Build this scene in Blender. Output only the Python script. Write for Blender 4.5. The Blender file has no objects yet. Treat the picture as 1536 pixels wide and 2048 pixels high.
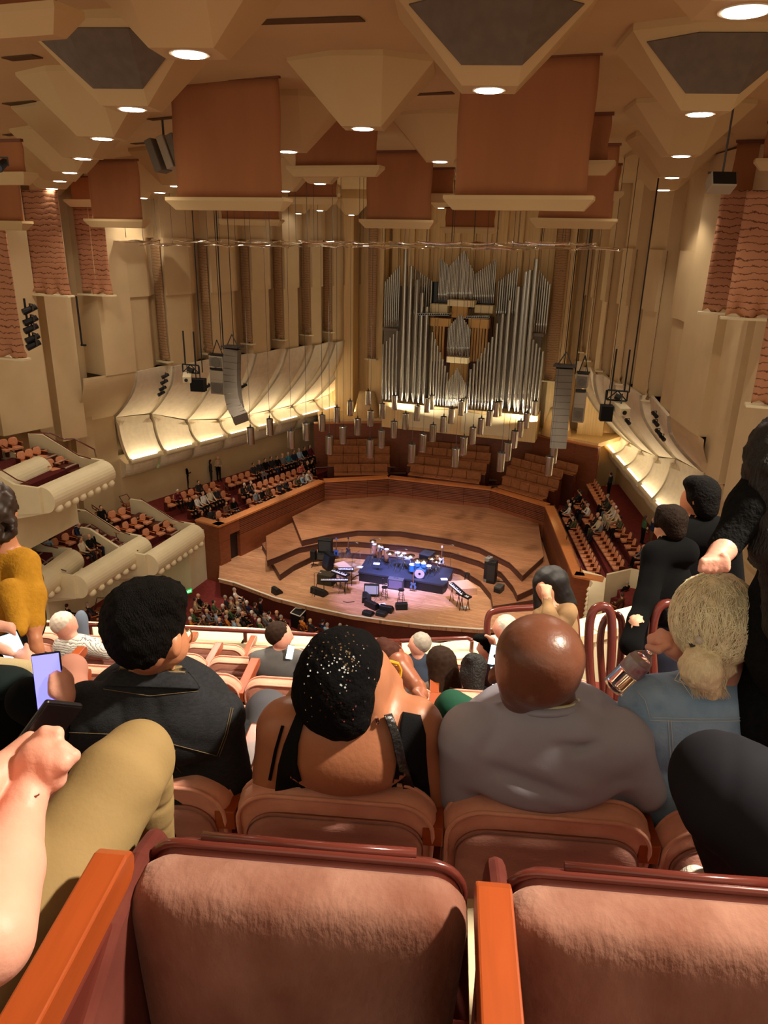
import bpy, math, random
import numpy as np
from mathutils import Vector, Matrix
random.seed(7); np.random.seed(7)
R_=math.radians
SC=bpy.context.scene; COL=SC.collection
# ---------------- camera ----------------
F=1480.; PITCH=R_(20.4); ROLL=R_(1.3); YAW=R_(18.8)
CAM=np.array([12.4,0.,18.88])
_fw=np.array([-math.sin(YAW)*math.cos(PITCH),math.cos(YAW)*math.cos(PITCH),-math.sin(PITCH)])
_r=np.array([math.cos(YAW),math.sin(YAW),0.]); _u=np.cross(_r,_fw)
RT=_r*math.cos(ROLL)+_u*math.sin(ROLL); UP=_u*math.cos(ROLL)-_r*math.sin(ROLL)
cd=bpy.data.cameras.new('camera'); cam=bpy.data.objects.new('camera',cd); COL.objects.link(cam)
cd.sensor_fit='HORIZONTAL'; cd.sensor_width=36; cd.lens=36*F/1536; cd.clip_start=.02; cd.clip_end=300
cam.matrix_world=Matrix(((RT[0],UP[0],-_fw[0],CAM[0]),(RT[1],UP[1],-_fw[1],CAM[1]),(RT[2],UP[2],-_fw[2],CAM[2]),(0,0,0,1)))
SC.camera=cam
def ray(x,y): return _fw+RT*(x-768)/F-UP*(y-1024)/F
def PD(x,y,d): return CAM+ray(x,y)*d
def hit(x,y,ax,val):
    r=ray(x,y); return CAM+r*((val-CAM[ax])/r[ax])
def hitp(x,y,p0,n):
    r=ray(x,y); return CAM+r*(((np.array(p0)-CAM)@n)/(r@n))
def proj(p):
    v=np.array(p,float)-CAM; z=v@_fw; return 768+F*(v@RT)/z,1024-F*(v@UP)/z,z
# ---------------- world, exposure, key lights ----------------
SC.view_settings.view_transform='Standard'; SC.view_settings.look='None'
SC.view_settings.exposure=0.9; SC.view_settings.gamma=1; SC.view_settings.use_curve_mapping=False
W=bpy.data.worlds.new('hall_ambient'); SC.world=W; W.use_nodes=True
W.node_tree.nodes['Background'].inputs[0].default_value=(1,.85,.62,1)
W.node_tree.nodes['Background'].inputs[1].default_value=.45
POD_W=350.; COVE_W=17.
def lamp(name,kind,loc,power,color,target=None,parent=None,**kw):
    l=bpy.data.lights.new(name,kind); l.energy=power; l.color=color
    for k,v in kw.items(): setattr(l,k,v)
    o=bpy.data.objects.new(name,l); COL.objects.link(o); o.location=loc
    if target is not None: o.rotation_euler=(Vector(target)-Vector(loc)).to_track_quat('-Z','Y').to_euler()
    if parent:
        o.parent=parent; o.location=Vector(loc)-parent.location
    return o
for i,(x,y,t,p,c) in enumerate([(-6,30,(-1,38,.6),1900,(.22,.3,1)),(4,30,(1,38,.6),2300,(.25,.33,1)),(8,30,(2.5,37,.6),1600,(.4,.38,1)),(-3,31,(0,35,0),1000,(.5,.42,1))]):
    lamp('stage_spotlight','SPOT',(x,y,18),p*11,c,t,spot_size=R_(17),spot_blend=.7,shadow_soft_size=.2)
for x,t in ((-4,(-6,37,0)),(4,(5,37,0)),(0,(0,44,0)),(-3,(-4,43,0)),(4,(4,43,0)),(8,(8,38,0)),(-7,(-8,42,0))):
    lamp('stage_fill_light','SPOT',(x,34,18.2),3300,(1,.85,.7),t,spot_size=R_(38),spot_blend=.8,shadow_soft_size=.4)  # unseen fill spots, added to brighten the stage floor and risers
for x,y in ((-1,47),(1.5,47)):
    lamp('organ_uplight','AREA',(x*3,51.0,6.9),120,(1,.87,.62),(x*2,53.2,14),shape='RECTANGLE',size=4,size_y=.3)
for x in (-7.6,7.4): lamp('niche_uplight','AREA',(x,52.9,6.1),110,(1,.82,.52),(x,54.4,13),shape='RECTANGLE',size=1.2,size_y=.3)
# ---------------- materials ----------------
def lin(c): return tuple(((v/255)/12.92 if v/255<=.04045 else ((v/255+.055)/1.055)**2.4) for v in c)
MATS={}
def mat(name,c,rough=.6,metal=0,var=0.,scale=8,bump=0.,emit=0,trans=0,stretch=(1,1,1),c2=None,coat=0,sheen=0,wood=0,ior=1.45,bscale=None):
    if name in MATS: return MATS[name]
    m=bpy.data.materials.new(name); MATS[name]=m; m.use_nodes=True; nt=m.node_tree; N=nt.nodes; L=nt.links
    b=N['Principled BSDF']; lc=lin(c); I=b.inputs
    I['Base Color'].default_value=(*lc,1); I['Roughness'].default_value=rough; I['Metallic'].default_value=metal; I['IOR'].default_value=ior
    if rough>=.7: I['Specular IOR Level'].default_value=.12
    if trans: I['Transmission Weight'].default_value=trans
    if coat: I['Coat Weight'].default_value=coat; I['Coat Roughness'].default_value=.15
    if sheen: I['Sheen Weight'].default_value=sheen; I['Sheen Roughness'].default_value=.4; I['Sheen Tint'].default_value=(*[min(1,v*1.6+.1) for v in lc],1)
    if emit: I['Emission Color'].default_value=(*lc,1); I['Emission Strength'].default_value=emit
    if var or bump or c2:
        tc=N.new('ShaderNodeTexCoord'); mp=N.new('ShaderNodeMapping'); mp.inputs['Scale'].default_value=stretch
        L.new(tc.outputs['Object'],mp.inputs['Vector'])
        if wood:
            n=N.new('ShaderNodeTexNoise'); n.inputs['Scale'].default_value=scale; n.inputs['Detail'].default_value=6; n.inputs['Distortion'].default_value=1.2
        else:
            n=N.new('ShaderNodeTexNoise'); n.inputs['Scale'].default_value=scale; n.inputs['Detail'].default_value=5
        L.new(mp.outputs[0],n.inputs['Vector'])
        if var or c2:
            cr=N.new('ShaderNodeValToRGB'); e=cr.color_ramp.elements; e[0].position=.3; e[1].position=.7
            lo=lin(c2) if c2 else tuple(v*(1-var) for v in lc); hi=lc if c2 else tuple(min(1,v*(1+var*.6)) for v in lc)
            e[0].color=(*lo,1); e[1].color=(*hi,1); L.new(n.outputs['Fac'],cr.inputs[0]); L.new(cr.outputs[0],I['Base Color'])
        if bump:
            n2=n
            if bscale:
                n2=N.new('ShaderNodeTexNoise'); n2.inputs['Scale'].default_value=bscale; n2.inputs['Detail'].default_value=4; L.new(mp.outputs[0],n2.inputs['Vector'])
            bp=N.new('ShaderNodeBump'); bp.inputs['Strength'].default_value=bump; bp.inputs['Distance'].default_value=.02
            L.new(n2.outputs['Fac'],bp.inputs['Height']); L.new(bp.outputs[0],I['Normal'])
    return m
def floorboards(name,c,c2):
    m=mat(name,c,.38,var=.2,scale=2.2,stretch=(.6,6,1),c2=c2,wood=1); nt=m.node_tree;N=nt.nodes;L=nt.links
    b=N['Principled BSDF']; src=b.inputs['Base Color'].links[0].from_socket
    tc=N.new('ShaderNodeTexCoord'); br=N.new('ShaderNodeTexBrick'); br.inputs['Scale'].default_value=1; br.inputs['Brick Width'].default_value=2.4; br.inputs['Row Height'].default_value=.18; br.inputs['Mortar Size'].default_value=.006
    br.inputs['Color1'].default_value=(1,1,1,1); br.inputs['Color2'].default_value=(.72,.72,.72,1); br.inputs['Mortar'].default_value=(.4,.4,.4,1)
    L.new(tc.outputs['Object'],br.inputs['Vector'])
    mx=N.new('ShaderNodeMixRGB'); mx.blend_type='MULTIPLY'; mx.inputs[0].default_value=.8; L.new(src,mx.inputs[1]); L.new(br.outputs[0],mx.inputs[2]); L.new(mx.outputs[0],b.inputs['Base Color']); return m
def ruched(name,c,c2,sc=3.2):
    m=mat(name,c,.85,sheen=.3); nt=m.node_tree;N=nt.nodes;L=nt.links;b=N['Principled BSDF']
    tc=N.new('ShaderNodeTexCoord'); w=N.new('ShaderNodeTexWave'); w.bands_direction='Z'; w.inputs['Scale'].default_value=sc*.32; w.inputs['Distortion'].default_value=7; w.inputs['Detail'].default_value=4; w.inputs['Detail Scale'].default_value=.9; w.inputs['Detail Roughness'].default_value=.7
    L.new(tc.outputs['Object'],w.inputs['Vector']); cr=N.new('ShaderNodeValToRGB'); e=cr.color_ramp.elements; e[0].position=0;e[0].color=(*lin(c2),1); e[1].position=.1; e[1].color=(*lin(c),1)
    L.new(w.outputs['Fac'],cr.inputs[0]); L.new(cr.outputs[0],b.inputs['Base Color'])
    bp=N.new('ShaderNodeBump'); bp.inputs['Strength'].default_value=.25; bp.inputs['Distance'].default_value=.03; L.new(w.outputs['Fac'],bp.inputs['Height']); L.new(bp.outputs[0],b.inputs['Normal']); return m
def slats(name,c,c2,sc):
    m=mat(name,c,.45,var=.1,scale=1.2,stretch=(1,1,4)); nt=m.node_tree;N=nt.nodes;L=nt.links;b=N['Principled BSDF']
    src=b.inputs['Base Color'].links[0].from_socket
    tc=N.new('ShaderNodeTexCoord'); w=N.new('ShaderNodeTexWave'); w.bands_direction='Z'; w.inputs['Scale'].default_value=sc
    L.new(tc.outputs['Object'],w.inputs['Vector']); cr=N.new('ShaderNodeValToRGB'); e=cr.color_ramp.elements; e[0].position=.2;e[0].color=(*lin(c2),1);e[1].position=.45;e[1].color=(1,1,1,1)
    L.new(w.outputs['Fac'],cr.inputs[0]); mx=N.new('ShaderNodeMixRGB'); mx.blend_type='MULTIPLY'; mx.inputs[0].default_value=1; L.new(src,mx.inputs[1]); L.new(cr.outputs[0],mx.inputs[2]); L.new(mx.outputs[0],b.inputs['Base Color']); return m
PL=mat('warm_plaster',(206,181,140),.75,var=.05,scale=.8,bump=.05,bscale=30)
PLC=mat('ceiling_plaster',(202,174,128),.8,var=.05,scale=.5)
PLW=mat('cream_plaster',(228,214,176),.6,var=.04,scale=1.5)
SHELL=mat('shell_plaster',(226,212,184),.7,var=.08,scale=3,bump=.08,bscale=18)
GOLD=mat('golden_maple',(232,202,146),.5,var=.12,scale=2,stretch=(6,6,.25))
WOOD=mat('stage_wall_wood',(124,66,38),.42,var=.22,scale=2,stretch=(1,1,5),wood=1)
WOODS=slats('stage_wall_slatted_wood',(122,64,38),(120,110,105),2.6)
WOODD=mat('dark_mahogany',(84,36,24),.45,var=.2,scale=2,wood=1)
RAILW=mat('rail_oak',(186,112,60),.35,var=.15,scale=5,stretch=(1,1,1),wood=1,coat=.3)
FLOORW=floorboards('stage_floor_boards',(216,166,126),(178,124,88))
RISERW=floorboards('riser_floor_boards',(168,116,80),(128,84,58))
CARPET=mat('burgundy_carpet',(122,52,48),.95,var=.18,scale=6,bump=.2,bscale=60)
BLACK=mat('black_plastic',(16,16,18),.5)
BLACKG=mat('black_gloss',(14,14,16),.25)
DGREY=mat('dark_grey_metal',(62,60,58),.5)
GREYS=mat('grey_speaker_grille',(118,110,98),.7,var=.1,scale=30)
GREYC=mat('grey_cabinet',(165,152,132),.6)
GRILLE=mat('grey_ceiling_mesh',(112,100,88),.9,var=.12,scale=5,bump=.2,bscale=40)
BAN=mat('rust_banner_cloth',(160,104,68),.85,var=.07,scale=2,stretch=(1,1,.15),sheen=.2)
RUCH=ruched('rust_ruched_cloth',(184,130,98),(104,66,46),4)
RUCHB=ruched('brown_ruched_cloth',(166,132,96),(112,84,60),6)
STEEL=mat('brushed_steel',(190,186,178),.18,metal=1,var=.1,scale=4,stretch=(8,8,.3))
PIPE=mat('organ_pipe_tin',(176,172,164),.24,metal=1)
CHROME=mat('chrome',(220,222,228),.08,metal=1)
BRASS=mat('brass_cymbal',(214,196,150),.25,metal=1)
ACRY=mat('clear_acrylic',(250,250,250),.04,trans=1,ior=1.46)
GLOW=mat('lamp_glow',(255,240,214),.5,emit=3)
DISC=mat('downlight_glow',(255,246,232),.5,emit=14)
EXITG=mat('green_exit_glow',(30,190,90),.5,emit=.5)
PLUSH=mat('rose_plush',(232,174,150),.9,c2=(212,148,126),scale=9,sheen=.6,bump=.15,bscale=60)
PLUSHB=mat('rose_plush_back',(184,134,120),.92,c2=(160,112,102),scale=7,stretch=(1,1,2.5),sheen=.4,bump=.2,bscale=70)
PLUSHF=mat('rose_chair_plush',(206,140,104),.9,var=.15,scale=9)
PLUSHN=mat('crushed_rose_velvet',(168,128,112),.88,c2=(112,66,50),scale=4.5,stretch=(1.3,1,.7),sheen=.3,bump=.2,bscale=60)
MAROON=mat('maroon_plastic',(96,42,34),.22,coat=.4)
ARMW=mat('orange_oak',(158,72,30),.32,var=.12,scale=6,stretch=(8,.6,4),coat=.35,wood=1)
BENCHP=mat('bench_plush',(150,96,62),.9,var=.2,scale=6)
SKINL=mat('light_skin',(214,160,130),.5,var=.06,scale=20); SKINP=mat('pink_skin',(226,164,142),.5,var=.08,scale=18,bump=.1,bscale=70)
SKINT=mat('tan_skin',(192,128,92),.45,var=.06,scale=16,bump=.05,bscale=60); SKIND=mat('brown_skin',(106,64,46),.34,var=.15,scale=12,bump=.08,bscale=60); SKINB=mat('warm_brown_skin',(150,88,60),.4,var=.1,scale=14)
def text_mesh(name,body,size,m_,parent,extr=.0002):
    tc=bpy.data.curves.new(name,'FONT'); tc.body=body; tc.size=size; tc.extrude=extr; tc.align_x='LEFT' if extr<.001 else 'CENTER'
    if extr>=.001: tc.align_y='CENTER'
    o=bpy.data.objects.new('tmp',tc); COL.objects.link(o); dg=bpy.context.evaluated_depsgraph_get(); me=bpy.data.meshes.new_from_object(o.evaluated_get(dg)); bpy.data.objects.remove(o); bpy.data.curves.remove(tc)
    me.name=name; me.materials.clear(); me.materials.append(m_); o=bpy.data.objects.new(name,me); COL.objects.link(o); o.parent=parent; return o
# ---------------- mesh builder ----------------
def rotz(a): c,s=math.cos(a),math.sin(a); return np.array([[c,-s,0],[s,c,0],[0,0,1.]])
def rotx(a): c,s=math.cos(a),math.sin(a); return np.array([[1,0,0],[0,c,-s],[0,s,c]])
def roty(a): c,s=math.cos(a),math.sin(a); return np.array([[c,0,s],[0,1,0],[-s,0,c]])
class MB:
    def __init__(s): s.v=[];s.f=[];s.m=[];s.n=0
    def add(s,vs,fs,mi=0):
        vs=[tuple(float(t) for t in p) for p in vs]; s.v+=vs; s.f+=[tuple(int(i)+s.n for i in f) for f in fs]; s.m+=[mi]*len(fs); s.n+=len(vs); return s
    def box(s,c,d,R=None,mi=0,tap=1.):
        c=np.array(c,float); vs=[]
        for z in (-1,1):
            for x,y in ((-1,-1),(1,-1),(1,1),(-1,1)):
                k=tap if z>0 else 1; p=np.array([x*d[0]/2*k,y*d[1]/2*k,z*d[2]/2]); vs.append(c+(R@p if R is not None else p))
        return s.add(vs,[(0,3,2,1),(4,5,6,7),(0,1,5,4),(1,2,6,5),(2,3,7,6),(3,0,4,7)],mi)
    def cyl(s,a,b,ra,rb=None,n=12,mi=0,cap=True):
        rb=ra if rb is None else rb; a=np.array(a,float);b=np.array(b,float);d=b-a;d/=max(1e-9,np.linalg.norm(d))
        h=np.array([0,0,1.]) if abs(d[2])<.9 else np.array([1.,0,0]); u=np.cross(h,d);u/=np.linalg.norm(u);w=np.cross(d,u)
        vs=[];
        for p,r in ((a,ra),(b,rb)):
            for i in range(n): t=2*math.pi*i/n; vs.append(p+r*(u*math.cos(t)+w*math.sin(t)))
        fs=[(i,(i+1)%n,n+(i+1)%n,n+i) for i in range(n)]
        if cap: fs+= [tuple(range(n-1,-1,-1)),tuple(range(n,2*n))]
        return s.add(vs,fs,mi)
    def tube(s,pts,r,n=8,mi=0,closed=False):
        pts=[np.array(p,float) for p in pts]; k=len(pts); rings=[]
        up=None
        for i,p in enumerate(pts):
            q0=pts[(i-1)%k] if (closed or i>0) else p; q1=pts[(i+1)%k] if (closed or i<k-1) else p
            d=q1-q0; d/=max(1e-9,np.linalg.norm(d))
            if up is None: up=np.array([0,0,1.]) if abs(d[2])<.9 else np.array([1.,0,0])
            u=np.cross(up,d); nu=np.linalg.norm(u)
            if nu<1e-4: u=np.cross(np.array([1.,.3,0]),d); nu=np.linalg.norm(u)
            u/=nu; w=np.cross(d,u); up=w; rr=r[i] if isinstance(r,(list,tuple)) else r
            rings+=[p+rr*(u*math.cos(2*math.pi*j/n)+w*math.sin(2*math.pi*j/n)) for j in range(n)]
        fs=[]
        for i in range(k if closed else k-1):
            a=i*n;b=((i+1)%k)*n
            fs+=[(a+j,a+(j+1)%n,b+(j+1)%n,b+j) for j in range(n)]
        if not closed: fs+=[tuple(range(n-1,-1,-1)),tuple(range((k-1)*n,k*n))]
        return s.add(rings,fs,mi)
    def prism(s,poly,vec,mi=0):
        n=len(poly); vec=np.array(vec,float); vs=[np.array(p,float) for p in poly]; vs+= [p+vec for p in vs]
        return s.add(vs,[tuple(range(n-1,-1,-1)),tuple(range(n,2*n))]+[(i,(i+1)%n,n+(i+1)%n,n+i) for i in range(n)],mi)
    def lathe(s,prof,o=(0,0,0),n=20,mi=0,R=None):
        o=np.array(o,float); vs=[]
        for r,z in prof:
            for i in range(n):
                t=2*math.pi*i/n; p=np.array([r*math.cos(t),r*math.sin(t),z]); vs.append(o+(R@p if R is not None else p))
        fs=[]; k=len(prof)
        for i in range(k-1): fs+=[(i*n+j,i*n+(j+1)%n,(i+1)*n+(j+1)%n,(i+1)*n+j) for j in range(n)]
        fs+=[tuple(range(n-1,-1,-1)),tuple(range((k-1)*n,k*n))]
        return s.add(vs,fs,mi)
    def grid(s,fn,nu,nv,mi=0,th=None):
        P=[[np.array(fn(i/nu,j/nv),float) for j in range(nv+1)] for i in range(nu+1)]
        vs=[p for r in P for p in r]; W_=nv+1
        fs=[(i*W_+j,(i+1)*W_+j,(i+1)*W_+j+1,i*W_+j+1) for i in range(nu) for j in range(nv)]
        if th is None: return s.add(vs,fs,mi)
        th=np.array(th,float); n=len(vs); vs2=[p+th for p in vs]
        f2=[tuple(n+a for a in reversed(f)) for f in fs]; ed=[]
        for i in range(nu): ed+=[(i*W_,n+i*W_,n+(i+1)*W_,(i+1)*W_),((i+1)*W_+nv,n+(i+1)*W_+nv,n+i*W_+nv,i*W_+nv)]
        for j in range(nv): ed+=[(j+1,n+j+1,n+j,j),(nu*W_+j,n+nu*W_+j,n+nu*W_+j+1,nu*W_+j+1)]
        return s.add(vs+vs2,fs+f2+ed,mi)
    def build(s,name,mats,parent=None,off=None,smooth=False,bev=0,loc=None,label=None,cat=None,group=None,kind=None):
        mats=mats if isinstance(mats,(list,tuple)) else [mats]
        V=np.array(s.v,float)
        if parent is None and off is None and loc is None: off=np.array([(V[:,0].min()+V[:,0].max())/2,(V[:,1].min()+V[:,1].max())/2,V[:,2].min()])
        if off is not None: V=V-np.array(off)
        me=bpy.data.meshes.new(name); me.from_pydata(V.tolist(),[],s.f); me.update()
        for m in mats: me.materials.append(m)
        me.polygons.foreach_set('material_index',s.m)
        if smooth: me.polygons.foreach_set('use_smooth',[True]*len(me.polygons))
        o=bpy.data.objects.new(name,me); COL.objects.link(o)
        if parent is not None: o.parent=parent
        elif loc is not None: o.location=loc
        elif off is not None: o.location=off
        if bev: b=o.modifiers.new('bevel','BEVEL'); b.width=bev; b.segments=2; b.limit_method='ANGLE'
        props(o,label,cat,group,kind); return o
BADL=[]
def props(o,label=None,cat=None,group=None,kind=None):
    if label and len(label.split())>16: print('LONG',len(label.split()),label)
    if label: o['label']=label
    if cat: o['category']=cat
    if group: o['group']=group
    if kind: o['kind']=kind
    return o
def empty(name,loc,label,cat,group=None,rz=0):
    o=bpy.data.objects.new(name,None); o.empty_display_size=.1; COL.objects.link(o); o.location=tuple(float(t) for t in loc); o.rotation_euler=(0,0,rz); return props(o,label,cat,group)
def copytree(o,parent=None,loc=None,rz=None,label=None,group=None):
    c=o.copy(); COL.objects.link(c)
    if parent is not None: c.parent=parent
    if loc is not None: c.location=tuple(float(t) for t in loc)
    if rz is not None: c.rotation_euler=(0,0,rz)
    if label: c['label']=label
    if group: c['group']=group
    if label and len(label.split())>16: print('LONG',len(label.split()),label)
    for ch in KIDS.get(o.name,[]): copytree(ch,c)
    return c
KIDS={}
def kidmap(o):
    KIDS[o.name]=[c for c in bpy.data.objects if c.parent==o]
    for c in KIDS[o.name]: kidmap(c)
def S(name,mb,mats,**k): return mb.build(name,mats,kind='structure',**k)
def words(s):
    w=s.split(); return ' '.join(w[:16]).rstrip(',')
def ordn(i):
    if i>=20: return (['twenty','thirty','forty','fifty','sixty'][i//10-2] if (i+1)%10==0 and 0 else ['twenty','thirty','forty','fifty','sixty'][(i+1)//10-2])+('-'+ordn((i+1)%10-1) if (i+1)%10 else '')
    return ['first','second','third','fourth','fifth','sixth','seventh','eighth','ninth','tenth','eleventh','twelfth','thirteenth','fourteenth','fifteenth','sixteenth','seventeenth','eighteenth','nineteenth','twentieth'][i]
# ---------------- implicit-surface modelling for bodies ----------------
def sdf_one(p,P):
    if p[0]=='c':
        a=np.array(p[1]);b=np.array(p[2]);ba=b-a;L=max(1e-9,ba@ba); q=P-a; t=np.clip(q@ba/L,0,1)
        return np.linalg.norm(q-t[...,None]*ba,axis=-1)-(p[3]+(p[4]-p[3])*t)
    c=np.array(p[1]);r=np.array(p[2]);q=P-c
    if p[3] is not None: q=q@np.array(p[3])
    if p[0]=='e':
        k0=np.linalg.norm(q/r,axis=-1);k1=np.linalg.norm(q/(r*r),axis=-1)+1e-9; return k0*(k0-1)/k1
    d=np.abs(q)-(r-p[4]); return np.linalg.norm(np.maximum(d,0),axis=-1)+np.minimum(d.max(-1),0)-p[4]
def pbb(p):
    if p[0]=='c': a=np.array(p[1]);b=np.array(p[2]);r=max(p[3],p[4]); return np.minimum(a,b)-r,np.maximum(a,b)+r
    r=np.linalg.norm(p[2]) if p[3] is not None else np.array(p[2]); c=np.array(p[1]); return c-r,c+r
def sdfmesh(prims,vox,k=.03,disp=None,cut=None):
    """prims: ('c',a,b,ra,rb,mat) | ('e',c,r,R,mat) | ('b',c,half,R,round,mat)"""
    bb=[pbb(p) for p in prims]; lo=np.min([b[0] for b in bb],0)-k-3*vox; hi=np.max([b[1] for b in bb],0)+k+3*vox
    n=np.ceil((hi-lo)/vox).astype(int)+1; D=np.full(n,.2+k,np.float32)
    ax=[lo[i]+np.arange(n[i])*vox for i in range(3)]
    for p,(a,b) in zip(prims,bb):
        i0=np.maximum(0,((a-lo-k-2*vox)/vox).astype(int)); i1=np.minimum(n,((b-lo+k+2*vox)/vox).astype(int)+2)
        sl=tuple(slice(i0[j],i1[j]) for j in range(3))
        G=np.stack(np.meshgrid(*[ax[j][sl[j]] for j in range(3)],indexing='ij'),-1)
        d=sdf_one(p,G); o=D[sl]; h=np.maximum(k-np.abs(o-d),0)/k; D[sl]=np.minimum(o,d)-h*h*k*.25
    if disp is not None or cut is not None:
        G=np.stack(np.meshgrid(*ax,indexing='ij'),-1)
        if disp is not None: D=D+disp(G)
        if cut is not None: D=np.maximum(D,cut(G))
    ins=D<0; sh=[m-1 for m in n]; acc=np.zeros((*sh,3),np.float32); cnt=np.zeros(sh,np.float32)
    cr=[(i,j,l) for i in (0,1) for j in (0,1) for l in (0,1)]
    def sub(A,c): return A[c[0]:c[0]+sh[0],c[1]:c[1]+sh[1],c[2]:c[2]+sh[2]]
    for c in cr:
        for a in range(3):
            if c[a]==0:
                e=list(c);e[a]=1; A=sub(D,c);B=sub(D,e); x=(sub(ins,c)!=sub(ins,e)); t=np.where(x,A/(A-B+1e-12),0)
                for q in range(3): acc[...,q]+=np.where(x,c[q]+(t if q==a else 0),0)
                cnt+=x
    act=cnt>0; idx=np.full(sh,-1,np.int64); idx[act]=np.arange(act.sum()); ii=np.argwhere(act)
    V=lo+(ii+acc[act]/cnt[act][:,None])*vox; Q=[]
    for a in range(3):
        b,c=(a+1)%3,(a+2)%3; s0=[slice(1,-1)]*3; s0[a]=slice(0,-1); s1=list(s0); s1[a]=slice(1,None)
        A=ins[tuple(s0)];B=ins[tuple(s1)]; x=np.argwhere(A!=B)
        if len(x)==0: continue
        flip=A[tuple(x.T)]; x=x.copy(); x[:,b]+=1; x[:,c]+=1
        def g(db,dc): y=x.copy(); y[:,b]-=db; y[:,c]-=dc; return idx[tuple(y.T)]
        q=np.stack([g(1,1),g(0,1),g(0,0),g(1,0)],1); q[~flip]=q[~flip][:,::-1]; Q.append(q)
    Q=np.concatenate(Q); Q=Q[(Q>=0).all(1)]
    best=np.full(len(V),9e9);mi=np.zeros(len(V),int)
    for p in prims:
        d=sdf_one(p,V); w=d<best; best[w]=d[w]; mi[w]=p[-1]
    return V,Q,mi[Q[:,0]]
def sdfobj(name,prims,vox,mats,k=.03,disp=None,cut=None,parent=None,off=(0,0,0),**kw):
    V,Q,M=sdfmesh(prims,vox,k,disp,cut); V=V-np.array(off)
    me=bpy.data.meshes.new(name); me.from_pydata(V.tolist(),[],Q.tolist()); me.update()
    for m in (mats if isinstance(mats,(list,tuple)) else [mats]): me.materials.append(m)
    me.polygons.foreach_set('material_index',M.astype(int).tolist()); me.polygons.foreach_set('use_smooth',[True]*len(Q))
    o=bpy.data.objects.new(name,me); COL.objects.link(o)
    if parent is not None: o.parent=parent
    else: o.location=off
    return props(o,**kw)
# ================= side walls =================
LP=np.array([-14.8,44.8,0.]);LD=np.array([.276,.961,0]);LN=np.array([.961,-.276,0])
RP=np.array([13.9,47.3,0.]);RD=np.array([-.276,.961,0]);RN=np.array([-.961,-.276,0])
def WL(s,z,o): return LP+LD*s+LN*o+np.array([0,0,z])
def WR(s,z,o): return RP+RD*s+RN*o+np.array([0,0,z])
def ceilz(x,y): return 22.9+.0346*min(0,x-5)-.035*max(0,y-28)
XL,XR=-19.,18.5
S('floor',MB().box((0,30,-1.35),(60,70,.3)),CARPET)
c=MB(); c.grid(lambda u,v:(XL-12+(XR-XL+26)*u,-3+66*v,ceilz(XL-12+(XR-XL+26)*u,-3+66*v)),24,24,th=(0,0,.4)); S('ceiling',c,PLC)
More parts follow.
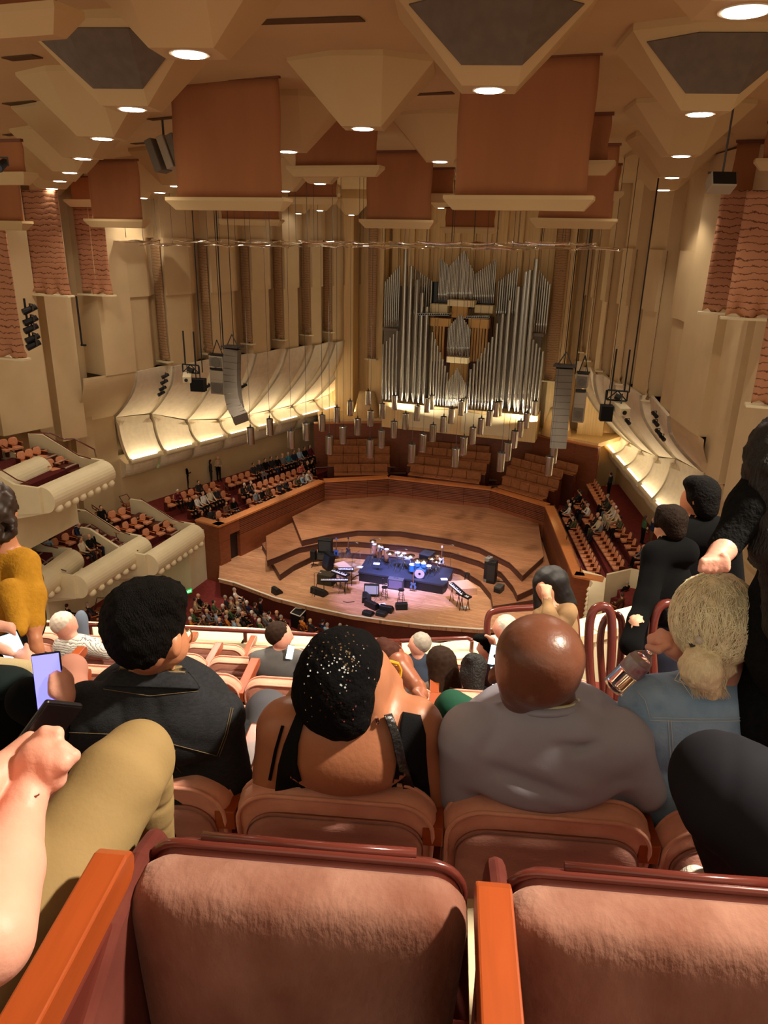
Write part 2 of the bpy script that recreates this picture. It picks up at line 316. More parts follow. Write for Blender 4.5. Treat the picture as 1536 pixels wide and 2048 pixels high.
# lower walls
S('wall_left',MB().prism([WL(-9.6,-1.3,0),WL(15,-1.3,0),WL(15,-1.3,-.5),WL(-9.6,-1.3,-.5)],(0,0,7.2)),PL)
S('wall_right',MB().prism([WR(-20,-1.3,0),WR(13,-1.3,0),WR(13,-1.3,-.5),WR(-20,-1.3,-.5)],(0,0,6.9)),PL)
def shells(Wf,s,lipz,lampz,otop,tz,side,T):
    for i in range(len(s)-1):
        s0,s1=s[i],s[i+1]; st=.6
        def f(u,v,s0=s0,s1=s1,i=i):
            ss=(s0+(s1-s0)*u)*(1-v)+(T[i]+(T[i+1]-T[i])*u)*v; lz=lipz[i]+(lipz[i+1]-lipz[i])*u; ot=otop[i]+(otop[i+1]-otop[i])*u
            return Wf(ss,lz+(tz-lz)*v,ot*math.sin(v*math.pi/2)**.9+st*(1-u)*min(1,.35+v))
        m=MB().grid(f,6,22,th=tuple(Wf(0,0,-.18)-Wf(0,0,0)))
        # side face closing the step to the previous bay
        g=[f(0,v/22) for v in range(23)]; q=[p+Wf(0,0,-.6)-Wf(0,0,0) for p in g]
        m.add(g+q,[(j,j+1,23+j+1,23+j) for j in range(22)])
        S('trim_%d'%(i+1+(20 if side=='right' else 0)),m,SHELL,smooth=False)
        lz=lipz[i]-.3; bz=lampz+.25
        def h(u,v,s0=s0,s1=s1,i=i):
            a=s0+.12;b=s1-.1; ss=a+(b-a)*u; l0=lipz[i]+(lipz[i+1]-lipz[i])*u-.06
            e=(2*u-1)**4*.22
            return Wf(ss,bz-.1+(l0-bz+.1)*v,.06+.75*(1-v)**2.6+e*(v<.9))
        m2=MB().grid(h,8,10,th=tuple(Wf(0,0,-.3)-Wf(0,0,0)))
        def ub(u,v,s0=s0,s1=s1):
            ss=s0+.1+(s1-s0-.2)*u; a=v*math.pi/2; return Wf(ss,lampz-.15-1.0*math.sin(a),.02+.85*math.cos(a)*(1-.35*(2*u-1)**4))
        m2.grid(ub,6,7); m2.add([ub(0,j/7) for j in range(8)]+[Wf(s0+.1,lampz+.1,0)],[(8,*range(8))]); m2.add([ub(1,j/7) for j in range(8)]+[Wf(s1-.1,lampz+.1,0)],[(*range(7,-1,-1),8)])
        S('trim_%d'%(i+41+(20 if side=='right' else 0)),m2,SHELL,smooth=False)
        # the lamp: trough, glowing lens, scalloped louvres
        L=s1-s0; a,b=s0+.2,s1-.22; p=Wf((a+b)/2,lampz,.86)
        t=empty('cove_lamp',p,'glowing trough lamp under the %s curved shell from the %s, %s wall'%(ordn(i),'near end' if side=='left' else 'near end',side),'wall lamp','trough lamps under the wall shells')
        m=MB(); m.cyl(Wf(a,lampz,.9),Wf(b,lampz,.9),.17,n=14); m.build('trough',PLW,parent=t,off=p)
        m=MB(); nb=10
        for q in range(nb):
            u0=a+.15+(b-a-.3)*q/nb; u1=u0+(b-a-.3)/nb*.72; m.cyl(Wf(u0,lampz+.05,.86),Wf(u1,lampz+.05,.86),.15,n=10)
        m.build('lens',GLOW,parent=t,off=p)
        lc_=lamp('cove_light','AREA',tuple(Wf((a+b)/2,lampz+.24,.98)),COVE_W,(1,.82,.55),tuple(Wf((a+b)/2,lampz+2.6,.2)),parent=t,shape='RECTANGLE',size=b-a-.2,size_y=.12)
        lc_.rotation_euler=Matrix((tuple((Wf(1,0,0)-Wf(0,0,0))),tuple(np.cross((Wf((a+b)/2,lampz+.24,.98)-Wf((a+b)/2,lampz+2.6,.2))/np.linalg.norm(Wf((a+b)/2,lampz+.24,.98)-Wf((a+b)/2,lampz+2.6,.2)),Wf(1,0,0)-Wf(0,0,0))),tuple((Wf((a+b)/2,lampz+.24,.98)-Wf((a+b)/2,lampz+2.6,.2))/np.linalg.norm(Wf((a+b)/2,lampz+.24,.98)-Wf((a+b)/2,lampz+2.6,.2))))).transposed().to_euler()
LS=[-9.02,-6.36,-3.55,-.79,1.96,4.35,6.87,9.5,12.6]; LZ=[8.35,8.1,7.2,6.75,6.6,6.5,6.45,6.5,6.7]
RS=[-8.35,-3.93,-.92,2.54,5.58,8.4,10.6,12.2]; RZ=[8.05,7.5,6.75,6.2,5.9,5.8,5.8,5.8]
OT=[1.8,1.9,2.0,2.0,2.1,2.2,2.2,2.2,2.2]; OTR=[1.8,1.8,2.4,3.0,3.2,3.2,3.2,3.2]; TL=[-8.8,-6.2,-2.8,.7,3.7,6.45,8.9,11.5,13.5]; TR=[-8.5,-3.3,.4,3.2,6,8.6,10.8,12.4]
shells(WL,LS,LZ,5.6,OT,11.3,'left',TL); shells(WR,RS,RZ,4.85,OTR,10.9,'right',TR)
def nearwall(Wf,sa,sl,st_,zl,zt,ot,nm):
    m=MB(); m.grid(lambda u,v:Wf(sa+((sl*(1-v)+st_*v)-sa)*u,zl+(zt-zl)*v,ot*math.sin(v*math.pi/2)**.9),6,22); m.grid(lambda u,v:Wf(sa+(sl-sa)*u,-1.2+(zl+1.2)*v,0),4,6); S(nm,m,PL)
nearwall(WL,-12.2,-8.98,-8.75,8.4,11.35,2.25,'wall_left_near'); nearwall(WR,-13.2,-8.3,-8.45,8.1,10.95,2.25,'wall_right_near')
# upper pleated walls: three tiers of bays with a curved recess at the far end of each
def upper(Wf,s,ot,name,z0,dz):
    m=MB()
    for t,(za,zb,amp,sh) in enumerate([(z0,15.4,.9,.12),(15.4,18.55,.75,0),(18.55,22.4,.35,.25)]):
        for i in range(len(s)-1):
            s0,s1=s[i],s[i+1]
            def f(u,v):
                uu=(u+sh)%1 if 0 else u; d=max(0,(uu-.55)/.45); ot_=ot[i]+(ot[i+1]-ot[i])*u
                o=ot_+.3*(1-u)+(.15 if t==1 else 0)-amp*math.sin(d*math.pi/2)**1.5
                return Wf(s0+(s1-s0)*u,za+(zb-za)*v,o)
            m.grid(f,14,1)
            a=f(1,0);b=f(1,1); c_=Wf(s1,za,ot[i+1]+.3+(.15 if t==1 else 0));d_=Wf(s1,zb,ot[i+1]+.3+(.15 if t==1 else 0)); m.add([a,b,d_,c_],[(0,1,2,3)])
            for z_,sg in ((za,1),(zb,-1)):   # small ledges closing tiers
                pts=[f(k/14,0 if z_==za else 1) for k in range(15)]; bk=[Wf(s0,z_,ot[i]-1.2),Wf(s1,z_,ot[i+1]-1.2)]
                m.add(pts+[bk[1],bk[0]],[tuple(range(17))])
    S(name,m,PL)
upper(WL,TL,OT,'wall_upper_left',11.25,0); upper(WR,TR,OTR,'wall_upper_right',10.85,0)
S('wall_left_backing',MB().prism([WL(-40,-1.2,-1.3),WL(15,-1.2,-1.3),WL(15,-1.2,-2.2),WL(-40,-1.2,-2.2)],(0,0,24)),PL); S('wall_right_backing',MB().prism([WR(-45,-1.2,-1.3),WR(13,-1.2,-1.3),WR(13,-1.2,-2.2),WR(-45,-1.2,-2.2)],(0,0,24)),PL); S('wall_far',MB().box((0,56.6,10),(34,.4,24)),PL)
S('wall_under_organ',MB().prism([(-13,55.0,-1),(13,55.0,-1),(13,55.8,-1),(-13,55.8,-1)],(0,0,6.5)),PL)
S('wall_left_shell_backing',MB().prism([WL(-9.02,4.8,-.5),WL(13,4.8,-.5),WL(13,4.8,-.9),WL(-9.02,4.8,-.9)],(0,0,7)),PL); S('wall_right_shell_backing',MB().prism([WR(-8.6,4.8,-.5),WR(12,4.8,-.5),WR(12,4.8,-.9),WR(-8.6,4.8,-.9)],(0,0,6.6)),PL)
# near flat walls either side of the shells
m=MB()
for (a,b,z0,z1,o) in [(-10.8,-8.75,11.3,22.5,2.3),(-12.0,-10.8,2.0,22.5,.5),(-13.5,-12.0,8.0,22.5,1.7),(-14.3,-13.5,8.0,22.5,1.0),(-17,-14.3,9.1,22.5,2.3),(-18,-17,4,22.5,1.2),(-22,-18,9.6,22.5,2.6),(-34,-22,-1,22.5,1.2),(-22,-9.02,-1.2,11.4,-.25)]:
    m.prism([WL(a,z0,o),WL(b,z0,o),WL(b,z0,o-2.4),WL(a,z0,o-2.4)],(0,0,z1-z0))
S('wall_left_tower',m,PL)
m=MB()
for (a,b,z0,z1,o) in [(-12.5,-8.45,10.9,22.5,2.3),(-14.6,-12.5,9.4,22.5,1.9),(-16.0,-14.6,11.4,22.5,1.1),(-19,-16,9.2,22.5,2.2),(-40,-19,-1,22.5,1.2),(-19,-8.36,-1.2,10.8,-.25)]:
    m.prism([WR(a,z0,o),WR(b,z0,o),WR(b,z0,o-2.4),WR(a,z0,o-2.4)],(0,0,z1-z0))
S('wall_right_tower',m,PL)
# ================= organ wall =================
m=MB(); nB=46; xs=np.linspace(-13,12.5,nB)
def bw(x): return 55.2+.6*math.sin(x*1.7)*.4+(.35 if int((x+20)/.55)%2 else 0)
for i in range(nB-1):
    a,b=xs[i],xs[i+1]; ya=55.2+(.28 if i%2 else 0)+(.5 if abs((a+b)/2)>6.3 else 0); m.prism([(a,ya,3),(b,ya,3),(b,ya+1,3),(a,ya+1,3)],(0,0,19.4))
S('wall_organ',m,GOLD)
m=MB()   # warm niche columns each side of the organ
for sx,x0,x1,y in ((-1,-10.4,-8.9,54.2),(-1,-7.5,-6.4,53.9),(1,6.2,7.3,53.9),(1,8.6,10.4,54.2)):
    m.prism([(x0,y,3.5),(x1,y,3.5),(x1,y+1.2,3.5),(x0,y+1.2,3.5)],(0,0,19))
S('wall_organ_columns',m,GOLD)
m=MB(); m.prism([(-10.3,50.6,5.45),(-6.0,52.9,5.45),(5.5,53.9,5.45),(10.3,52,5.45),(12,55.4,5.45),(-12.5,55.4,5.45)],(0,0,.3)); S('trim_90',m,GOLD)
m=MB(); m.cyl((-7.4,53.4,5.7),(-7.4,53.4,7.6),1.1,.6,n=18); m.cyl((7.2,53.6,5.7),(7.2,53.6,7.6),1.1,.6,n=18); S('trim_91',m,GOLD,smooth=True)
# terrace back wall in wood
m=MB(); BWp=[hit(628,848,2,5.5),hit(759,846,2,5.5),hit(1066,870,2,5.5),hit(1197,897,2,5.5)]
for a,b in zip(BWp,BWp[1:]):
    d=np.array([b[0]-a[0],b[1]-a[1],0]); d/=np.linalg.norm(d); nn=np.array([-d[1],d[0],0])*.3; k=max(2,int(np.linalg.norm(b-a)/1.6))
    for q in range(k):
        p0=a+(b-a)*q/k; p1=a+(b-a)*(q+1)/k-d*.012; p0=np.array([*p0[:2],1.5]);p1=np.array([*p1[:2],1.5]); m.prism([p0,p1,p1+nn,p0+nn],(0,0,4.0))
S('wall_terrace_back',m,WOOD)
m=MB()
for a,b in zip(BWp,BWp[1:]): 
    d=np.array([b[0]-a[0],b[1]-a[1],0]); d/=np.linalg.norm(d); nn=np.array([-d[1],d[0],0]); m.prism([a-nn*.08,b-nn*.08,b+nn*.4,a+nn*.4],(0,0,.07))
S('trim_92',m,RAILW)
# ================= stage =================
lip=[(-9.2,33.85),(-8.07,33.74),(-5.07,32.9),(-2.83,32.64),(-.45,32.54),(1.6,32.7),(3.57,32.96),(6.34,33.6),(9.24,34.9),(10.3,35.6)]
m=MB(); m.prism([(x,y,-.25) for x,y in lip]+[(10.9,36),(7.9,47),(3.7,49),(-3.8,48.7),(-7.8,46),(-10.2,35.6)] and [(x,y,-.25) for x,y in lip+[(10.9,36),(7.9,47),(3.7,49),(-3.8,48.7),(-7.8,46),(-10.2,35.6)]],(0,0,.25)); S('floor_stage',m,FLOORW)
m=MB(); m.prism([(x,y+.1,-1.25) for x,y in lip]+[(10.3,36.6,-1.25),(-9.2,36.6,-1.25)],(0,0,1.0)); S('wall_stage_front',m,WOODD)
m=MB(); m.tube([(x,y-.03,.01) for x,y in lip],.045,n=6); S('trim_93',m,mat('white_stage_edge',(235,225,205),.5))
def riser(pts,z0,z1,name):
    back=[(7.3,47),(3.7,48.6),(-3.8,48.3),(-7.6,45.6)]
    P=[(x,y,z0) for x,y in pts+back]; m=MB(); m.prism(P,(0,0,z1-z0-.02)); 
    m.prism([(x,y,z1-.02) for x,y in pts+back],(0,0,.02),1); m.tube([(x,y,z1-.03) for x,y in pts],.03,n=6,mi=0)
    S(name,m,[mat('riser_face',(78,46,38),.5),RISERW])
riser([(-8.9,38.6),(-5.77,34.9),(-5.61,36.4),(-5.15,37.94),(-3.6,39.3),(-1.2,39.8),(1.5,40.0),(3.8,39.6),(5.3,38.4),(6.2,37.0),(6.6,35.6),(9.9,38.3)],0,.4,'floor_riser_low')
riser([(-8.8,39.0),(-6.95,35.6),(-6.67,36.3),(-6.08,38.07),(-4.8,39.6),(-3.25,40.3),(.32,40.95),(2.83,40.95),(4.8,40.3),(6.34,39.2),(7.3,37.6),(7.7,36.6),(9.3,39.5)],.4,.8,'floor_riser_middle')
riser([(-8.3,41.8),(-5.95,38.3),(-4.86,39.8),(-3.37,41.2),(-.82,42.1),(2.51,42.01),(4.56,41.4),(6.68,39.84),(7.66,38.33),(8.4,41.5)],.8,1.2,'floor_riser_high')
# stage side walls with slatted upper panels, oak rail on top
RP_=[(-11.84,35.83),(-10.0,35.43),(-7.68,45.76),(-3.76,48.31),(3.63,48.61),(7.68,46.66),(10.55,36.3),(11.99,36.17)]
low=MB();sl=MB();rl=MB()
for i,(a,b) in enumerate(zip(RP_,RP_[1:])):
    a=np.array([*a,0.]);b=np.array([*b,0.]);d=(b-a)/np.linalg.norm(b-a);nn=np.array([-d[1],d[0],0]); L=np.linalg.norm(b-a)
    k=max(1,round(L/1.7))
    for q in range(k):
        p0=a+(b-a)*q/k+d*.008;p1=a+(b-a)*(q+1)/k-d*.008
        z0=-1.25; 
        if i==1 and q==0: continue
        if i==5 and q==k-1: continue
        low.prism([p0+(0,0,z0),p1+(0,0,z0),p1+nn*.35+(0,0,z0),p0+nn*.35+(0,0,z0)],(0,0,1.45+1.25) if i in (1,2,3,4,5) else (0,0,2.5+1.25))
        if i in (1,2,3,4,5):
            for zz,h in ((1.47,.5),(1.99,.5)):
                sl.prism([p0+(0,0,zz),p1+(0,0,zz),p1+nn*.3+(0,0,zz),p0+nn*.3+(0,0,zz)],(0,0,h))
    m0=a-nn*.06;m1=b-nn*.06; rl.prism([m0+(0,0,2.5),m1+(0,0,2.5),m1+nn*.62+(0,0,2.5),m0+nn*.62+(0,0,2.5)],(0,0,.11))
# door bays
for (a,b,nm) in ((RP_[1],RP_[2],'door_1'),(RP_[6],RP_[5],'door_2')):
    a=np.array([*a,0.]);b=np.array([*b,0.]);d=(b-a)/np.linalg.norm(b-a);s_=1 if nm=='door_1' else -1;nn=np.array([-d[1],d[0],0])*s_; k=max(1,round(np.linalg.norm(b-a)/1.7)); w=np.linalg.norm(b-a)/k
    def seg(u0,u1,z0,z1,t=.35,mi=0,o=0.): 
        p0=a+d*u0+nn*o;p1=a+d*u1+nn*o; low.prism([p0+(0,0,z0),p1+(0,0,z0),p1+nn*t+(0,0,z0),p0+nn*t+(0,0,z0)],(0,0,z1-z0))
    seg(0,.9,-1.25,1.45); seg(.9,w,1.75,2.5); seg(0,.9,1.47,2.49,.3)
    dm=MB(); p0=a+d*.9+nn*.25;p1=a+d*w+nn*.25; dm.prism([p0,p1,p1+nn*.06,p0+nn*.06],(0,0,1.75)); S(nm,dm,mat('stage_door_dark',(30,16,14),.5))
S('wall_stage',low,WOOD); S('wall_stage_upper',sl,WOODS); S('trim_94',rl,RAILW)
# ================= terraces =================
def slab(name,pts,z,m_=CARPET,z0=-1.2): S(name,MB().prism([(x,y,z0) for x,y in pts],(0,0,z-z0)),m_)
def onL(o,s,z=0): # strip coordinates on the left terrace: o metres from the wall, s along
    return tuple(WL(s,z,o))
slab('floor_terrace_left',[(-16.9,36.2),(-11.6,36.0),(-7.9,46.2),(-10.2,51.5),(-12.9,53)],1.6)
S('floor_terrace_left_steps',MB().prism([WL(-8.9,1.6,0),WL(9,1.6,0),WL(7.5,1.6,3.9),WL(-8.6,1.6,4.0)],(0,0,.38)).prism([WL(-8.9,1.9,0),WL(9,1.9,0),WL(8,1.9,2.5),WL(-8.7,1.9,2.6)],(0,0,.46)),CARPET)
slab('floor_terrace_right',[(15.9,36.2),(10.6,36.6),(7.9,46.9),(9.9,51.5),(12.9,53)],1.6)
S('floor_terrace_right_steps',MB().prism([WR(-11.6,1.6,0),WR(7,1.6,0),WR(5.5,1.6,3.9),WR(-11.4,1.6,4.0)],(0,0,.38)).prism([WR(-11.6,1.9,0),WR(7,1.9,0),WR(6,1.9,2.5),WR(-11.5,1.9,2.6)],(0,0,.46)),CARPET)
# centre terrace with stepped platforms and the steps between the bench blocks
m=MB()
for k,(y0,z) in enumerate([(48.4,1.4)]):
    m.prism([(-9.6,y0-1.6,1.2),(-4.0,y0+.3,1.2),(3.9,y0+.6,1.2),(8.6,y0-1.2,1.2),(10.2,52.2,1.2),(5.5,54,1.2),(-6.0,53,1.2),(-10.2,51,1.2)],(0,0,z-1.2))
S('floor_terrace_centre',m,CARPET)
def bench(a,b,z,label,n=5,depth=.45):
    a=np.array([*a,z]);b=np.array([*b,z]);d=(b-a)/np.linalg.norm(b-a);nn=np.array([-d[1],d[0],0]); L=np.linalg.norm(b-a)
    t=empty('choir_bench',(a+b)/2,label,'bench','long upholstered benches behind the stage')
    t.rotation_euler=(0,0,math.atan2(d[1],d[0]))
    mb=MB(); mb.box((0,0,.4-(z-1.0)/2),(L,.42,z-1.0),mi=0); mb.box((0,-.2,.43),(L,.1,.06),mi=0); mb.build('base',WOODD,parent=t)
    for q in range(n):
        w=L/n; x=-L/2+w*(q+.5)
        MB().box((x,0,.46),(w-.02,.5,.1)).build('cushion',BENCHP,parent=t,bev=.03)
        MB().box((x,.3,.78),(w-.02,.14,.55),R=rotx(R_(-8))).build('back_cushion',BENCHP,parent=t,bev=.04)
    MB().box((0,-.24,.42),(L,.06,.05)).build('front_edge',RAILW,parent=t)
def bl(side,segs,Yp,Yq):
    for k,(p,q) in enumerate(segs):
        a=hit(p[0],p[1],1,Yp[k]);b=hit(q[0],q[1],1,Yq[k]); zf=(a[2]+b[2])/2-.5
        bench(a[:2],b[:2],zf,'long brown plush bench in the %s row of the %s block behind the stage'%(['front','second','third','rear'][k],side),n=4 if side=='left' else 5)
bl('left',[((668,951),(776,940)),((655,931),(780,926)),((655,911),(780,906)),((668,897),(758,892))],(47.4,48.2,49.1,49.9),(49.1,50,50.8,51.6))
bl('centre',[((818,944),(960,964)),((816,928),(972,944)),((835,909),(980,923)),((850,897),(978,910))],(49.3,50.2,51.2,52.1),(49.3,50.3,51.4,52.5))
bl('right',[((1000,964),(1090,1003)),((1008,947),(1112,984)),((1018,927),(1120,962)),((1045,919),(1150,950))],(49.2,50.3,51.4,52.2),(47.6,48.6,49.6,50.5))
# steps with pale nosings in the aisles
m=MB()
for (p,q) in (((780,958),(812,958)),((965,972),(998,972)),((612,960),(655,958))):
    for k in range(4):
        z=1.5+.3*k; a=hit(p[0],p[1]-12*k,2,z);b=hit(q[0],q[1]-12*k,2,z); a[2]=b[2]=z-.3; m.prism([a,b,b+(0,.9,0),a+(0,.9,0)],(0,0,.3)); m.prism([a+(0,-.02,.27),b+(0,-.02,.27),b+(0,.06,.27),a+(0,.06,.27)],(0,0,.04),1)
S('floor_terrace_steps',m,[WOODD,mat('step_nosing',(190,160,140),.5)])
# ================= ceiling pods =================
PODS=[(1490,22,0,1),(380,108,0,1),(978,180,1,1),(265,218,1,1),(1400,228,1,1),(726,257,0,1),(205,277,0,1),(577,303,0,1),(1362,312,0,1),(166,317,0,1),(880,323,0,1),(140,345,0,1),(1344,355,0,1),(120,362,0,0),(640,367,0,0),(104,377,0,1),(1327,380,0,1),(569,382,0,0),(94,389,0,0),(84,398,0,1),(135,410,0,0),(352,372,0,0),(320,385,0,1),(285,396,0,0),(597,427,0,0),(703,430,0,0),(640,421,0,0),(882,416,0,0),(1007,417,0,0)]
POD0=None
def pod_at(px,py):
    r=ray(px,py); lo,hi=5,70
    f=lambda t:(lambda p:p[2]-(ceilz(p[0],p[1])-1.45))(CAM+r*t)
    for _ in range(50):
        md=(lo+hi)/2
        if f(md)>0: hi=md
        else: lo=md
    t=(lo+hi)/2; p=CAM+r*t
    if p[1]>50: p=hit(px,py,1,50.)
    return p
def make_pod(loc,label,grille):
    t=empty('ceiling_light_pod',loc,label,'ceiling light','light pods hanging from the ceiling' if not grille else 'ceiling light pods with grey mesh panels',rz=R_(14))
    a=.5; H=1.32; B=[(-a,-a*.8,0),(a,-a*.8,0),(a,a*.8,0),(-a,a*.8,0)]
    T=[(-.62,-1.45,H),(.62,-1.45,H),(1.75,-.85,H),(1.75,.85,H),(.62,1.45,H),(-.62,1.45,H),(-1.75,.85,H),(-1.75,-.85,H)]
    U=[(x,y,H+.22) for x,y,z in T]; U2=[(x*.9,y*.85,H+1.3) for x,y,z in T]
    m=MB(); m.add(B+T+U+U2,[(0,3,2,1),(0,1,5,4),(1,6,5),(1,2,7,6),(2,8,7),(2,3,9,8),(3,10,9),(3,0,11,10),(0,4,11)]+[(4+i,4+(i+1)%8,12+(i+1)%8,12+i) for i in range(8)]+[(12+i,12+(i+1)%8,20+(i+1)%8,20+i) for i in range(8)])
    m.build('shade',PLC,parent=t)
    m=MB(); m.cyl((0,-.02,-.015),(0,-.02,.02),.31,n=24); m.build('trim_ring',mat('white_trim_ring',(220,205,180),.4),parent=t)
    m=MB(); m.cyl((0,-.02,-.03),(0,-.02,-.012),.245,n=24); m.build('lens',DISC,parent=t)
    if grille:
        def q(f,p,u): return np.array(f)*(1-u)+np.array(p)*u
        b0,b1=np.array(B[0]),np.array(B[1]); t7,t4,t5,t6=[np.array(T[i]) for i in (7,0,1,2)]
        A=[q(b0,t4,.22),q(b1,t5,.22),q(b1,t5,.9),q(b0,t4,.9)]; o=np.array([0,-.03,-.02])
        m=MB(); l=q(b0,t7,.86)+(t4-t7)*.1; r=q(b1,t6,.86)+(t5-t6)*.1
        m.prism([p+o for p in A],(0,.02,.02)); m.prism([A[0]+o,A[3]+o,l+o],(0,.02,.02)); m.prism([A[1]+o,r+o,A[2]+o],(0,.02,.02)); m.build('mesh_panel',GRILLE,parent=t)
    return t
for i,(x,y,g,s) in enumerate(PODS):
    p=pod_at(x,y); near='near' if p[1]<17 else ('middle' if p[1]<27 else 'far'); side='left' if x<450 else ('centre' if x<1150 else 'right')
    lb='cream ceiling pod with %sround downlight, %s'%('grey mesh panel and ' if g else '',{(380,108):'above and left of the largest left rust banner',(1490,22):'in the top right corner',(978,180):'before the widest banner',(265,218):'second on the left',(1400,228):'at the top right edge'}.get((x,y),'%s %s part of the hall, %s in distance order'%(near,side,ordn(i))))
    k=(1 if s else .55)
    t=make_pod(p,lb,g)
    if p[1]>44: t.scale=(.75,.75,.75)
    if p[1]<46:
        l=lamp('downlight','SPOT',tuple(p+np.array([0,0,-.06])),POD_W*(3.4 if i==0 else 1),(1,.86,.68),tuple(p+np.array([0,0,-8])),parent=t,spot_size=R_(150 if i in (0,1,2) else 125),spot_blend=.5,shadow_soft_size=.22); l.rotation_euler=(0,0,0)
# pods behind and beside the viewer's seat carry the light that falls on the nearest rows
for i,(x,y) in enumerate([(14.6,2.4),(17.0,6.5),(9.0,6.7),(5.0,3.0),(1.0,7.4)]):
    t=make_pod((x,y,21.45),'cream faceted ceiling pod with round downlight over the nearest seats, '+['right of the viewer','far right','left of the viewer','over the left seats','far left'][i],0)
    l=lamp('downlight','SPOT',(x,y,21.38),POD_W*(4.2,5.5,4.0,2,1.2)[i],(1,.86,.68),(x,y,0),parent=t,spot_size=R_(125),spot_blend=.5,shadow_soft_size=.18); l.rotation_euler=(0,0,0)
# dark slots in the ceiling
for i,(xa,xb,y) in enumerate([(493,718,46),(0,62,97),(822,903,193),(0,62,182),(292,350,221),(258,350,263),(1288,1310,172),(0,35,240),(215,330,295)]):
    a=pod_c=hit(xa,y,2,22.8);b=hit(xb,y-3,2,22.8)
    for q in (a,b): q[2]=ceilz(q[0],q[1])-.03
    m=MB(); m.prism([a,b,b+(0,.35,0),a+(0,.35,0)],(0,0,.02)); m.build('ceiling_slot',mat('slot_dark',(96,72,48),.8),label='thin dark ventilation slot in the ceiling, %s'%['right of the largest left pod light','at the upper left corner','left of the widest banner top','second down at the left edge','left of the big banner top','behind the left grey mesh pod','left of the right mesh pod','third down at the left edge','above the small left banner'][i],cat='ceiling vent',group='dark slots in the ceiling')
# ================= rust banners =================
def banner(xl,xr,ytop,yb,Y,label,cloth=BAN,beam=.5,bow=.12):
    a=hit(xl,yb,1,Y);b=hit(xr,yb,1,Y); tz=ceilz((a[0]+b[0])/2,Y)+.1
    if ytop is not None: tz=min(tz,hit(xr,ytop,1,Y)[2])
    z=min(a[2],b[2]); x0,x1=a[0],b[0]; w=x1-x0; c=np.array([(x0+x1)/2,Y,z-.25])
    t=empty('fabric_banner',c,label,'banner','rust cloth banners hanging from the ceiling')
    m=MB(); m.grid(lambda u,v:(x0+w*u+.02*math.sin(9*v+u),Y+.05*math.sin(u*6)*(1-v*.4)+bow*math.sin(v*3)*.4,z-.05+(tz-z+.05)*v),16,10,th=(0,.035,0)); m.build('cloth',cloth,parent=t,off=c,smooth=True)
    m=MB(); e=.22; pr=[(x0-e,Y-.28,z-.02),(x1+e,Y-.28,z-.02),(x1+e,Y+.3,z-.02),(x0-e,Y+.3,z-.02)]; lo=[(x0,Y-.1,z-.27),(x1,Y-.1,z-.27),(x1,Y+.15,z-.27),(x0,Y+.15,z-.27)]; up=[(p[0],p[1],z+.07) for p in pr]
    m.add(lo+pr+up,[(0,3,2,1)]+[(i,(i+1)%4,4+(i+1)%4,4+i) for i in range(4)]+[(4+i,4+(i+1)%4,8+(i+1)%4,8+i) for i in range(4)]+[(8,9,10,11)]); m.build('trough',PLC,parent=t,off=c)
    m=MB(); m.box(((x0+x1)/2,Y,tz-.03),(w+.1,.12,.08)); m.build('header',mat('header_brown',(110,62,40),.6),parent=t,off=c)
def Yc(xr,yt): # depth at which a top edge meets the ceiling
    r=ray(xr,yt); lo,hi=3,80
    for _ in range(40):
        md=(lo+hi)/2; p=CAM+r*md
        if p[2]>ceilz(p[0],p[1]): hi=md
        else: lo=md
    return (CAM+r*lo)[1]
banner(354,562,150,400,Yc(555,152),'large rust cloth banner hanging left of centre with cream trough at its foot')
banner(908,1170,105,397,Yc(1195,107),'largest and widest rust cloth banner, hanging right of centre')
banner(590,752,230,336,26,'rust banner half hidden behind the pod between the two large banners')
banner(732,860,300,442,31,'rust banner left of the widest banner, its foot above the organ')
banner(576,672,350,397,38,'small rust banner just right of the large left banner foot')
banner(443,557,400,440,40,'small low rust banner under the large left banner')
banner(860,905,335,391,33,'rust banner sliver between the organ banner and the widest banner')
banner(1165,1213,225,328,22,'rust banner edge just right of the widest banner, upper one')
banner(1075,1222,287,440,29,'rust banner behind and below the widest banner on its right')
banner(1205,1236,327,387,34,'narrow rust banner edge beside the line of right pods')
banner(890,988,415,456,44,'small rust banner under the trough of the widest banner')
banner(1448,1560,280,443,Yc(1478,280),'rust banner at the right edge of the view')
banner(1524,1640,240,322,Yc(1478,280)-6,'rust banner corner at the right edge, nearest one')
banner(-60,50,278,350,19,'rust banner at the left edge, upper one')
banner(-60,46,355,444,24,'rust banner at the left edge, lower one')
banner(184,284,318,441,28,'rust banner in the left part, beside the hanging rod')
banner(142,190,352,402,33,'small rust banner behind the left banner with the rod')
banner(-60,112,-60,26,9.5,'rust banner in the top left corner of the view')
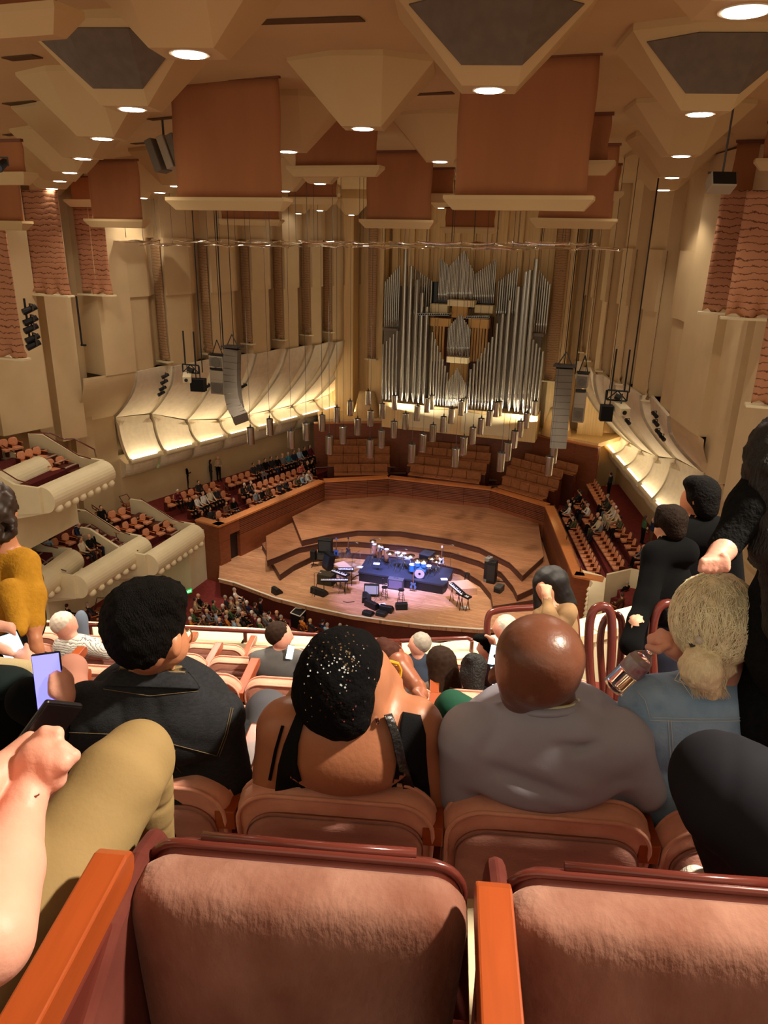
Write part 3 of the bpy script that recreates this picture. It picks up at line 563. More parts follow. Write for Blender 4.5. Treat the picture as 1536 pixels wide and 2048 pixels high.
# wall drapes (ruched)
def drape(p0,p1,z0,z1,label,cloth=RUCH,th=(0,.05,0),hem=.9,rail=True,cat='drape',grp='ruched drapes on the side walls'):
    p0=np.array([*p0[:2],0.]);p1=np.array([*p1[:2],0.]); d=p1-p0; L=np.linalg.norm(d); n=np.cross(d/L,[0,0,1.]); c=(p0+p1)/2+np.array([0,0,z0])
    t=empty('wall_drape',c,label,cat,grp)
    nv=max(12,int((z1-z0)*5))
    def f(u,v):
        z=z0+(z1-z0)*v; hv=max(0,1-(z-z0)/hem); b=.006*math.sin(z*17+math.sin(u*5)*.8)+hv*(.16*math.sin(u*17)+.1*math.sin(z*16))
        return p0+d*u+n*b+np.array([0,0,z+(.12*math.sin(u*11)*hv*(1-v))])
    m=MB(); m.grid(f,max(4,int(L*6)),nv,th=th); m.build('cloth',cloth,parent=t,off=c,smooth=True)
    if rail: m=MB(); m.box((p0+p1)/2+np.array([0,0,z0-.06]),(L+.3,.5,.08),R=rotz(math.atan2(d[1],d[0]))); m.build('bottom_rail',PLW,parent=t,off=c)
def dr_px(xl,xr,yb,ytop,Y,label,slope=0,**k):
    a=hit(xl,yb,1,Y);b=hit(xr,yb,1,Y+slope); zt=min(22.4,hit((xl+xr)/2,ytop,1,Y)[2]); drape(a,b,min(a[2],b[2]),zt,label,**k)
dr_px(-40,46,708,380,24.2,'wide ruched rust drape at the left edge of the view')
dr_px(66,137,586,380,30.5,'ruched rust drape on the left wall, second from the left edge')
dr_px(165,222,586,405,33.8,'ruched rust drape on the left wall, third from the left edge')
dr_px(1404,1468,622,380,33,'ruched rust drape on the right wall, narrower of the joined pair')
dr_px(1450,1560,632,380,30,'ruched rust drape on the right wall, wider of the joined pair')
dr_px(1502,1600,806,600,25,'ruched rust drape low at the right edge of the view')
def strips(Wf,s,ot,z0,side):
    for i in range(len(s)-1):
        S1=s[i+1]; o=ot[i+1]; a=Wf(S1-.12,0,o-.45);b=Wf(S1-.12,0,o+.27)
        if side=='right': b=Wf(S1-.1,0,o+.25); a=b+np.array([.1,.75,0])
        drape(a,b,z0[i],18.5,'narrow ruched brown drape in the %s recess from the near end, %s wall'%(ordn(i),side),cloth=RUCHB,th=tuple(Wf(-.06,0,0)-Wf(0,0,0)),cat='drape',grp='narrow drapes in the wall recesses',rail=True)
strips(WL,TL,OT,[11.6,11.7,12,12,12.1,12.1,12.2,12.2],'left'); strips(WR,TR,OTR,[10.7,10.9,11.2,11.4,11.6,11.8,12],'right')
drape(hit(735,640,1,53.4),hit(752,640,1,53.4),10.2,22,'narrow ruched brown drape left of the organ',cloth=RUCHB)
drape(hit(1098,650,1,53.4),hit(1122,650,1,53.4),9.6,22,'narrow ruched brown drape right of the organ',cloth=RUCHB)
# ================= acrylic reflectors =================
k=0
for x,Y in [(270,36),(330,37),(395,36),(455,38),(512,36),(560,40),(610,37),(655,42),(700,38),(745,43),(790,39),(835,44),(880,39),(925,43),(970,38),(1015,42),(1060,38),(1105,41),(1150,37),(1200,36),(640,34),(760,34),(880,34),(1000,34),(1110,33),(520,33)]:
    p=hit(x,490+.008*(x-700),1,Y); t=empty('acrylic_reflector',p,'clear acrylic sound panel over the stage, %s from the left end'%ordn(k),'sound reflector','clear acrylic sound panels over the stage',rz=random.uniform(-.3,.3))
    m=MB(); m.grid(lambda u,v:((u-.5)*1.9,(v-.5)*1.9,.16*((2*u-1)**2+(2*v-1)**2)*(-1)**k*.5),10,10,th=(0,0,.05)); m.build('panel',ACRY,parent=t,smooth=True)
    m=MB()
    for sx in (-1,1): m.cyl((sx*.6,0,0),(sx*.6,0,3.6),.012,n=5)
    m.build('wire',DGREY,parent=t); k+=1
# cables
for i,(x0,y0,x1,y1,Y,r) in enumerate([(333,385,405,745,37,.03),(375,385,447,700,38,.035),(428,420,443,700,38,.02),(455,455,468,700,38,.02),(1160,450,1128,735,38,.03),(1198,455,1150,748,38,.03),(1320,372,1258,785,36,.035),(1255,372,1218,785,36,.015),(1241,370,1170,750,38,.012)]):
    a=hit(x0,y0,1,Y);b=hit(x1,y1,1,Y+.3); a[0]=b[0];a[1]=b[1]; 
    top=ceilz(a[0],a[1]); m=MB(); m.cyl((b[0],b[1],b[2]),(b[0],b[1],top),r,n=6); m.build('hanging_cable',BLACK,label='dark cable dropping from the ceiling to the %s'%['left truss frame','left speaker cluster','left curved speaker array, left one','left curved speaker array, right one','right speaker array','right speaker cluster','right truss frame, thick one','right truss frame, thin one','right cluster, thin one'][i],cat='cable')
# ================= pendants =================
PEN=[(34,368),(118,322),(196,278),(265,242),(361,184),(156,443),(228,388),(305,343),(373,296),(435,256),(370,462),(431,410),(497,358),(558,312),(619,268),(590,487),(649,430),(702,377),(758,330),(800,283),(673,224),(500,210),(695,208),(820,512),(864,447),(912,391),(956,340),(1000,295),(1036,247),(852,240),(870,225),(1060,535),(1095,478),(1131,411),(1163,355),(1195,308),(1240,240),(1313,557),(1337,492),(1052,243)]
PX=[(600+x*.3776,740+y*.3776) for x,y in PEN]+[(502,889),(540,870),(583,896),(613,880)]
p=hit(*PX[0],2,7.55); pe=empty('cylinder_pendant',p,'x','pendant lamp','steel cylinder lamps over the stage')
m=MB(); m.lathe([(.2,0),(.21,.02),(.21,.98),(.2,1.0),(.17,1.0),(.17,.05),(.17,0)],n=20); m.build('shade',STEEL,parent=pe,smooth=False)
m=MB(); m.cyl((0,0,.9),(0,0,.97),.17,n=12); m.cyl((0,0,1.0),(0,0,1.18),.05,.03,n=8); m.build('cap',BLACK,parent=pe)
m=MB(); m.cyl((0,0,1.1),(0,0,10.8),.011,n=5); m.build('cord',DGREY,parent=pe)
kidmap(pe)
for i,(x,y) in enumerate(sorted(PX)):
    p=hit(x,y,2,7.55); lb='steel cylinder pendant lamp over the stage, %s from the left'%ordn(i)
    if i==0: pe.location=p; pe['label']=lb
    else: copytree(pe,loc=p,label=lb)
# ================= loudspeakers =================
def array(pts,w,label):
    # pts: list of pixel centres top->bottom at distance Y ; one cabinet between neighbours
    P=[hit(x,y,1,Y) for x,y,Y in pts]; c=P[-1]; t=empty('line_array_speaker',c,label,'loudspeaker')
    for i in range(len(P)-1):
        a,b=P[i],P[i+1]; d=(b-a); L=np.linalg.norm(d); zz=-d/L; xx=np.array([math.cos(R_(8)),math.sin(R_(8)),0]); xx-=zz*(xx@zz); xx/=np.linalg.norm(xx); yy=np.cross(zz,xx); R=np.stack([xx,yy,zz],1)
        q=MB(); q.box((a+b)/2,(w,.62,L*.95),R=R); cb=q.build('cabinet',GREYC if i%1 else GREYS,parent=t,off=c)
        q=MB(); q.box((a+b)/2+R@np.array([w/2+.015,0,0]),(.04,.35,L*.6),R=R,mi=0); q.build('side_rigging',DGREY,parent=cb)
    q=MB(); q.box(P[0]+np.array([0,0,.12]),(w+.25,.8,.08)); q.cyl(P[0]+np.array([-.35,0,.15]),P[0]+np.array([0,0,.8]),.03); q.cyl(P[0]+np.array([.35,0,.15]),P[0]+np.array([0,0,.8]),.03); q.build('rigging_frame',DGREY,parent=t,off=c)
array([(465,697,38),(464.5,710,38),(464.3,723,38),(464,736,38),(464,749,38),(464.3,762,38),(465,775,38),(466,787,37.95),(467.5,798,37.9),(469.5,808,37.8),(472,817,37.7),(475,825,37.55),(478.5,832,37.4),(482.5,838,37.2)],.85,'long curved hanging speaker column on the left, grey cabinets')
array([(1129,735+ i*13.2 ,38) for i in range(13)] and [(1129.5-i*1.15,736+i*13.2,38) for i in range(13)],.82,'long straight hanging speaker column right of the organ')
def cluster(x0,x1,y0,y1,Y,label):
    a=hit(x0,y1,1,Y);b=hit(x1,y0,1,Y); w=abs(b[0]-a[0]);h=b[2]-a[2]; c=np.array([(a[0]+b[0])/2,Y,a[2]]); t=empty('speaker_cluster',c,label,'loudspeaker')
    q=MB()
    q.box((0,0,h*.86),(w,.5,h*.27));q.box((0,0,h*.5),(w,.5,h*.24));q.box((0,0,h*.19),(w,.5,h*.38)); q.build('cabinet',GREYC,parent=t,bev=.02)
    q=MB(); q.box((0,-.26,h*.84),(w*.86,.03,h*.24)); q.box((0,-.26,h*.17),(w*.86,.03,h*.28)); q.build('grille',GREYS,parent=t)
    q=MB(); q.cyl((0,-.27,h*.84),(0,-.3,h*.84),w*.33,n=20); q.cyl((0,-.27,h*.17),(0,-.3,h*.17),w*.33,n=20); q.build('cone',mat('grey_cone',(104,98,88),.7),parent=t)
    q=MB(); q.box((0,-.255,h*.67),(w*.9,.03,h*.06)); q.box((0,0,h+.06),(w*1.1,.5,.05)); q.cyl((-w*.4,0,h),(0,0,h+.9),.025);q.cyl((w*.4,0,h),(0,0,h+.9),.025); q.build('rigging',BLACK,parent=t)
cluster(426,449,712,786,38.3,'grey speaker cluster hanging just behind the left curved column')
cluster(1144,1178,748,842,38.4,'grey speaker cluster hanging right of the straight speaker column')
def truss(x0,x1,y0,y1,Y,sq,label,lab2,lab3,wb):
    a=hit(x0,y1,1,Y);b=hit(x1,y0,1,Y);w=b[0]-a[0];h=b[2]-a[2];c=a.copy(); c[0]=(a[0]+b[0])/2
    q=MB()
    for sx in (-1,1): q.cyl((sx*w/2,0,0),(sx*w/2,0,h),.04,n=6); q.cyl((sx*w*.32,0,h),(sx*w*.32,0,h+1.9),.045,n=6)
    for z in (0,h): q.cyl((-w/2,0,z),(w/2,0,z),.045,n=6)
    q.cyl((-w/2,0,0),(0,0,h),.03,n=6); q.cyl((0,0,h),(w/2,0,0),.03,n=6); q.cyl((-w*.1,-.1,h*.5),(w*.2,-.1,h*.3),.14,n=8)
    o=q.build('truss_frame',BLACK,loc=c,label=label,cat='truss')
    a2=hit(sq[0],sq[3],1,Y-.2);b2=hit(sq[1],sq[2],1,Y-.2); w2=b2[0]-a2[0];h2=b2[2]-a2[2]; c2=a2.copy(); c2[0]+=w2/2; t=empty('square_speaker',c2,lab2,'loudspeaker','square black speakers under the trusses',rz=R_(12))
    MB().box((0,0,h2/2),(w2,.45,h2)).build('cabinet',BLACK,parent=t,bev=.02); MB().box((0,-.235,h2/2),(w2*.9,.02,h2*.9)).build('grille',mat('black_grille',(26,25,25),.8),parent=t)
    MB().cyl((-.12,0,h2),(-.12,0,h2+.7),.03).cyl((.12,0,h2),(.12,0,h2+.7),.03).build('bracket',BLACK,parent=t)
    p=hit(wb[0],wb[1],1,Y-.3); t=empty('white_projector_box',p,lab3,'light fixture','white fixtures under the trusses',rz=.5); MB().box((0,0,0),(.5,.8,.4),R=rotx(.2)).build('housing',PLW,parent=t,bev=.03); MB().cyl((0,.1,.2),(0,.1,.7),.03).build('bracket',DGREY,parent=t); MB().cyl((-.05,-.42,-.08),(-.05,-.46,-.08),.1).build('lens',BLACK,parent=t)
truss(366,397,731,744,37,(385,409,758,781),'small black truss frame hanging left of the curved speaker column','square black speaker hanging under the left truss','white fixture hanging on the left truss',(375,755))
truss(1213,1256,783,799,36,(1198,1227,811,840),'small black truss frame hanging before the right wall','square black speaker hanging under the right truss','white fixture hanging on the right truss',(1243,818))
# ceiling speakers
def cspk(px,py,Y,s,label,rod,rz=0,tilt=-.5):
    p=hit(px,py,1,Y); t=empty('ceiling_speaker',p,label,'loudspeaker',rz=rz)
    R=rotx(tilt); MB().box((0,0,0),(s*1.5,s,s*.9),R=R).build('cabinet',GREYC,parent=t,bev=.03); MB().box(R@np.array([0,-s*.5-.01,0]),(s*1.35,.03,s*.75),R=R).build('grille',BLACK,parent=t)
    h=ceilz(p[0],p[1])-p[2]; MB().cyl((0,0,s*.4),(0,0,h),.025,n=6).box((0,0,s*.55),(s*1.7,.06,.05)).build('hanging_rod',DGREY,parent=t)
cspk(1442,366,22,.42,'small speaker with black grille on a ceiling rod at the upper right',1,rz=.3)
p=hit(330,312,1,25.); t=empty('ceiling_speaker_cluster',p,'tilted grey speaker cabinets tucked beside the large left banner','loudspeaker')
for i,(dx,dz) in enumerate(((-.28,0),(.22,.1),(.6,.15))): MB().box((dx,0,dz),(.3,.7,1.1),R=roty(-.35)).build('cabinet',[GREYS,GREYC,GREYS][i],parent=t,bev=.03)
MB().cyl((0,0,.5),(0,0,2.6),.04).build('hanging_rod',DGREY,parent=t)
def spot(p,label,rz=0,g=None,sc=1.,parent=None):
    t=empty('spotlight',p,label,'spotlight',g,rz=rz); MB().cyl((0,.2*sc,.08*sc),(0,-.22*sc,-.08*sc),.09*sc,.11*sc,n=12).build('barrel',BLACK,parent=t); MB().box((0,.05*sc,.17*sc),(.26*sc,.05*sc,.03*sc)).box((-.13*sc,.05*sc,.08*sc),(.02*sc,.05*sc,.2*sc)).box((.13*sc,.05*sc,.08*sc),(.02*sc,.05*sc,.2*sc)).build('yoke',DGREY,parent=t); MB().cyl((0,-.22*sc,-.08*sc),(0,-.235*sc,-.085*sc),.09*sc,n=12).build('lens',mat('dark_lens',(30,32,52),.2),parent=t); return t
spot(hit(4,330,1,17.),'black spotlight hanging before the left edge banner',rz=.4,sc=1.1)
for i,(x,y) in enumerate([(331,752),(329,764),(326,777),(323,787)]): spot(hit(x,y,1,37.5),'small black spotlight on the first left wall shell, %s from the top'%ordn(i),rz=-.6,g='spotlights on the left shell edges')
for i,(x,y) in enumerate([(417,772),(488,772),(547,775)]): spot(hit(x,y,1,[42,45,48.6][i]-1),'single small spotlight on the %s left wall shell edge'%ordn(i+1),rz=-.6,g='spotlights on the left shell edges')
for i,(x,y) in enumerate([(1309,829),(1311,846),(1316,864),(1324,875),(1255,843)]): spot(hit(x,y,1,40.5 if i<4 else 44),'small black spotlight on the right wall shell edge, %s'%(['topmost','second from top','third from top','lowest','alone on the farther shell'][i]),rz=.6,g='spotlights on the right shell edges')
for i,(x,y) in enumerate([(60,619),(62,641),(63,657),(66,677),(68,690)]): spot(hit(x,y,1,26.5),'black spotlight in the vertical row on the left tower, %s from the top'%ordn(i),rz=-.5,g='spotlights on the left tower',sc=1.35)
a=hit(50,597,1,26.8);b=hit(62,695,1,26.8); MB().cyl((b[0],b[1],b[2]),(b[0],b[1],a[2]),.05).build('lighting_pole',BLACK,label='black vertical pole carrying the left tower spotlights',cat='pole')
a=hit(150,592,1,33);b=hit(164,690,1,33); MB().cyl((b[0],b[1],b[2]),(b[0],b[1],a[2]),.05).box((b[0]+.1,b[1],b[2]),(.3,.1,.1)).build('lighting_pole',BLACK,label='bare dark pole on the left tower under the third drape',cat='pole')
for i,(x,y,Y) in enumerate([(801,853,None),(1013,870,None),(315,929,None),(328,1137,None),(376,1183,None)]):
    if i<2: p=hit(x,y,1,52.6)-np.array([0,.15,0])
    elif i==2: p=hitp(x,y,WL(0,0,.03),LN)
    else: p=hit(x,y,0,-11.6 if i==3 else -10.7)
    t=empty('exit_sign',p,'small green lit exit sign '+['behind the stage, left one','behind the stage, right one','on the left wall under the first lamp','on the cream wall under the left boxes','low by the stage left corner'][i],'sign',rz=0 if i<2 else (R_(74) if i==2 else R_(60)))
    s=.95; MB().box((0,0,0),(.5*s,.08,.24*s)).build('housing',EXITG,parent=t)
    o=text_mesh('exit_letters','EXIT',.2*s,mat('white_letters',(240,255,245),.4,emit=1),t,.004); o.location=(0,-.05,0); o.rotation_euler=(R_(90),0,0)
# ================= pipe organ =================
OY=53.0; OC=hit(912,850,1,OY); org=empty('pipe_organ',(OC[0],OY,OC[2]),'large pipe organ with silver pipes on a cream base at the back of the hall','organ')
org.location=(OC[0],OY,5.4); oo=np.array(org.location)
def O(x,y,Y): return hit(720+x*.2734,460+y*.2734,1,Y)
NP=[0]; REST=MB()
def pipe(x,yt,yb,wpx,Y,feet=40,m_=None):
    t=O(x,yt,Y);b=O(x,yb,Y); f=O(x,yb+feet,Y); xx=b[0]; r=wpx*.2734/F*(Y*1.05)/2
    q=MB() if NP[0]<100 else REST; q.cyl((xx,Y,b[2]),(xx,Y,t[2]),r,n=14); q.cyl((xx,Y,f[2]),(xx,Y,b[2]),r*.35,r,n=14)
    q.box((xx,Y-r*.93,b[2]+r*1.6),(r*1.1,r*.3,r*1.6))
    if NP[0]<100: q.build('pipe',m_ or PIPE,parent=org,off=oo)
    NP[0]+=1
def row(x0,x1,n,ys,yb,w,Y,**k):
    for i in range(n):
        u=i/(n-1) if n>1 else 0; s=u*(len(ys)-1); j=min(len(ys)-2,int(s)); yt=ys[j]+(ys[j+1]-ys[j])*(s-j) if len(ys)>1 else ys[0]
        pipe(x0+(x1-x0)*u,yt,(yb if not isinstance(yb,tuple) else yb[0]+(yb[1]-yb[0])*u),w,Y,**k)
for x,yt,w in [(305,140,36),(347,262,34),(393,362,33),(430,458,30),(467,560,28)]: pipe(x,yt,1195,w,52.3,feet=110)
for x,yt,w in [(1203,208,36),(1163,290,34),(1138,300,32),(1095,410,32),(1042,512,30),(1000,610,28),(965,680,26)]: pipe(x,yt,1240,w,52.3,feet=110)
row(510,632,7,[745,1040],1235,18,52.2,feet=70); row(935,795,7,[780,1015],1270,18,52.2,feet=70)
row(163,258,5,[835,735],1235,17,52.2,feet=60); row(1200,1300,5,[770,885],1310,17,52.2,feet=60)
row(180,280,8,[375,262],660,13,52.8,feet=60); row(1240,1362,8,[250,395],700,13,52.8,feet=60)
row(640,798,15,[712,612,720],870,11,52.2,feet=60)
row(628,770,15,[1120,1008,1130],1240,10,51.9,feet=50)
row(640,740,10,[270,150],470,11,53.1,feet=45); row(748,820,8,[150,300],470,11,53.1,feet=45)
row(575,642,7,[208,262],480,11,53.3,feet=35); row(832,978,12,[320,215],490,11,53.3,feet=45)
row(365,515,10,[262,370],600,13,53.3,feet=20); row(1000,1130,9,[370,272],610,13,53.3,feet=20)
REST.build('small_pipes',PIPE,parent=org,off=oo,kind='stuff')
def ob(x0,x1,y0,y1,Y,d,m_,name,z=None):
    a=O(x0,y1,Y);b=O(x1,y0,Y); q=MB(); q.box(((a[0]+b[0])/2,Y+d/2,(a[2]+b[2])/2),(abs(b[0]-a[0]),d,abs(b[2]-a[2]))); return q.build(name,m_,parent=org,off=oo,bev=.02)
CASE=mat('grey_organ_case',(118,108,96),.6); CRM=mat('cream_organ_chest',(238,222,176),.5); WP=mat('wood_organ_pipe',(206,160,92),.5)
ob(165,515,420,1290,53.5,.4,CASE,'case_panel'); ob(960,1365,420,1330,53.5,.4,CASE,'case_panel'); ob(510,980,500,560,53.6,.3,BLACKG,'case_shadow_panel'); ob(515,975,640,1290,53.7,.3,WOODD,'case_back')
ob(520,570,380,545,53.55,.2,BLACKG,'case_side'); ob(958,992,385,550,53.55,.2,BLACKG,'case_side')
ob(638,836,520,556,52.4,.8,CRM,'wind_chest'); ob(510,640,546,600,52.7,.8,CRM,'wind_chest'); ob(836,972,556,605,52.7,.8,CRM,'wind_chest')
ob(510,665,650,700,52.7,.6,WP,'wind_chest'); ob(790,945,655,715,52.7,.6,WP,'wind_chest'); ob(668,790,556,640,53.0,.4,WP,'wind_chest')
ob(630,792,936,968,52.0,.8,CRM,'wind_chest'); ob(650,790,968,1120,53.2,.3,WP,'panel')
ob(165,275,722,736,52.5,.5,CASE,'shelf'); ob(1190,1340,758,772,52.5,.5,CASE,'shelf')
for x in (530,552,574,596,618): pipe(x,705,960,11,52.9,feet=5,m_=WP)
for x in (812,832,852,872,892,915,536,558,580,602): a=O(x,960,52.9);b=O(x,700,52.9); MB().box((a[0],52.88,(a[2]+b[2])/2),(.14,.14,b[2]-a[2])).build('wooden_pipe',WP,parent=org,off=oo)
for x in list(np.linspace(452,660,14))+list(np.linspace(795,950,11)):
    a=O(x,612 if x<700 else 632,52.2); q=MB(); q.cyl((a[0],52.9,a[2]),(a[0],51.6,a[2]),.05,.085,n=12); q.cyl((a[0],51.61,a[2]),(a[0],51.58,a[2]),.07,n=12,mi=1); q.build('horizontal_trumpet',[STEEL,BLACK],parent=org,off=oo)
# base with triangular white front panels
a=O(150,1300,51.6);b=O(1290,1370,51.6)
q=MB(); zb=5.35; q.prism([(a[0],51.9,zb),(b[0],51.9,zb),(b[0],53.9,zb),(a[0],53.9,zb)],(0,0,max(.2,min(a[2],b[2])+.4-zb))); q.build('base',GOLD,parent=org,off=oo)
zt=min(a[2],b[2])+.3; q=MB(); mx=(a[0]+b[0])/2
q.prism([(a[0]+1,51.88,zb+.25),(mx-.4,51.88,zb+.25),(mx-.4,51.88,zt),(a[0]+2.6,51.88,zt-.25)],(0,-.08,0)); q.prism([(mx+.4,51.88,zb+.25),(b[0]-1,51.88,zb+.25),(b[0]-2.6,51.88,zt-.25),(mx+.4,51.88,zt)],(0,-.08,0)); q.build('base_panel',PLW,parent=org,off=oo)
# ================= crowd prototypes =================
HAIRC={'black':(22,18,16),'brown':(62,42,30),'grey':(150,142,132),'white':(222,214,202),'blond':(196,164,116),'bald':(206,152,122)}
CLC={'black':(20,19,21),'charcoal':(48,46,48),'navy':(34,42,66),'grey':(112,112,116),'white':(214,210,202),'beige':(178,152,118),'teal':(62,120,140),'maroon':(98,34,48),'pink':(204,112,106),'olive':(84,82,56),'brown':(96,64,44),'pale blue':(150,174,196),'orange':(190,112,44),'green':(70,96,62),'cream':(206,190,160),'denim':(70,92,120),'mustard':(170,122,34)}
def hm(n): return mat('hair_'+n,HAIRC[n],.6,var=.2,scale=60)
def cm(n): return mat('cloth_'+n.replace(' ','_'),CLC[n],.85,var=.1,scale=20)
def person_prims(pose):
    P=[]; c=lambda a,b,ra,rb,m: P.append(('c',a,b,ra,rb,m))
    if pose.startswith('sit'):
        lean={'sit_back':-.06,'sit_up':.02,'sit_lean':.2,'sit_phone':.1}[pose]
        sh=(0,.02+lean,1.0 if pose!='sit_lean' else .93); 
        P.append(('e',(0,.04+lean*.45,.72),(.17,.125,.3),rotx(lean*.9),2)); P.append(('e',(0,.05,.5),(.19,.15,.13),None,3))
        c((-.16,sh[1],sh[2]),(.16,sh[1],sh[2]),.075,.075,2)
        hd=(0,lean*1.25+.04,sh[2]+.24); c((0,sh[1],sh[2]),(0,hd[1]-.01,hd[2]-.05),.06,.05,0)
        for s in (-1,1):
            c((s*.1,.08,.5),(s*.13,.5,.5),.095,.068,3); c((s*.13,.5,.49),(s*.14,.56,.1),.064,.045,3); c((s*.14,.54,.05),(s*.15,.7,.035),.042,.038,4)
            el=(s*.25,sh[1]+.12,sh[2]-.26); c((s*.19,sh[1],sh[2]-.01),el,.055,.046,2)
            hn={'sit_back':(s*.12,.36,.62),'sit_up':(s*.1,.4,.6),'sit_lean':(s*.06,.5,.62),'sit_phone':(s*.05,.42,.84)}[pose]
            c(el,hn,.044,.03,2); c(hn,(hn[0]*.6,hn[1]+.08,hn[2]),.032,.026,0)
        if pose=='sit_phone': P.append(('b',(0,.5,.88),(.035,.01,.07),None,.005,4))
    else:
        P.append(('e',(0,0,1.2),(.19,.12,.3),None,2)); P.append(('e',(0,0,.95),(.17,.125,.14),None,3)); c((-.17,0,1.42),(.17,0,1.42),.07,.07,2)
        hd=(0,.03,1.64); c((0,0,1.44),(0,.02,1.58),.06,.05,0)
        for s in (-1,1):
            c((s*.09,0,.9),(s*.1,.02,.5),.09,.065,3); c((s*.1,.02,.5),(s*.11,0,.1),.062,.045,3); c((s*.11,-.02,.05),(s*.12,.16,.04),.042,.038,4)
            el=(s*.27,.0,1.14); c((s*.21,0,1.4),el,.056,.046,2)
            hn=(s*.24,.1,.88) if pose=='stand' else (s*.06,.26,1.16)
            c(el,hn,.044,.03,2); c(hn,(hn[0],hn[1]+.04,hn[2]-.07),.032,.026,0)
    P.append(('e',hd,(.078,.095,.115),None,0)); P.append(('e',(hd[0],hd[1]-.022,hd[2]+.028),(.087,.092,.105),None,1)); P.append(('c',(0,hd[1]+.09,hd[2]-.01),(0,hd[1]+.1,hd[2]-.02),.016,.014,0))
    return P
PROTO={}
def crowd(pose,loc,rz,hair,top,trs,label,skin=SKINL,group=None,sc=1.,long=False):
    key=pose+('_l' if long else '')
    if key not in PROTO:
        P=person_prims(pose)
        if long: 
            h=[p for p in P if p[-1]==1][0][1]; P.append(('e',(h[0],h[1]-.05,h[2]-.12),(.09,.06,.17),None,1))
        V,Q,M=sdfmesh(P,.021,.03); me=bpy.data.meshes.new('person_'+key); me.from_pydata(V.tolist(),[],Q.tolist()); 
        for _ in range(5): me.materials.append(BLACK)
        me.polygons.foreach_set('material_index',M.tolist()); me.polygons.foreach_set('use_smooth',[True]*len(Q)); PROTO[key]=me
    o=bpy.data.objects.new('person',PROTO[key]); COL.objects.link(o); o.location=tuple(float(t) for t in loc); o.rotation_euler=(0,0,rz); o.scale=(sc,)*3
    for i,m in enumerate((skin,hm(hair) if hair!='bald' else skin,cm(top),cm(trs),BLACK)): o.material_slots[i].link='OBJECT'; o.material_slots[i].material=m
    USED.add(label) ; return props(o,label,'person',group)
USED=set()
def chair_mesh():
    m=MB()
    m.grid(lambda u,v:((u-.5)*.48,.02+v*.46,.42+.035*math.sin(math.pi*u)**.5*math.sin(math.pi*v)**.5),6,6,mi=0,th=(0,0,-.09))
    # oval padded back, rose in front, shell behind
    ring=[(.245*math.copysign(abs(math.cos(t))**.6,math.cos(t)),.22*math.copysign(abs(math.sin(t))**.8,math.sin(t))) for t in np.linspace(0,2*math.pi,20,endpoint=False)]
    def bp(x,z,y): return (x,-.02+y-(z)*.22,.66+z)
    vs=[bp(x,z,.03) for x,z in ring]+[bp(x*.75,z*.75,.06) for x,z in ring]+[bp(x,z,-.04) for x,z in ring]
    n=20; m.add(vs,[(i,(i+1)%n,n+(i+1)%n,n+i) for i in range(n)]+[tuple(range(n,2*n))],0); m.add(vs,[((i+1)%n,i,2*n+i,2*n+(i+1)%n) for i in range(n)]+[tuple(range(3*n-1,2*n-1,-1))],1)
    for s in (-1,1): m.box((s*.275,.2,.62),(.05,.42,.03),mi=2); m.box((s*.275,.08,.3),(.03,.3,.6),mi=1)
    m.box((0,.2,.2),(.1,.2,.4),mi=1)
    return m
_cm=chair_mesh().build('theater_chair',[PLUSHF,WOODD,mat('chair_arm_oak',(206,118,62),.4,var=.1,scale=6)],loc=(0,0,-50)); CH0=[_cm,True]
def chair(loc,rz,label,group):
    if CH0[1]: o=CH0[0]; CH0[1]=False
    else: o=CH0[0].copy(); COL.objects.link(o)
    o.location=tuple(float(t) for t in loc); o.rotation_euler=(0,0,rz); return props(o,label,'chair',group)
LOOKI=[0]
def chairs(a,b,zf,n,where,face,people=(),skip=(),grp='seats',stair=None,poses=('sit_up','sit_back','sit_lean','sit_phone')):
    """row of seats whose back tops run from pixel a to pixel b over floor zf; people: (px,py,hair,top,trousers)"""
    A=hit(a[0],a[1],2,zf+.85);B=hit(b[0],b[1],2,zf+.85); A[2]=B[2]=zf; d=B-A; L=np.linalg.norm(d); n=n or int(L/.57)+1; d/=L
    nn=np.array([-d[1],d[0],0]); nn=nn if nn@np.array([*face,0])>0 else -nn; rz=math.atan2(nn[1],nn[0])-math.pi/2
    C_=[A+d*L*i/(n-1) for i in range(n)]; occ={}
    for pr in people:
        best=min((i for i in range(n) if i not in occ and i not in skip),key=lambda i:(lambda q:(q[0]-pr[0])**2+(q[1]-pr[1])**2)(proj(C_[i]+nn*.12+np.array([0,0,1.22]))),default=None)
        if best is not None: occ[best]=pr
    for i in range(n):
        if i in skip: continue
        chair(C_[i],rz,'%s chair, %s from the %s'%('occupied' if i in occ else 'empty',ordn(i),where),grp)
        if i in occ:
            pr=occ[i]; LOOKI[0]+=1; ps=pr[5] if len(pr)>5 else poses[(i*7+LOOKI[0])%len(poses)]
            crowd(ps,C_[i]+np.array([0,0,0]),rz+random.uniform(-.25,.25),pr[2],pr[3],pr[4],'%s%s person, %s top, %s from the %s'%(pr[2],'' if pr[2]=='bald' else '-haired',pr[3],ordn(i),where),skin=random.choice([SKINL,SKINL,SKINT]),group='people seated in the hall',sc=random.uniform(.96,1.04),long=(pr[2] in('brown','blond') and i%2==0))
def c3(x,y): return (300+x*.2604,880+y*.2604)
def P3(*l): return [(*c3(x,y),h,t,b) for x,y,h,t,b in l]
LF=(1,-.2)
chairs(c3(405,600),c3(640,500),1.6,None,'near end of the left terrace front row',LF,P3((580,520,'brown','brown','black'),(635,460,'grey','black','charcoal'),(350,520,'black','black','black'),(420,560,'black','charcoal','black')),grp='seats on the left terrace')
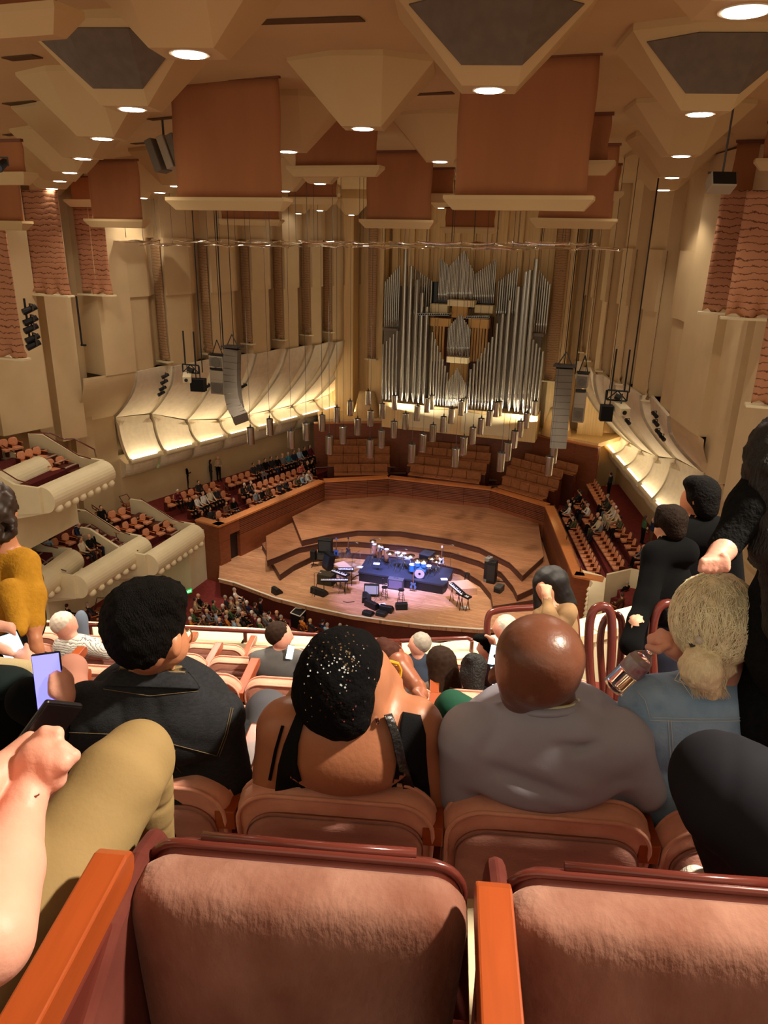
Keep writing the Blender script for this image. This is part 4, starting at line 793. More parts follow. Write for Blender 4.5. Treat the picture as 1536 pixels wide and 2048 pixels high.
chairs(c3(760,455),c3(1235,262),1.6,None,'aisle end of the left terrace front row',LF,P3((820,390,'grey','grey','charcoal'),(900,385,'brown','brown','black'),(870,370,'black','black','black'),(990,335,'brown','charcoal','black'),(1015,325,'black','charcoal','black'),(1170,265,'grey','pale blue','charcoal'),(1215,240,'bald','white','beige'),(1140,290,'black','olive','black')),grp='seats on the left terrace')
chairs(c3(310,500),c3(560,395),2.0,None,'near end of the left terrace middle row',LF,P3((362,440,'bald','white','black'),(405,432,'grey','white','black'),(440,425,'bald','cream','black'),(493,390,'bald','charcoal','black'),(320,470,'black','black','black')),grp='seats on the left terrace')
chairs(c3(700,375),c3(1225,185),2.0,None,'aisle end of the left terrace middle row',LF,P3((698,322,'white','charcoal','black'),(748,315,'grey','charcoal','black'),(1155,160,'black','pink','charcoal'),(1185,150,'bald','black','black'),(1215,160,'black','black','black')),grp='seats on the left terrace')
chairs(c3(135,440),c3(480,325),2.4,None,'near end of the left terrace rear row',LF,P3((212,380,'white','maroon','black'),(368,325,'black','charcoal','black')),grp='seats on the left terrace')
chairs(c3(600,290),c3(1230,90),2.4,None,'aisle end of the left terrace rear row',LF,P3((785,180,'black','charcoal','black'),(825,170,'grey','charcoal','grey'),(875,155,'black','black','black'),(920,145,'brown','charcoal','navy'),(975,145,'black','black','black'),(992,120,'blond','grey','black'),(1025,115,'grey','teal','black'),(1070,90,'brown','navy','charcoal'),(1098,85,'grey','pale blue','charcoal'),(1130,80,'black','black','black'),(1170,70,'brown','maroon','black')),grp='seats on the left terrace')
def stand(px,py,z,hair,top,trs,label,rz,pose='stand',sc=1.,long=False): return crowd(pose,hit(px,py,2,z),rz,hair,top,trs,label,sc=sc,long=long)
stand(376,977,2.36,'black','black','black','person in a long black coat standing alone by the left wall, nearest of three',-1.0,'stand_hold')
stand(423,966,2.36,'black','charcoal','charcoal','dark-clad person with a bag standing by the left wall next to a taller person',-.9,'stand',.97,True)
stand(438,962,2.36,'bald','beige','black','tall person in a tan jacket and black trousers standing by the left wall',-2.0,'stand_hold',1.05)
stand(573,912,2.36,'grey','teal','black','person standing behind the rear seats at the far end of the left terrace',-1.5,'stand',.95)
def c4(x,y): return (1060+x*.1953,900+y*.1953)
def P4(*l): return [(*c4(x,y),h,t,b) for x,y,h,t,b in l]
RF=(-1,-.2)
chairs(c4(395,590),c4(705,1190),1.6,None,'far end of the right terrace front row',RF,P4((365,490,'grey','charcoal','black'),(370,525,'white','white','black'),(450,680,'black','black','black'),(345,745,'grey','olive','black')),grp='seats on the right terrace')
chairs(c4(505,470),c4(950,1130),2.0,None,'far end of the right terrace middle row',RF,P4((430,490,'black','black','black'),(525,420,'black','charcoal','black'),(585,540,'brown','brown','black'),(600,585,'grey','white','charcoal'),(655,655,'bald','charcoal','black'),(570,760,'white','cream','olive'),(700,730,'grey','grey','charcoal'),(480,560,'black','black','black')),grp='seats on the right terrace')
chairs(c4(660,300),c4(965,800),2.4,None,'far end of the right terrace rear row',RF,P4((790,455,'grey','charcoal','black'),(710,560,'brown','olive','black'),(820,520,'bald','charcoal','grey'),(840,545,'bald','cream','cream'),(880,590,'white','white','cream'),(900,630,'bald','cream','beige'),(940,680,'black','olive','black')),skip=(),grp='seats on the right terrace')
chairs(c4(1030,850),c4(1215,1130),2.4,5,'aisle end of the right terrace near rear row',RF,P4((1130,960,'bald','grey','black')),grp='seats on the right terrace')
stand(*c4(800,480),2.36,'black','charcoal','black','dark-clad person standing in the red aisle beyond the right terrace seats',1.2)
stand(*c4(1225,1000),2.36,'grey','navy','brown','person in a navy jacket bending towards another by the right wall',1.9,'stand_hold',1.05)
stand(*c4(1140,960),2.36,'brown','green','black','person facing the navy-jacketed one in the right wall aisle',-1.2,'stand',1.,True)
stand(*c4(395,415),1.9,'black','charcoal','white','person in white trousers standing on the steps by the right choir benches',2.6,'stand_hold')
stand(*c4(245,500),1.7,'bald','beige','charcoal','person in a beige jacket bending at the near end of the right choir benches',2.2)
# table beside the benches
p=hit(1143,958,2,2.6); t=empty('side_table',p-np.array([0,0,.9]),'small wooden ledge table on thin legs by the right choir benches','table',rz=-.5); MB().box((0,0,.88),(1.1,.6,.05)).build('tabletop',mat('pale_oak_top',(150,120,84),.5),parent=t)
for sx in (-.5,.5):
    for sy in (-.25,.25): MB().cyl((sx,sy,0),(sx,sy,.86),.02,n=6).build('leg',WOODD,parent=t)
# rails on the terraces
def railing(pts,r,label,mats=None,posts=True,drop=.9,cat='railing',nm='hand_railing'):
    pts=[np.array(p,float) for p in pts]; o=pts[0].copy(); t=empty(nm,o-np.array([0,0,drop]),label,cat); off=o-np.array([0,0,drop]); MB().tube(pts,r,n=7).build('rail',mats or MAROON,parent=t,off=off,smooth=True)
    if posts:
        for p in posts if isinstance(posts,list) else [pts[0],pts[-1]]: p=np.array(p,float); MB().cyl(p-np.array([0,0,drop]),p,r*.9,n=7).build('post',mats or MAROON,parent=t,off=off)
for nm,pa,pb,z in (('front_left',c3(560,560),c3(900,440),2.4),): railing([hit(*pa,2,z),hit(*pb,2,z)],.03,'thin dark handrail behind the oak ledge of the left terrace',WOODD)
railing([hit(*c3(565,345),2,3.2),hit(*c3(600,375),2,3.0)],.03,'short handrail at the aisle steps of the left terrace',WOODD)
railing([hit(*c3(235,455),2,3.0),hit(*c3(325,510),2,2.6)],.03,'dark handrail beside the near end of the left terrace',WOODD)
railing([hit(*c4(250,560),2,2.9),hit(*c4(520,1195),2,2.9)],.03,'thin dark handrail along the oak ledge of the right terrace',WOODD,posts=[hit(*c4(520,1195),2,2.9),hit(*c4(380,870),2,2.9)])
# ================= side boxes =================
def boxtier(F0,F1,z,label,depth=4.6,nb=8,full=True,inner=(-1,0),rise=.42,wh=1.0,low=-1.2):
    Q=hit(*F0,2,z);P=hit(*F1,2,z); d=Q-P; L=np.linalg.norm(d); d/=L; n=np.array([-d[1],d[0],0]); n=n if n@np.array([*inner,0])>0 else -n
    t=empty('seating_box',(P+Q)/2*np.array([1,1,0])+np.array([0,0,z-2.2]),label,'balcony','cream seating boxes'); off=np.array(t.location)
    pr=[(.75,0),(.75,-.12),(.1,-.12),(.1,0)] 
    arc=[(.25-.62*math.sin(a),-.62+.62*math.cos(a)) for a in np.linspace(0,math.pi*.98,14)]; prof=[(.45,0)]+arc+[(1.1,-1.5),(2.4,-1.85),(2.4,-.9),(.45,-.75)]
    m=MB(); m.prism([P+n*a+np.array([0,0,b]) for a,b in prof],d*L); m.build('parapet',PLW,parent=t,off=off,smooth=False)
    for i in range(nb):
        c=P+d*L*(i+.7)/(nb+.2)-n*.2+np.array([0,0,-1.08]); m=MB(); m.lathe([(.02,-.18),(.13,-.14),(.2,-.04),(.21,.05),(.16,.16),(.03,.2)],c,n=12,R=None); m.build('scallop',PLW,parent=t,off=off,smooth=True)
    m=MB()
    for k in range(3): m.prism([P+n*(.45+1.3*k)+np.array([0,0,-.85]),Q+n*(.45+1.3*k)+np.array([0,0,-.85]),Q+n*depth+np.array([0,0,-.85]),P+n*depth+np.array([0,0,-.85])],(0,0,.08+rise*k))
    m.build('stepped_floor',mat('box_carpet',(92,38,36),.95,var=.15,scale=6),parent=t,off=off)
    for k in range(6):  # aisle steps along the stage end with pale nosings
        a=Q-d*.95+n*(.7+.55*k)+np.array([0,0,-.8+rise*(.45*k)-.1]); m=MB(); m.prism([a,a+d*.85,a+d*.85+n*.5,a+n*.5],(0,0,.24)); m.prism([a-n*.02+(0,0,.2),a+d*.85-n*.02+(0,0,.2),a+d*.85+n*.06+(0,0,.2),a+n*.06+(0,0,.2)],(0,0,.05),1); m.build('aisle_step',[WOODD,mat('step_nosing',(190,160,140),.5)],parent=t,off=off)
    for e,sg in ((Q,1),(P,-1)):
        m=MB(); pts=[e+np.array([0,0,-.0])+n*.3,e+n*1.6+np.array([0,0,.02]),e+n*(depth-.9)+np.array([0,0,wh]),e+n*depth+np.array([0,0,wh])]; lo=[e+n*depth+np.array([0,0,-1.9]),e+n*.3+np.array([0,0,-1.2])]
        m.prism(pts+lo,d*sg*.14); m.build('divider_wall',PLW,parent=t,off=off)
        m=MB(); m.tube([p+d*sg*.0+np.array([0,0,.06])-d*sg*.12 for p in (e+n*.9,e+n*1.6+np.array([0,0,.1]),e+n*(depth-.9)+np.array([0,0,wh+.12]))],.03,n=6); m.build('handrail',MAROON,parent=t,off=off)
    m=MB(); m.prism([P+n*2.2,Q+n*2.2,Q+n*(depth+.3),P+n*(depth+.3)] and [q*np.array([1,1,0])+np.array([0,0,low]) for q in (P+n*2.2,Q+n*2.2,Q+n*(depth+.3),P+n*(depth+.3))],(0,0,z-.95-low)); m.build('support_wall',PLW,parent=t,off=off)
    return P,Q,d,n
boxtier((397,1050),(303,1110),2.9,'cream side box nearest the stage on the lower left, scalloped rounded front')
boxtier((291,1074),(160,1152),3.25,'middle cream side box on the lower left, scalloped rounded front')
boxtier((152,1099),(50,1175),3.6,'cream side box at the lower left edge behind the mustard sweater')
boxtier((216,922),(92,976),8.1,'upper left cream box beside the shell wall, scalloped front',low=4.5)
boxtier((88,914),(-50,972),8.35,'upper left cream box at the edge of the view, scalloped front',low=4.5)
LB=(1,-.1)
def bx(x,y): return (x*.2734,840+y*.2734)
def PB(*l): return [(*bx(x,y),h,t,b) for x,y,h,t,b in l]
B_='seats in the left side boxes'
chairs(bx(1065,800),bx(1215,740),2.15,3,'near end of the stage-side left box front row',LB,grp=B_)
chairs(bx(850,780),bx(1040,690),2.6,4,'near end of the stage-side left box second row',LB,grp=B_)
chairs(bx(740,690),bx(890,645),3.0,3,'near end of the stage-side left box rear row',LB,PB((730,700,'black','black','black')),grp=B_)
chairs(bx(600,930),bx(720,870),2.45,3,'near end of the middle left box front row',LB,PB((600,920,'brown','cream','charcoal'),(660,885,'bald','black','brown'),(720,860,'grey','black','navy')),grp=B_)
chairs(bx(395,870),bx(550,800),2.9,3,'near end of the middle left box second row',LB,PB((555,800,'grey','navy','beige')),grp=B_)
chairs(bx(160,690),bx(340,765),3.4,3,'far end of the middle left box rear row',LB,PB((155,680,'black','black','black'),(110,730,'white','cream','cream')),grp=B_)
chairs(bx(110,970),bx(180,965),2.9,2,'near end of the row in the left edge box',LB,grp=B_)
chairs(bx(290,900),bx(345,890),2.8,2,'near end behind the left divider',LB,PB((330,870,'brown','pale blue','black')),grp=B_)
chairs(bx(360,290),bx(435,270),7.35,2,'near end of the front row in the upper left box',LB,grp=B_)
chairs(bx(150,235),bx(265,200),7.85,3,'near end of the rear row in the upper left box',LB,grp=B_)
chairs(bx(20,145),bx(90,130),8.2,2,'near end of the upper left edge box top row',LB,grp=B_)
railing([hit(*bx(210,93),2,9.9),hit(*bx(370,97),2,9.9),hit(*bx(470,140),2,9.5),hit(*bx(545,138),2,9.5),hit(*bx(690,215),2,8.9),hit(*bx(703,270),2,8.3)],.035,'bent dark handrail on the wall of the upper left box',MAROON,posts=False)
railing([hit(*bx(280,655),2,4.3),hit(*bx(440,660),2,4.3),hit(*bx(600,665),2,4.2)],.035,'dark handrail at the back of the middle left box',MAROON)
for i,(x,y) in enumerate(((720,650),(930,580),(740,1345))):
    p=hit(*bx(x,y+30),2,3.5 if i<2 else -.2); t=empty('armchair',p-np.array([0,0,.5]),'open-framed dark bentwood armchair '+['at the back of the left box nearest the stage','on the landing below the left wall','on the floor level under the left boxes'][i],'chair','dark bentwood armchairs',rz=-.8-i)
    q=MB(); q.tube([(-.3,0,0),(-.3,.05,.6),(-.28,-.3,.95),(.28,-.3,.95),(.3,.05,.6),(.3,0,0)],.03,n=6); q.tube([(-.3,.3,0),(-.3,.3,.6),(-.3,-.2,.65)],.03,n=6);q.tube([(.3,.3,0),(.3,.3,.6),(.3,-.2,.65)],.03,n=6); q.build('frame',MAROON,parent=t,smooth=True); MB().box((0,.05,.42),(.55,.5,.1)).build('seat',BENCHP,parent=t,bev=.03)
# right box
q=MB(); A=[hit(*c4(x,y),2,2.6) for x,y in ((510,1225),(720,1275),(775,1290),(700,1340))]
q=MB(); top=[hit(x,y,2,2.55) for x,y in ((1162,1139),(1202,1150),(1212,1156),(1206,1210),(1199,1262),(1172,1262),(1178,1180),(1186,1166))]
q.prism([p-np.array([0,0,.9]) for p in top],(0,0,.9)); q.build('seating_box',PLW,label='cream parapet of the right side box at the end of the oak ledge',cat='balcony')
for i in range(9):
    p=hit(1184-i*1.6,1182+i*10,2,1.6); 
q=MB()
for i in range(9): q.lathe([(.02,-.18),(.13,-.14),(.2,0),(.13,.14),(.02,.18)],hit(1181-i*1.3,1180+i*9.5,2,2.0),n=10)
q.build('scalloped_edge',PLW,smooth=True,label='row of small cream scallops on the right box parapet',cat='moulding')
a=hit(1213,1150,2,3.0);b=hit(1262,1139,2,3.0);c=hit(1300,1147,2,3.0); q=MB()
for u,v in ((a,b),(b,c)): q.prism([u-(0,0,1.8),v-(0,0,1.8),v+(0,.18,-1.8),u+(0,.18,-1.8)],(0,0,1.8))
q.build('divider_wall',PLW,label='pale divider wall between the right terrace and the right box',cat='wall')
S('floor_box_right',MB().prism([hit(x,y,2,.9) for x,y in ((1205,1170),(1420,1150),(1420,1300),(1180,1300))],(0,0,.3)),CARPET)
for k,(x,y,hr,tp,w) in enumerate([(986,1375,'grey','black','upright in the right box, a red emblem on the chest'),(935,1500,'brown','brown','lower in the right box, leaning'),(1130,1420,'grey','charcoal','at the rear of the right box by the standing man')]):
    p=hit(*c4(x,y),2,2.35); p[2]=1.2; chair(p,.9,'rose padded chair in the right box, '+ordn(k)+' from the parapet','seats in the right box'); crowd('sit_back',p,.9,hr,tp,'black','seated person in %s top %s'%(tp,w))
# ================= orchestra level =================
OC_=np.array([0.5,37.,0])
hd=[((440+x*.2344),(1040+y*.2344)) for x,y in [(30,735),(75,755),(50,660),(85,675),(150,665),(155,715),(190,690),(235,705),(290,725),(345,745),(150,785),(200,800),(305,820),(370,815),(410,800),(490,790),(60,830),(110,850),(160,860),(340,860),(20,780),(695,845),(775,860),(870,870),(920,895),(1020,905),(1085,915)]]
hd.sort(key=lambda q:q[0]+q[1]);hd+=[(388,1200),(398,1192),(405,1210),(415,1222),(425,1205),(470,1180),(405,1235),(382,1238),(395,1245),(440,1240),(430,1225),(455,1225),(478,1232),(520,1240),(560,1235),(505,1225),(540,1243),(385,1222)]
cols=['charcoal','black','grey','white','orange','navy','black','beige','maroon','green','brown','charcoal','pale blue']; hrs=['grey','brown','white','black','bald','grey','blond','black']
sp=dict(zip(range(50),[None]*50))
for i,(x,y) in enumerate(hd):
    z=-1.2; p=hit(x,y,2,z+1.22); p[2]=z; v=OC_-p; rz=math.atan2(v[1],v[0])-math.pi/2; hr=hrs[i*5%8];tp=cols[i*7%13]
    if (abs(x-490)<60 and 1175<y<1215) : pass
    chair(p,rz,'occupied dark seat before the stage front, under the %s listener from the upper left'%ordn(i),'orchestra seats before the stage')
    st=(i in (15,))
    crowd('stand' if st else ('sit_up' if i%2 else 'sit_back'),p,rz,hr,tp,'black','%s%s listener in %s below the stage front, %s from the upper left'%(hr,'' if hr=='bald' else '-haired',tp,ordn(i)),group='audience below the stage')
p=hit(112,1215,2,.0); 
for i,(x,y,hr,tp) in enumerate(((136,1213,'black','black'),(177,1210,'grey','charcoal'))):
    p=hit(x,y,2,0.9); p[2]=-.3; crowd('sit_back',p,-.6,hr,tp,'black','person with %s hair seated below the left boxes, just above the balcony edge, %s'%(hr,['left','right'][i])); chair(p,-.6,'rose padded chair below the left boxes, %s of two'%['left','right'][i],'seats under the left boxes')
S('floor_left_landing',MB().prism([hit(x,y,2,-.5) for x,y in ((80,1180),(300,1180),(300,1262),(60,1262))],(0,0,.2)),CARPET)
S('wall_under_boxes',MB().prism([hit(x,1215,2,-1.2) for x in (70,215)]+[hit(215,1200,2,-1.2),hit(70,1200,2,-1.2)],(0,0,3.4)).prism([np.array([-11.2,34,-1.2]),np.array([-11.2,36,-1.2]),np.array([-15,36,-1.2]),np.array([-15,34,-1.2])],(0,0,3.3)),PLW)
# ================= band equipment =================
def g3(x,y): return (540+x*.14323,1060+y*.14323)
def g4(x,y): return (700+x*.15625,1060+y*.15625)
def g5(x,y): return (740+x*.234375,1040+y*.234375)
PZ=.6
plt=[hit(*g4(x,y),2,PZ) for x,y in ((228,325),(105,533),(640,612),(1195,705),(1240,670),(1325,500),(780,395))]
c=sum(plt)/7; c[2]=0; t=empty('drum_riser',c,'black low stage platform carrying the drums, dark skirt','platform')
MB().prism([p-np.array([0,0,.1]) for p in plt],(0,0,.1)).build('deck',mat('black_deck',(44,46,56),.5,var=.2,scale=2),parent=t,off=c); 
cc=c; MB().prism([(p-cc)*np.array([.985,.98,0])+cc*np.array([1,1,0]) for p in plt],(0,0,PZ-.1)).build('skirt',BLACK,parent=t,off=c)
def lg(m,a,b,r=.012): m.cyl(a,b,r,n=6)
def tripod(m,h,r=.25,t=.012):
    for k in range(3): a=2.1*k+.4; lg(m,(0,0,h*.35),(r*math.cos(a),r*math.sin(a),0),t)
    lg(m,(0,0,.1),(0,0,h),t)
def cymbal(px,z,y,label,r=.22,h=1.,tilt=.15,base=PZ,mt=BRASS):
    p=hit(px,y,2,base+h); p[2]=base; t=empty('cymbal_stand',p,label,'cymbal','cymbals on stands on the platform'); m=MB(); tripod(m,h); m.build('stand',CHROME,parent=t)
    MB().lathe([(.01,.02),(r*.2,.015),(r*.25,.0),(r,-.02),(r,-.028),(.02,-.01)],(0,0,h),n=20,R=rotx(tilt)).build('cymbal',mt,parent=t,smooth=True)
BLUE=mat('blue_sparkle_shell',(70,140,210),.2,metal=.3,var=.2,scale=80); HEAD=mat('drum_head',(232,226,220),.4); PINKH=mat('bass_drum_head',(206,176,190),.35)
p=hit(*g4(895,600),2,PZ); p[2]=PZ; t=empty('drum_kit',p,'blue drum kit with round pinkish bass drum head and toms','drum kit',rz=R_(8))
r=.3
MB().cyl((0,-.22,r),(0,.22,r),r,n=28).build('bass_drum_shell',BLUE,parent=t); MB().cyl((0,-.235,r),(0,-.245,r),r*.93,n=28).cyl((0,-.246,r),(0,-.25,r),.07,n=14,mi=1).build('bass_drum_head',[PINKH,BLACK],parent=t)
m=MB(); m.tube([(r*math.cos(a),-.24,r+r*math.sin(a)) for a in np.linspace(0,2*math.pi,28,endpoint=False)],.015,n=6,closed=True); m.build('hoop',CHROME,parent=t)
for (x,y,z,rr,h) in ((-.17,.02,.78,.15,.2),(.17,.02,.76,.15,.2),(-.5,.35,.38,.2,.38),(.42,.4,.5,.17,.14)):
    q=MB(); q.cyl((x,y,z-h/2),(x,y,z+h/2),rr,n=20); d_=q.build('drum_shell',BLUE if h!=.14 else CHROME,parent=t); MB().cyl((x,y,z+h/2),(x,y,z+h/2+.012),rr*1.02,n=20).build('drum_head',HEAD,parent=d_)
    q=MB(); 
    for k in range(3): a=2.1*k; lg(q,(x+rr*math.cos(a),y+rr*math.sin(a),z-h/2),(x+rr*1.15*math.cos(a),y+rr*1.15*math.sin(a),0 if z<.6 else .4))
    q.build('drum_leg',CHROME,parent=t)
MB().cyl((0,.75,.42),(0,.75,.5),.17,n=18).cyl((0,.75,0),(0,.75,.42),.025,n=8).build('drum_throne',BLACK,parent=t)
for i,(x,y,r,h,tl,lb) in enumerate([(775,325,.26,1.05,.1,'cymbal at the left of the drum kit, low and broad'),(860,380,.2,.95,.2,'small cymbal above the bass drum'),(945,390,.24,.9,.1,'flat cymbal right of the bass drum'),(1050,355,.24,1.0,.1,'cymbal behind the right side of the drum kit'),(1125,320,.22,1.1,-.2,'highest cymbal at the right of the drum kit'),(1105,395,.2,.85,.1,'lower cymbal at the right edge of the drum kit'),(512,290,.24,.95,.1,'cymbal beside the congas'),(292,140,.2,1.5,.1,'cymbal on the tallest stand at the back left'),(375,190,.2,1.3,.1,'cymbal of the percussion rack at the back'),(660,310,.2,1.,.1,'cymbal between congas and drum kit')]): X,Y=g4(x,y); cymbal(X,0,Y,'round '+lb,r=r,h=h,tilt=tl)
CON=mat('conga_wood',(196,132,96),.35,var=.1,scale=5)
for i,(x,y) in enumerate([(375,400),(465,415),(310,350)]):
    p=hit(*g4(x,y),2,PZ); p[2]=PZ; t=empty('conga_drum',p,'tall wooden conga drum with pale head, %s of three'%['middle','right','left'][i],'drum','congas on the platform')
    MB().lathe([(.11,.1),(.15,.35),(.17,.55),(.15,.78),(.14,.85)],n=18).build('shell',CON,parent=t,smooth=True); MB().cyl((0,0,.85),(0,0,.87),.145,n=18).build('head',HEAD,parent=t); MB().tube([(.15*math.cos(a),.15*math.sin(a),.83) for a in np.linspace(0,2*math.pi,18,endpoint=False)],.012,n=5,closed=True).build('hoop',CHROME,parent=t)
    m=MB(); tripod(m,.3,.25); m.build('stand',CHROME,parent=t)
for i,(x,y,rr) in enumerate([(365,235,.13),(405,220,.11),(610,290,.16),(690,300,.14)]):
    p=hit(*g4(x,y),2,PZ+1.0); p[2]=PZ; t=empty('timbale_drum',p,'small chrome-shelled drum on a stand, '+['rear left rack, left','rear left rack, right','between congas and kit, left','between congas and kit, right'][i],'drum','small chrome drums'); MB().cyl((0,0,.85),(0,0,1.0),rr,n=18).build('shell',CHROME,parent=t); MB().cyl((0,0,1.0),(0,0,1.01),rr,n=18).build('head',HEAD,parent=t); m=MB(); tripod(m,.86); m.build('stand',DGREY,parent=t)
p=hit(*g4(690,480),2,PZ);p[2]=PZ; t=empty('percussion_table',p,'small silver percussion table beside the drum kit','table'); MB().box((0,0,.62),(.8,.4,.04)).build('tabletop',mat('silver_table',(190,200,225),.4),parent=t); m=MB(); lg(m,(-.3,0,0),(.2,0,.6),.02); lg(m,(.3,0,0),(-.2,0,.6),.02); m.build('leg',CHROME,parent=t)
def mic(px,z,base,label,h=1.4,rz=0,boom=.5):
    p=hit(*px,2,base);p[2]=base; t=empty('microphone_stand',p,label,'microphone stand','microphone stands on stage',rz=rz); m=MB(); tripod(m,h,.28,.011); lg(m,(0,0,h),(boom,0,h+.15),.01); m.build('stand',DGREY,parent=t); MB().cyl((boom,0,h+.15),(boom+.14,0,h+.12),.022,.03,n=8).build('microphone',CHROME,parent=t)
mic(g4(590,540),0,PZ,'microphone stand between congas and drum kit'); mic(g4(260,460),0,PZ,'tall microphone stand at the left of the congas',1.7); mic(g4(1180,480),0,PZ,'microphone stand at the right of the drum kit'); mic(g4(340,905),0,0,'microphone stand by the floor monitors, stage front',1.0); mic(g4(1005,600),0,PZ,'microphone before the bass drum',.6); mic(g3(990,870),0,0,'microphone stand beside the left keyboard'); mic(g3(620,900),0,0,'microphone stand behind the left black wedge',1.3,0,.3); mic(g3(1090,380),0,.8,'microphone stand on the riser behind the keyboards',.9); mic(g4(1275,590),0,0,'microphone stand behind the right keyboard')
def wedge(px,rz,label,w=.6,m_=BLACK,h=.36):
    p=hit(*px,2,0);p[2]=0; t=empty('floor_monitor',p,label,'floor monitor','black wedge monitors on the stage floor',rz=rz); q=MB(); q.prism([(-w/2,-.24,0),(-w/2,.26,0),(-w/2,.22,h),(-w/2,.02,h+.02),(-w/2,-.24,.1)],(w,0,0)); q.build('cabinet',m_,parent=t,bev=.02); q=MB(); q.add([(-w/2+.03,-.255,.12),(w/2-.03,-.255,.12),(w/2-.03,-.0,h+.01),(-w/2+.03,-.0,h+.01)],[(0,1,2,3)]); q.add([(-w/2+.03,-.25,.11),(w/2-.03,-.25,.11),(w/2-.03,.005,h),(-w/2+.03,.005,h)],[(3,2,1,0)]);q.build('grille',mat('wedge_grille',(30,32,26),.6),parent=t)
wedge(g3(690,890),R_(165),'black wedge monitor lying before the left keyboard',w=.95)
wedge(g3(100,880),R_(150),'small black wedge monitor at the far left of the stage edge',w=.5)
wedge(g4(290,985),R_(155),'black wedge monitor, left front of the monitor cluster',w=.85); wedge(g4(210,900),R_(110),'black wedge monitor, leftmost of the monitor cluster',w=.75)
wedge(g4(470,1035),R_(180),'flat square-faced wedge monitor, centre of the monitor cluster',w=.7); wedge(g4(655,1000),R_(205),'black wedge monitor, right end of the monitor cluster',w=.65)
wedge(g4(235,1080),R_(170),'low black speaker on the stage edge, left of two',w=.55,h=.2); wedge(g4(405,1085),R_(175),'low black speaker on the stage edge, right of two',w=.55,h=.2)
def cab(px,rz,dims,label,mats=(BLACK,DGREY),base=0,tilt=0,nm='guitar_amplifier'):
    p=hit(*px,2,base);p[2]=base; t=empty(nm,p,label,'amplifier',rz=rz); R=rotx(tilt); w,d,h=dims; MB().box((0,0,h/2),(w,d,h),R=R).build('cabinet',mats[0],parent=t,bev=.025); MB().box(R@np.array([0,-d/2-.006,0])+np.array([0,0,h/2]),(w*.88,.015,h*.72),R=R).build('grille',mats[1],parent=t); MB().tube([(-w*.15,0,h+.01),(-w*.12,0,h+.06),(w*.12,0,h+.06),(w*.15,0,h+.01)],.012,n=6).build('handle',DGREY,parent=t)
cab(g4(275,830),R_(18),(.85,.35,.65),'silver-fronted combo amplifier tilted back on a black stand',(BLACK,mat('silver_grille',(170,176,190),.6)),tilt=-.35)
cab(g4(585,750),R_(4),(.9,.4,.65),'grey combo amplifier standing before the drum platform',(mat('amp_grey',(74,68,72),.6),mat('amp_purple_grille',(104,92,112),.6)))
cab(g3(775,405),R_(8),(1.0,.6,.45),'low black flight case under the rear amplifier',(BLACK,DGREY),base=.4); cab(g3(775,300),R_(10),(.85,.45,.85),'black amplifier standing on the flight case at the rear left',(BLACK,mat('amp_front',(50,54,58),.4)),base=.85)
cab(g3(820,540),R_(-40),(.75,.4,1.0),'tall black keyboard amplifier with pale knobs behind the keyboards',(BLACK,mat('amp_front2',(40,48,70),.4)),tilt=-.2)
cab(g5(1035,530),R_(-5),(.5,.5,1.35),'tall black amplifier stack with silver cases at the stage right',(BLACK,mat('stack_grille',(34,34,36),.5)),base=.4); cab(g5(1000,520),R_(-20),(.3,.45,1.5),'grey equipment rack leaning beside the tall amplifier stack',(mat('rack_grey',(120,118,114),.4),BLACK),base=.4)
cab(g5(1095,660),R_(-12),(.42,.6,.75),'small grey amplifier at the right end of the stage',(DGREY,BLACK)); cab(g4(985,375),R_(-10),(.75,.8,.45),'dark flat-topped case behind the drum kit',(mat('dark_case',(48,48,56),.6),BLACK),base=.4)
p=hit(*g3(610,505),2,0);p[2]=0; t=empty('pole_speaker',p,'black speaker on a short stand by the riser, far left','loudspeaker'); MB().box((0,0,.75),(.32,.35,.6)).build('cabinet',BLACK,parent=t,bev=.03); m=MB(); tripod(m,.5,.3,.02); m.build('stand',BLACK,parent=t)
def stool(px,label,h=.74,back=False,base=0):
    p=hit(*px,2,base);p[2]=base; t=empty('bar_stool',p,label,'stool','tall stools on stage'); MB().cyl((0,0,h-.05),(0,0,h),.17,n=18).build('seat',BLACK,parent=t)
    for k in range(4): a=math.pi/4+k*math.pi/2; m=MB(); lg(m,(.12*math.cos(a),.12*math.sin(a),h-.05),(.22*math.cos(a),.22*math.sin(a),0),.016); m.build('leg',BLACKG,parent=t)
    for z,r in ((.2,.2),(.42,.165)):
        m=MB(); pts=[(r*math.cos(math.pi/4+k*math.pi/2),r*math.sin(math.pi/4+k*math.pi/2),z) for k in range(4)]; m.tube(pts,.011,n=5,closed=True); m.build('footrest',BLACKG,parent=t)
    if back: m=MB(); m.tube([(-.16,.15,h),(-.17,.2,h+.4),(.17,.2,h+.4),(.16,.15,h)],.016,n=6); m.build('backrest',BLACKG,parent=t)
stool(g4(440,880),'black stool with a low back before the drum platform',back=True); stool(g4(652,915),'black round stool by the right end of the monitor cluster'); stool(g5(823,555),'black round stool on the pale board at the stage right',base=.02)
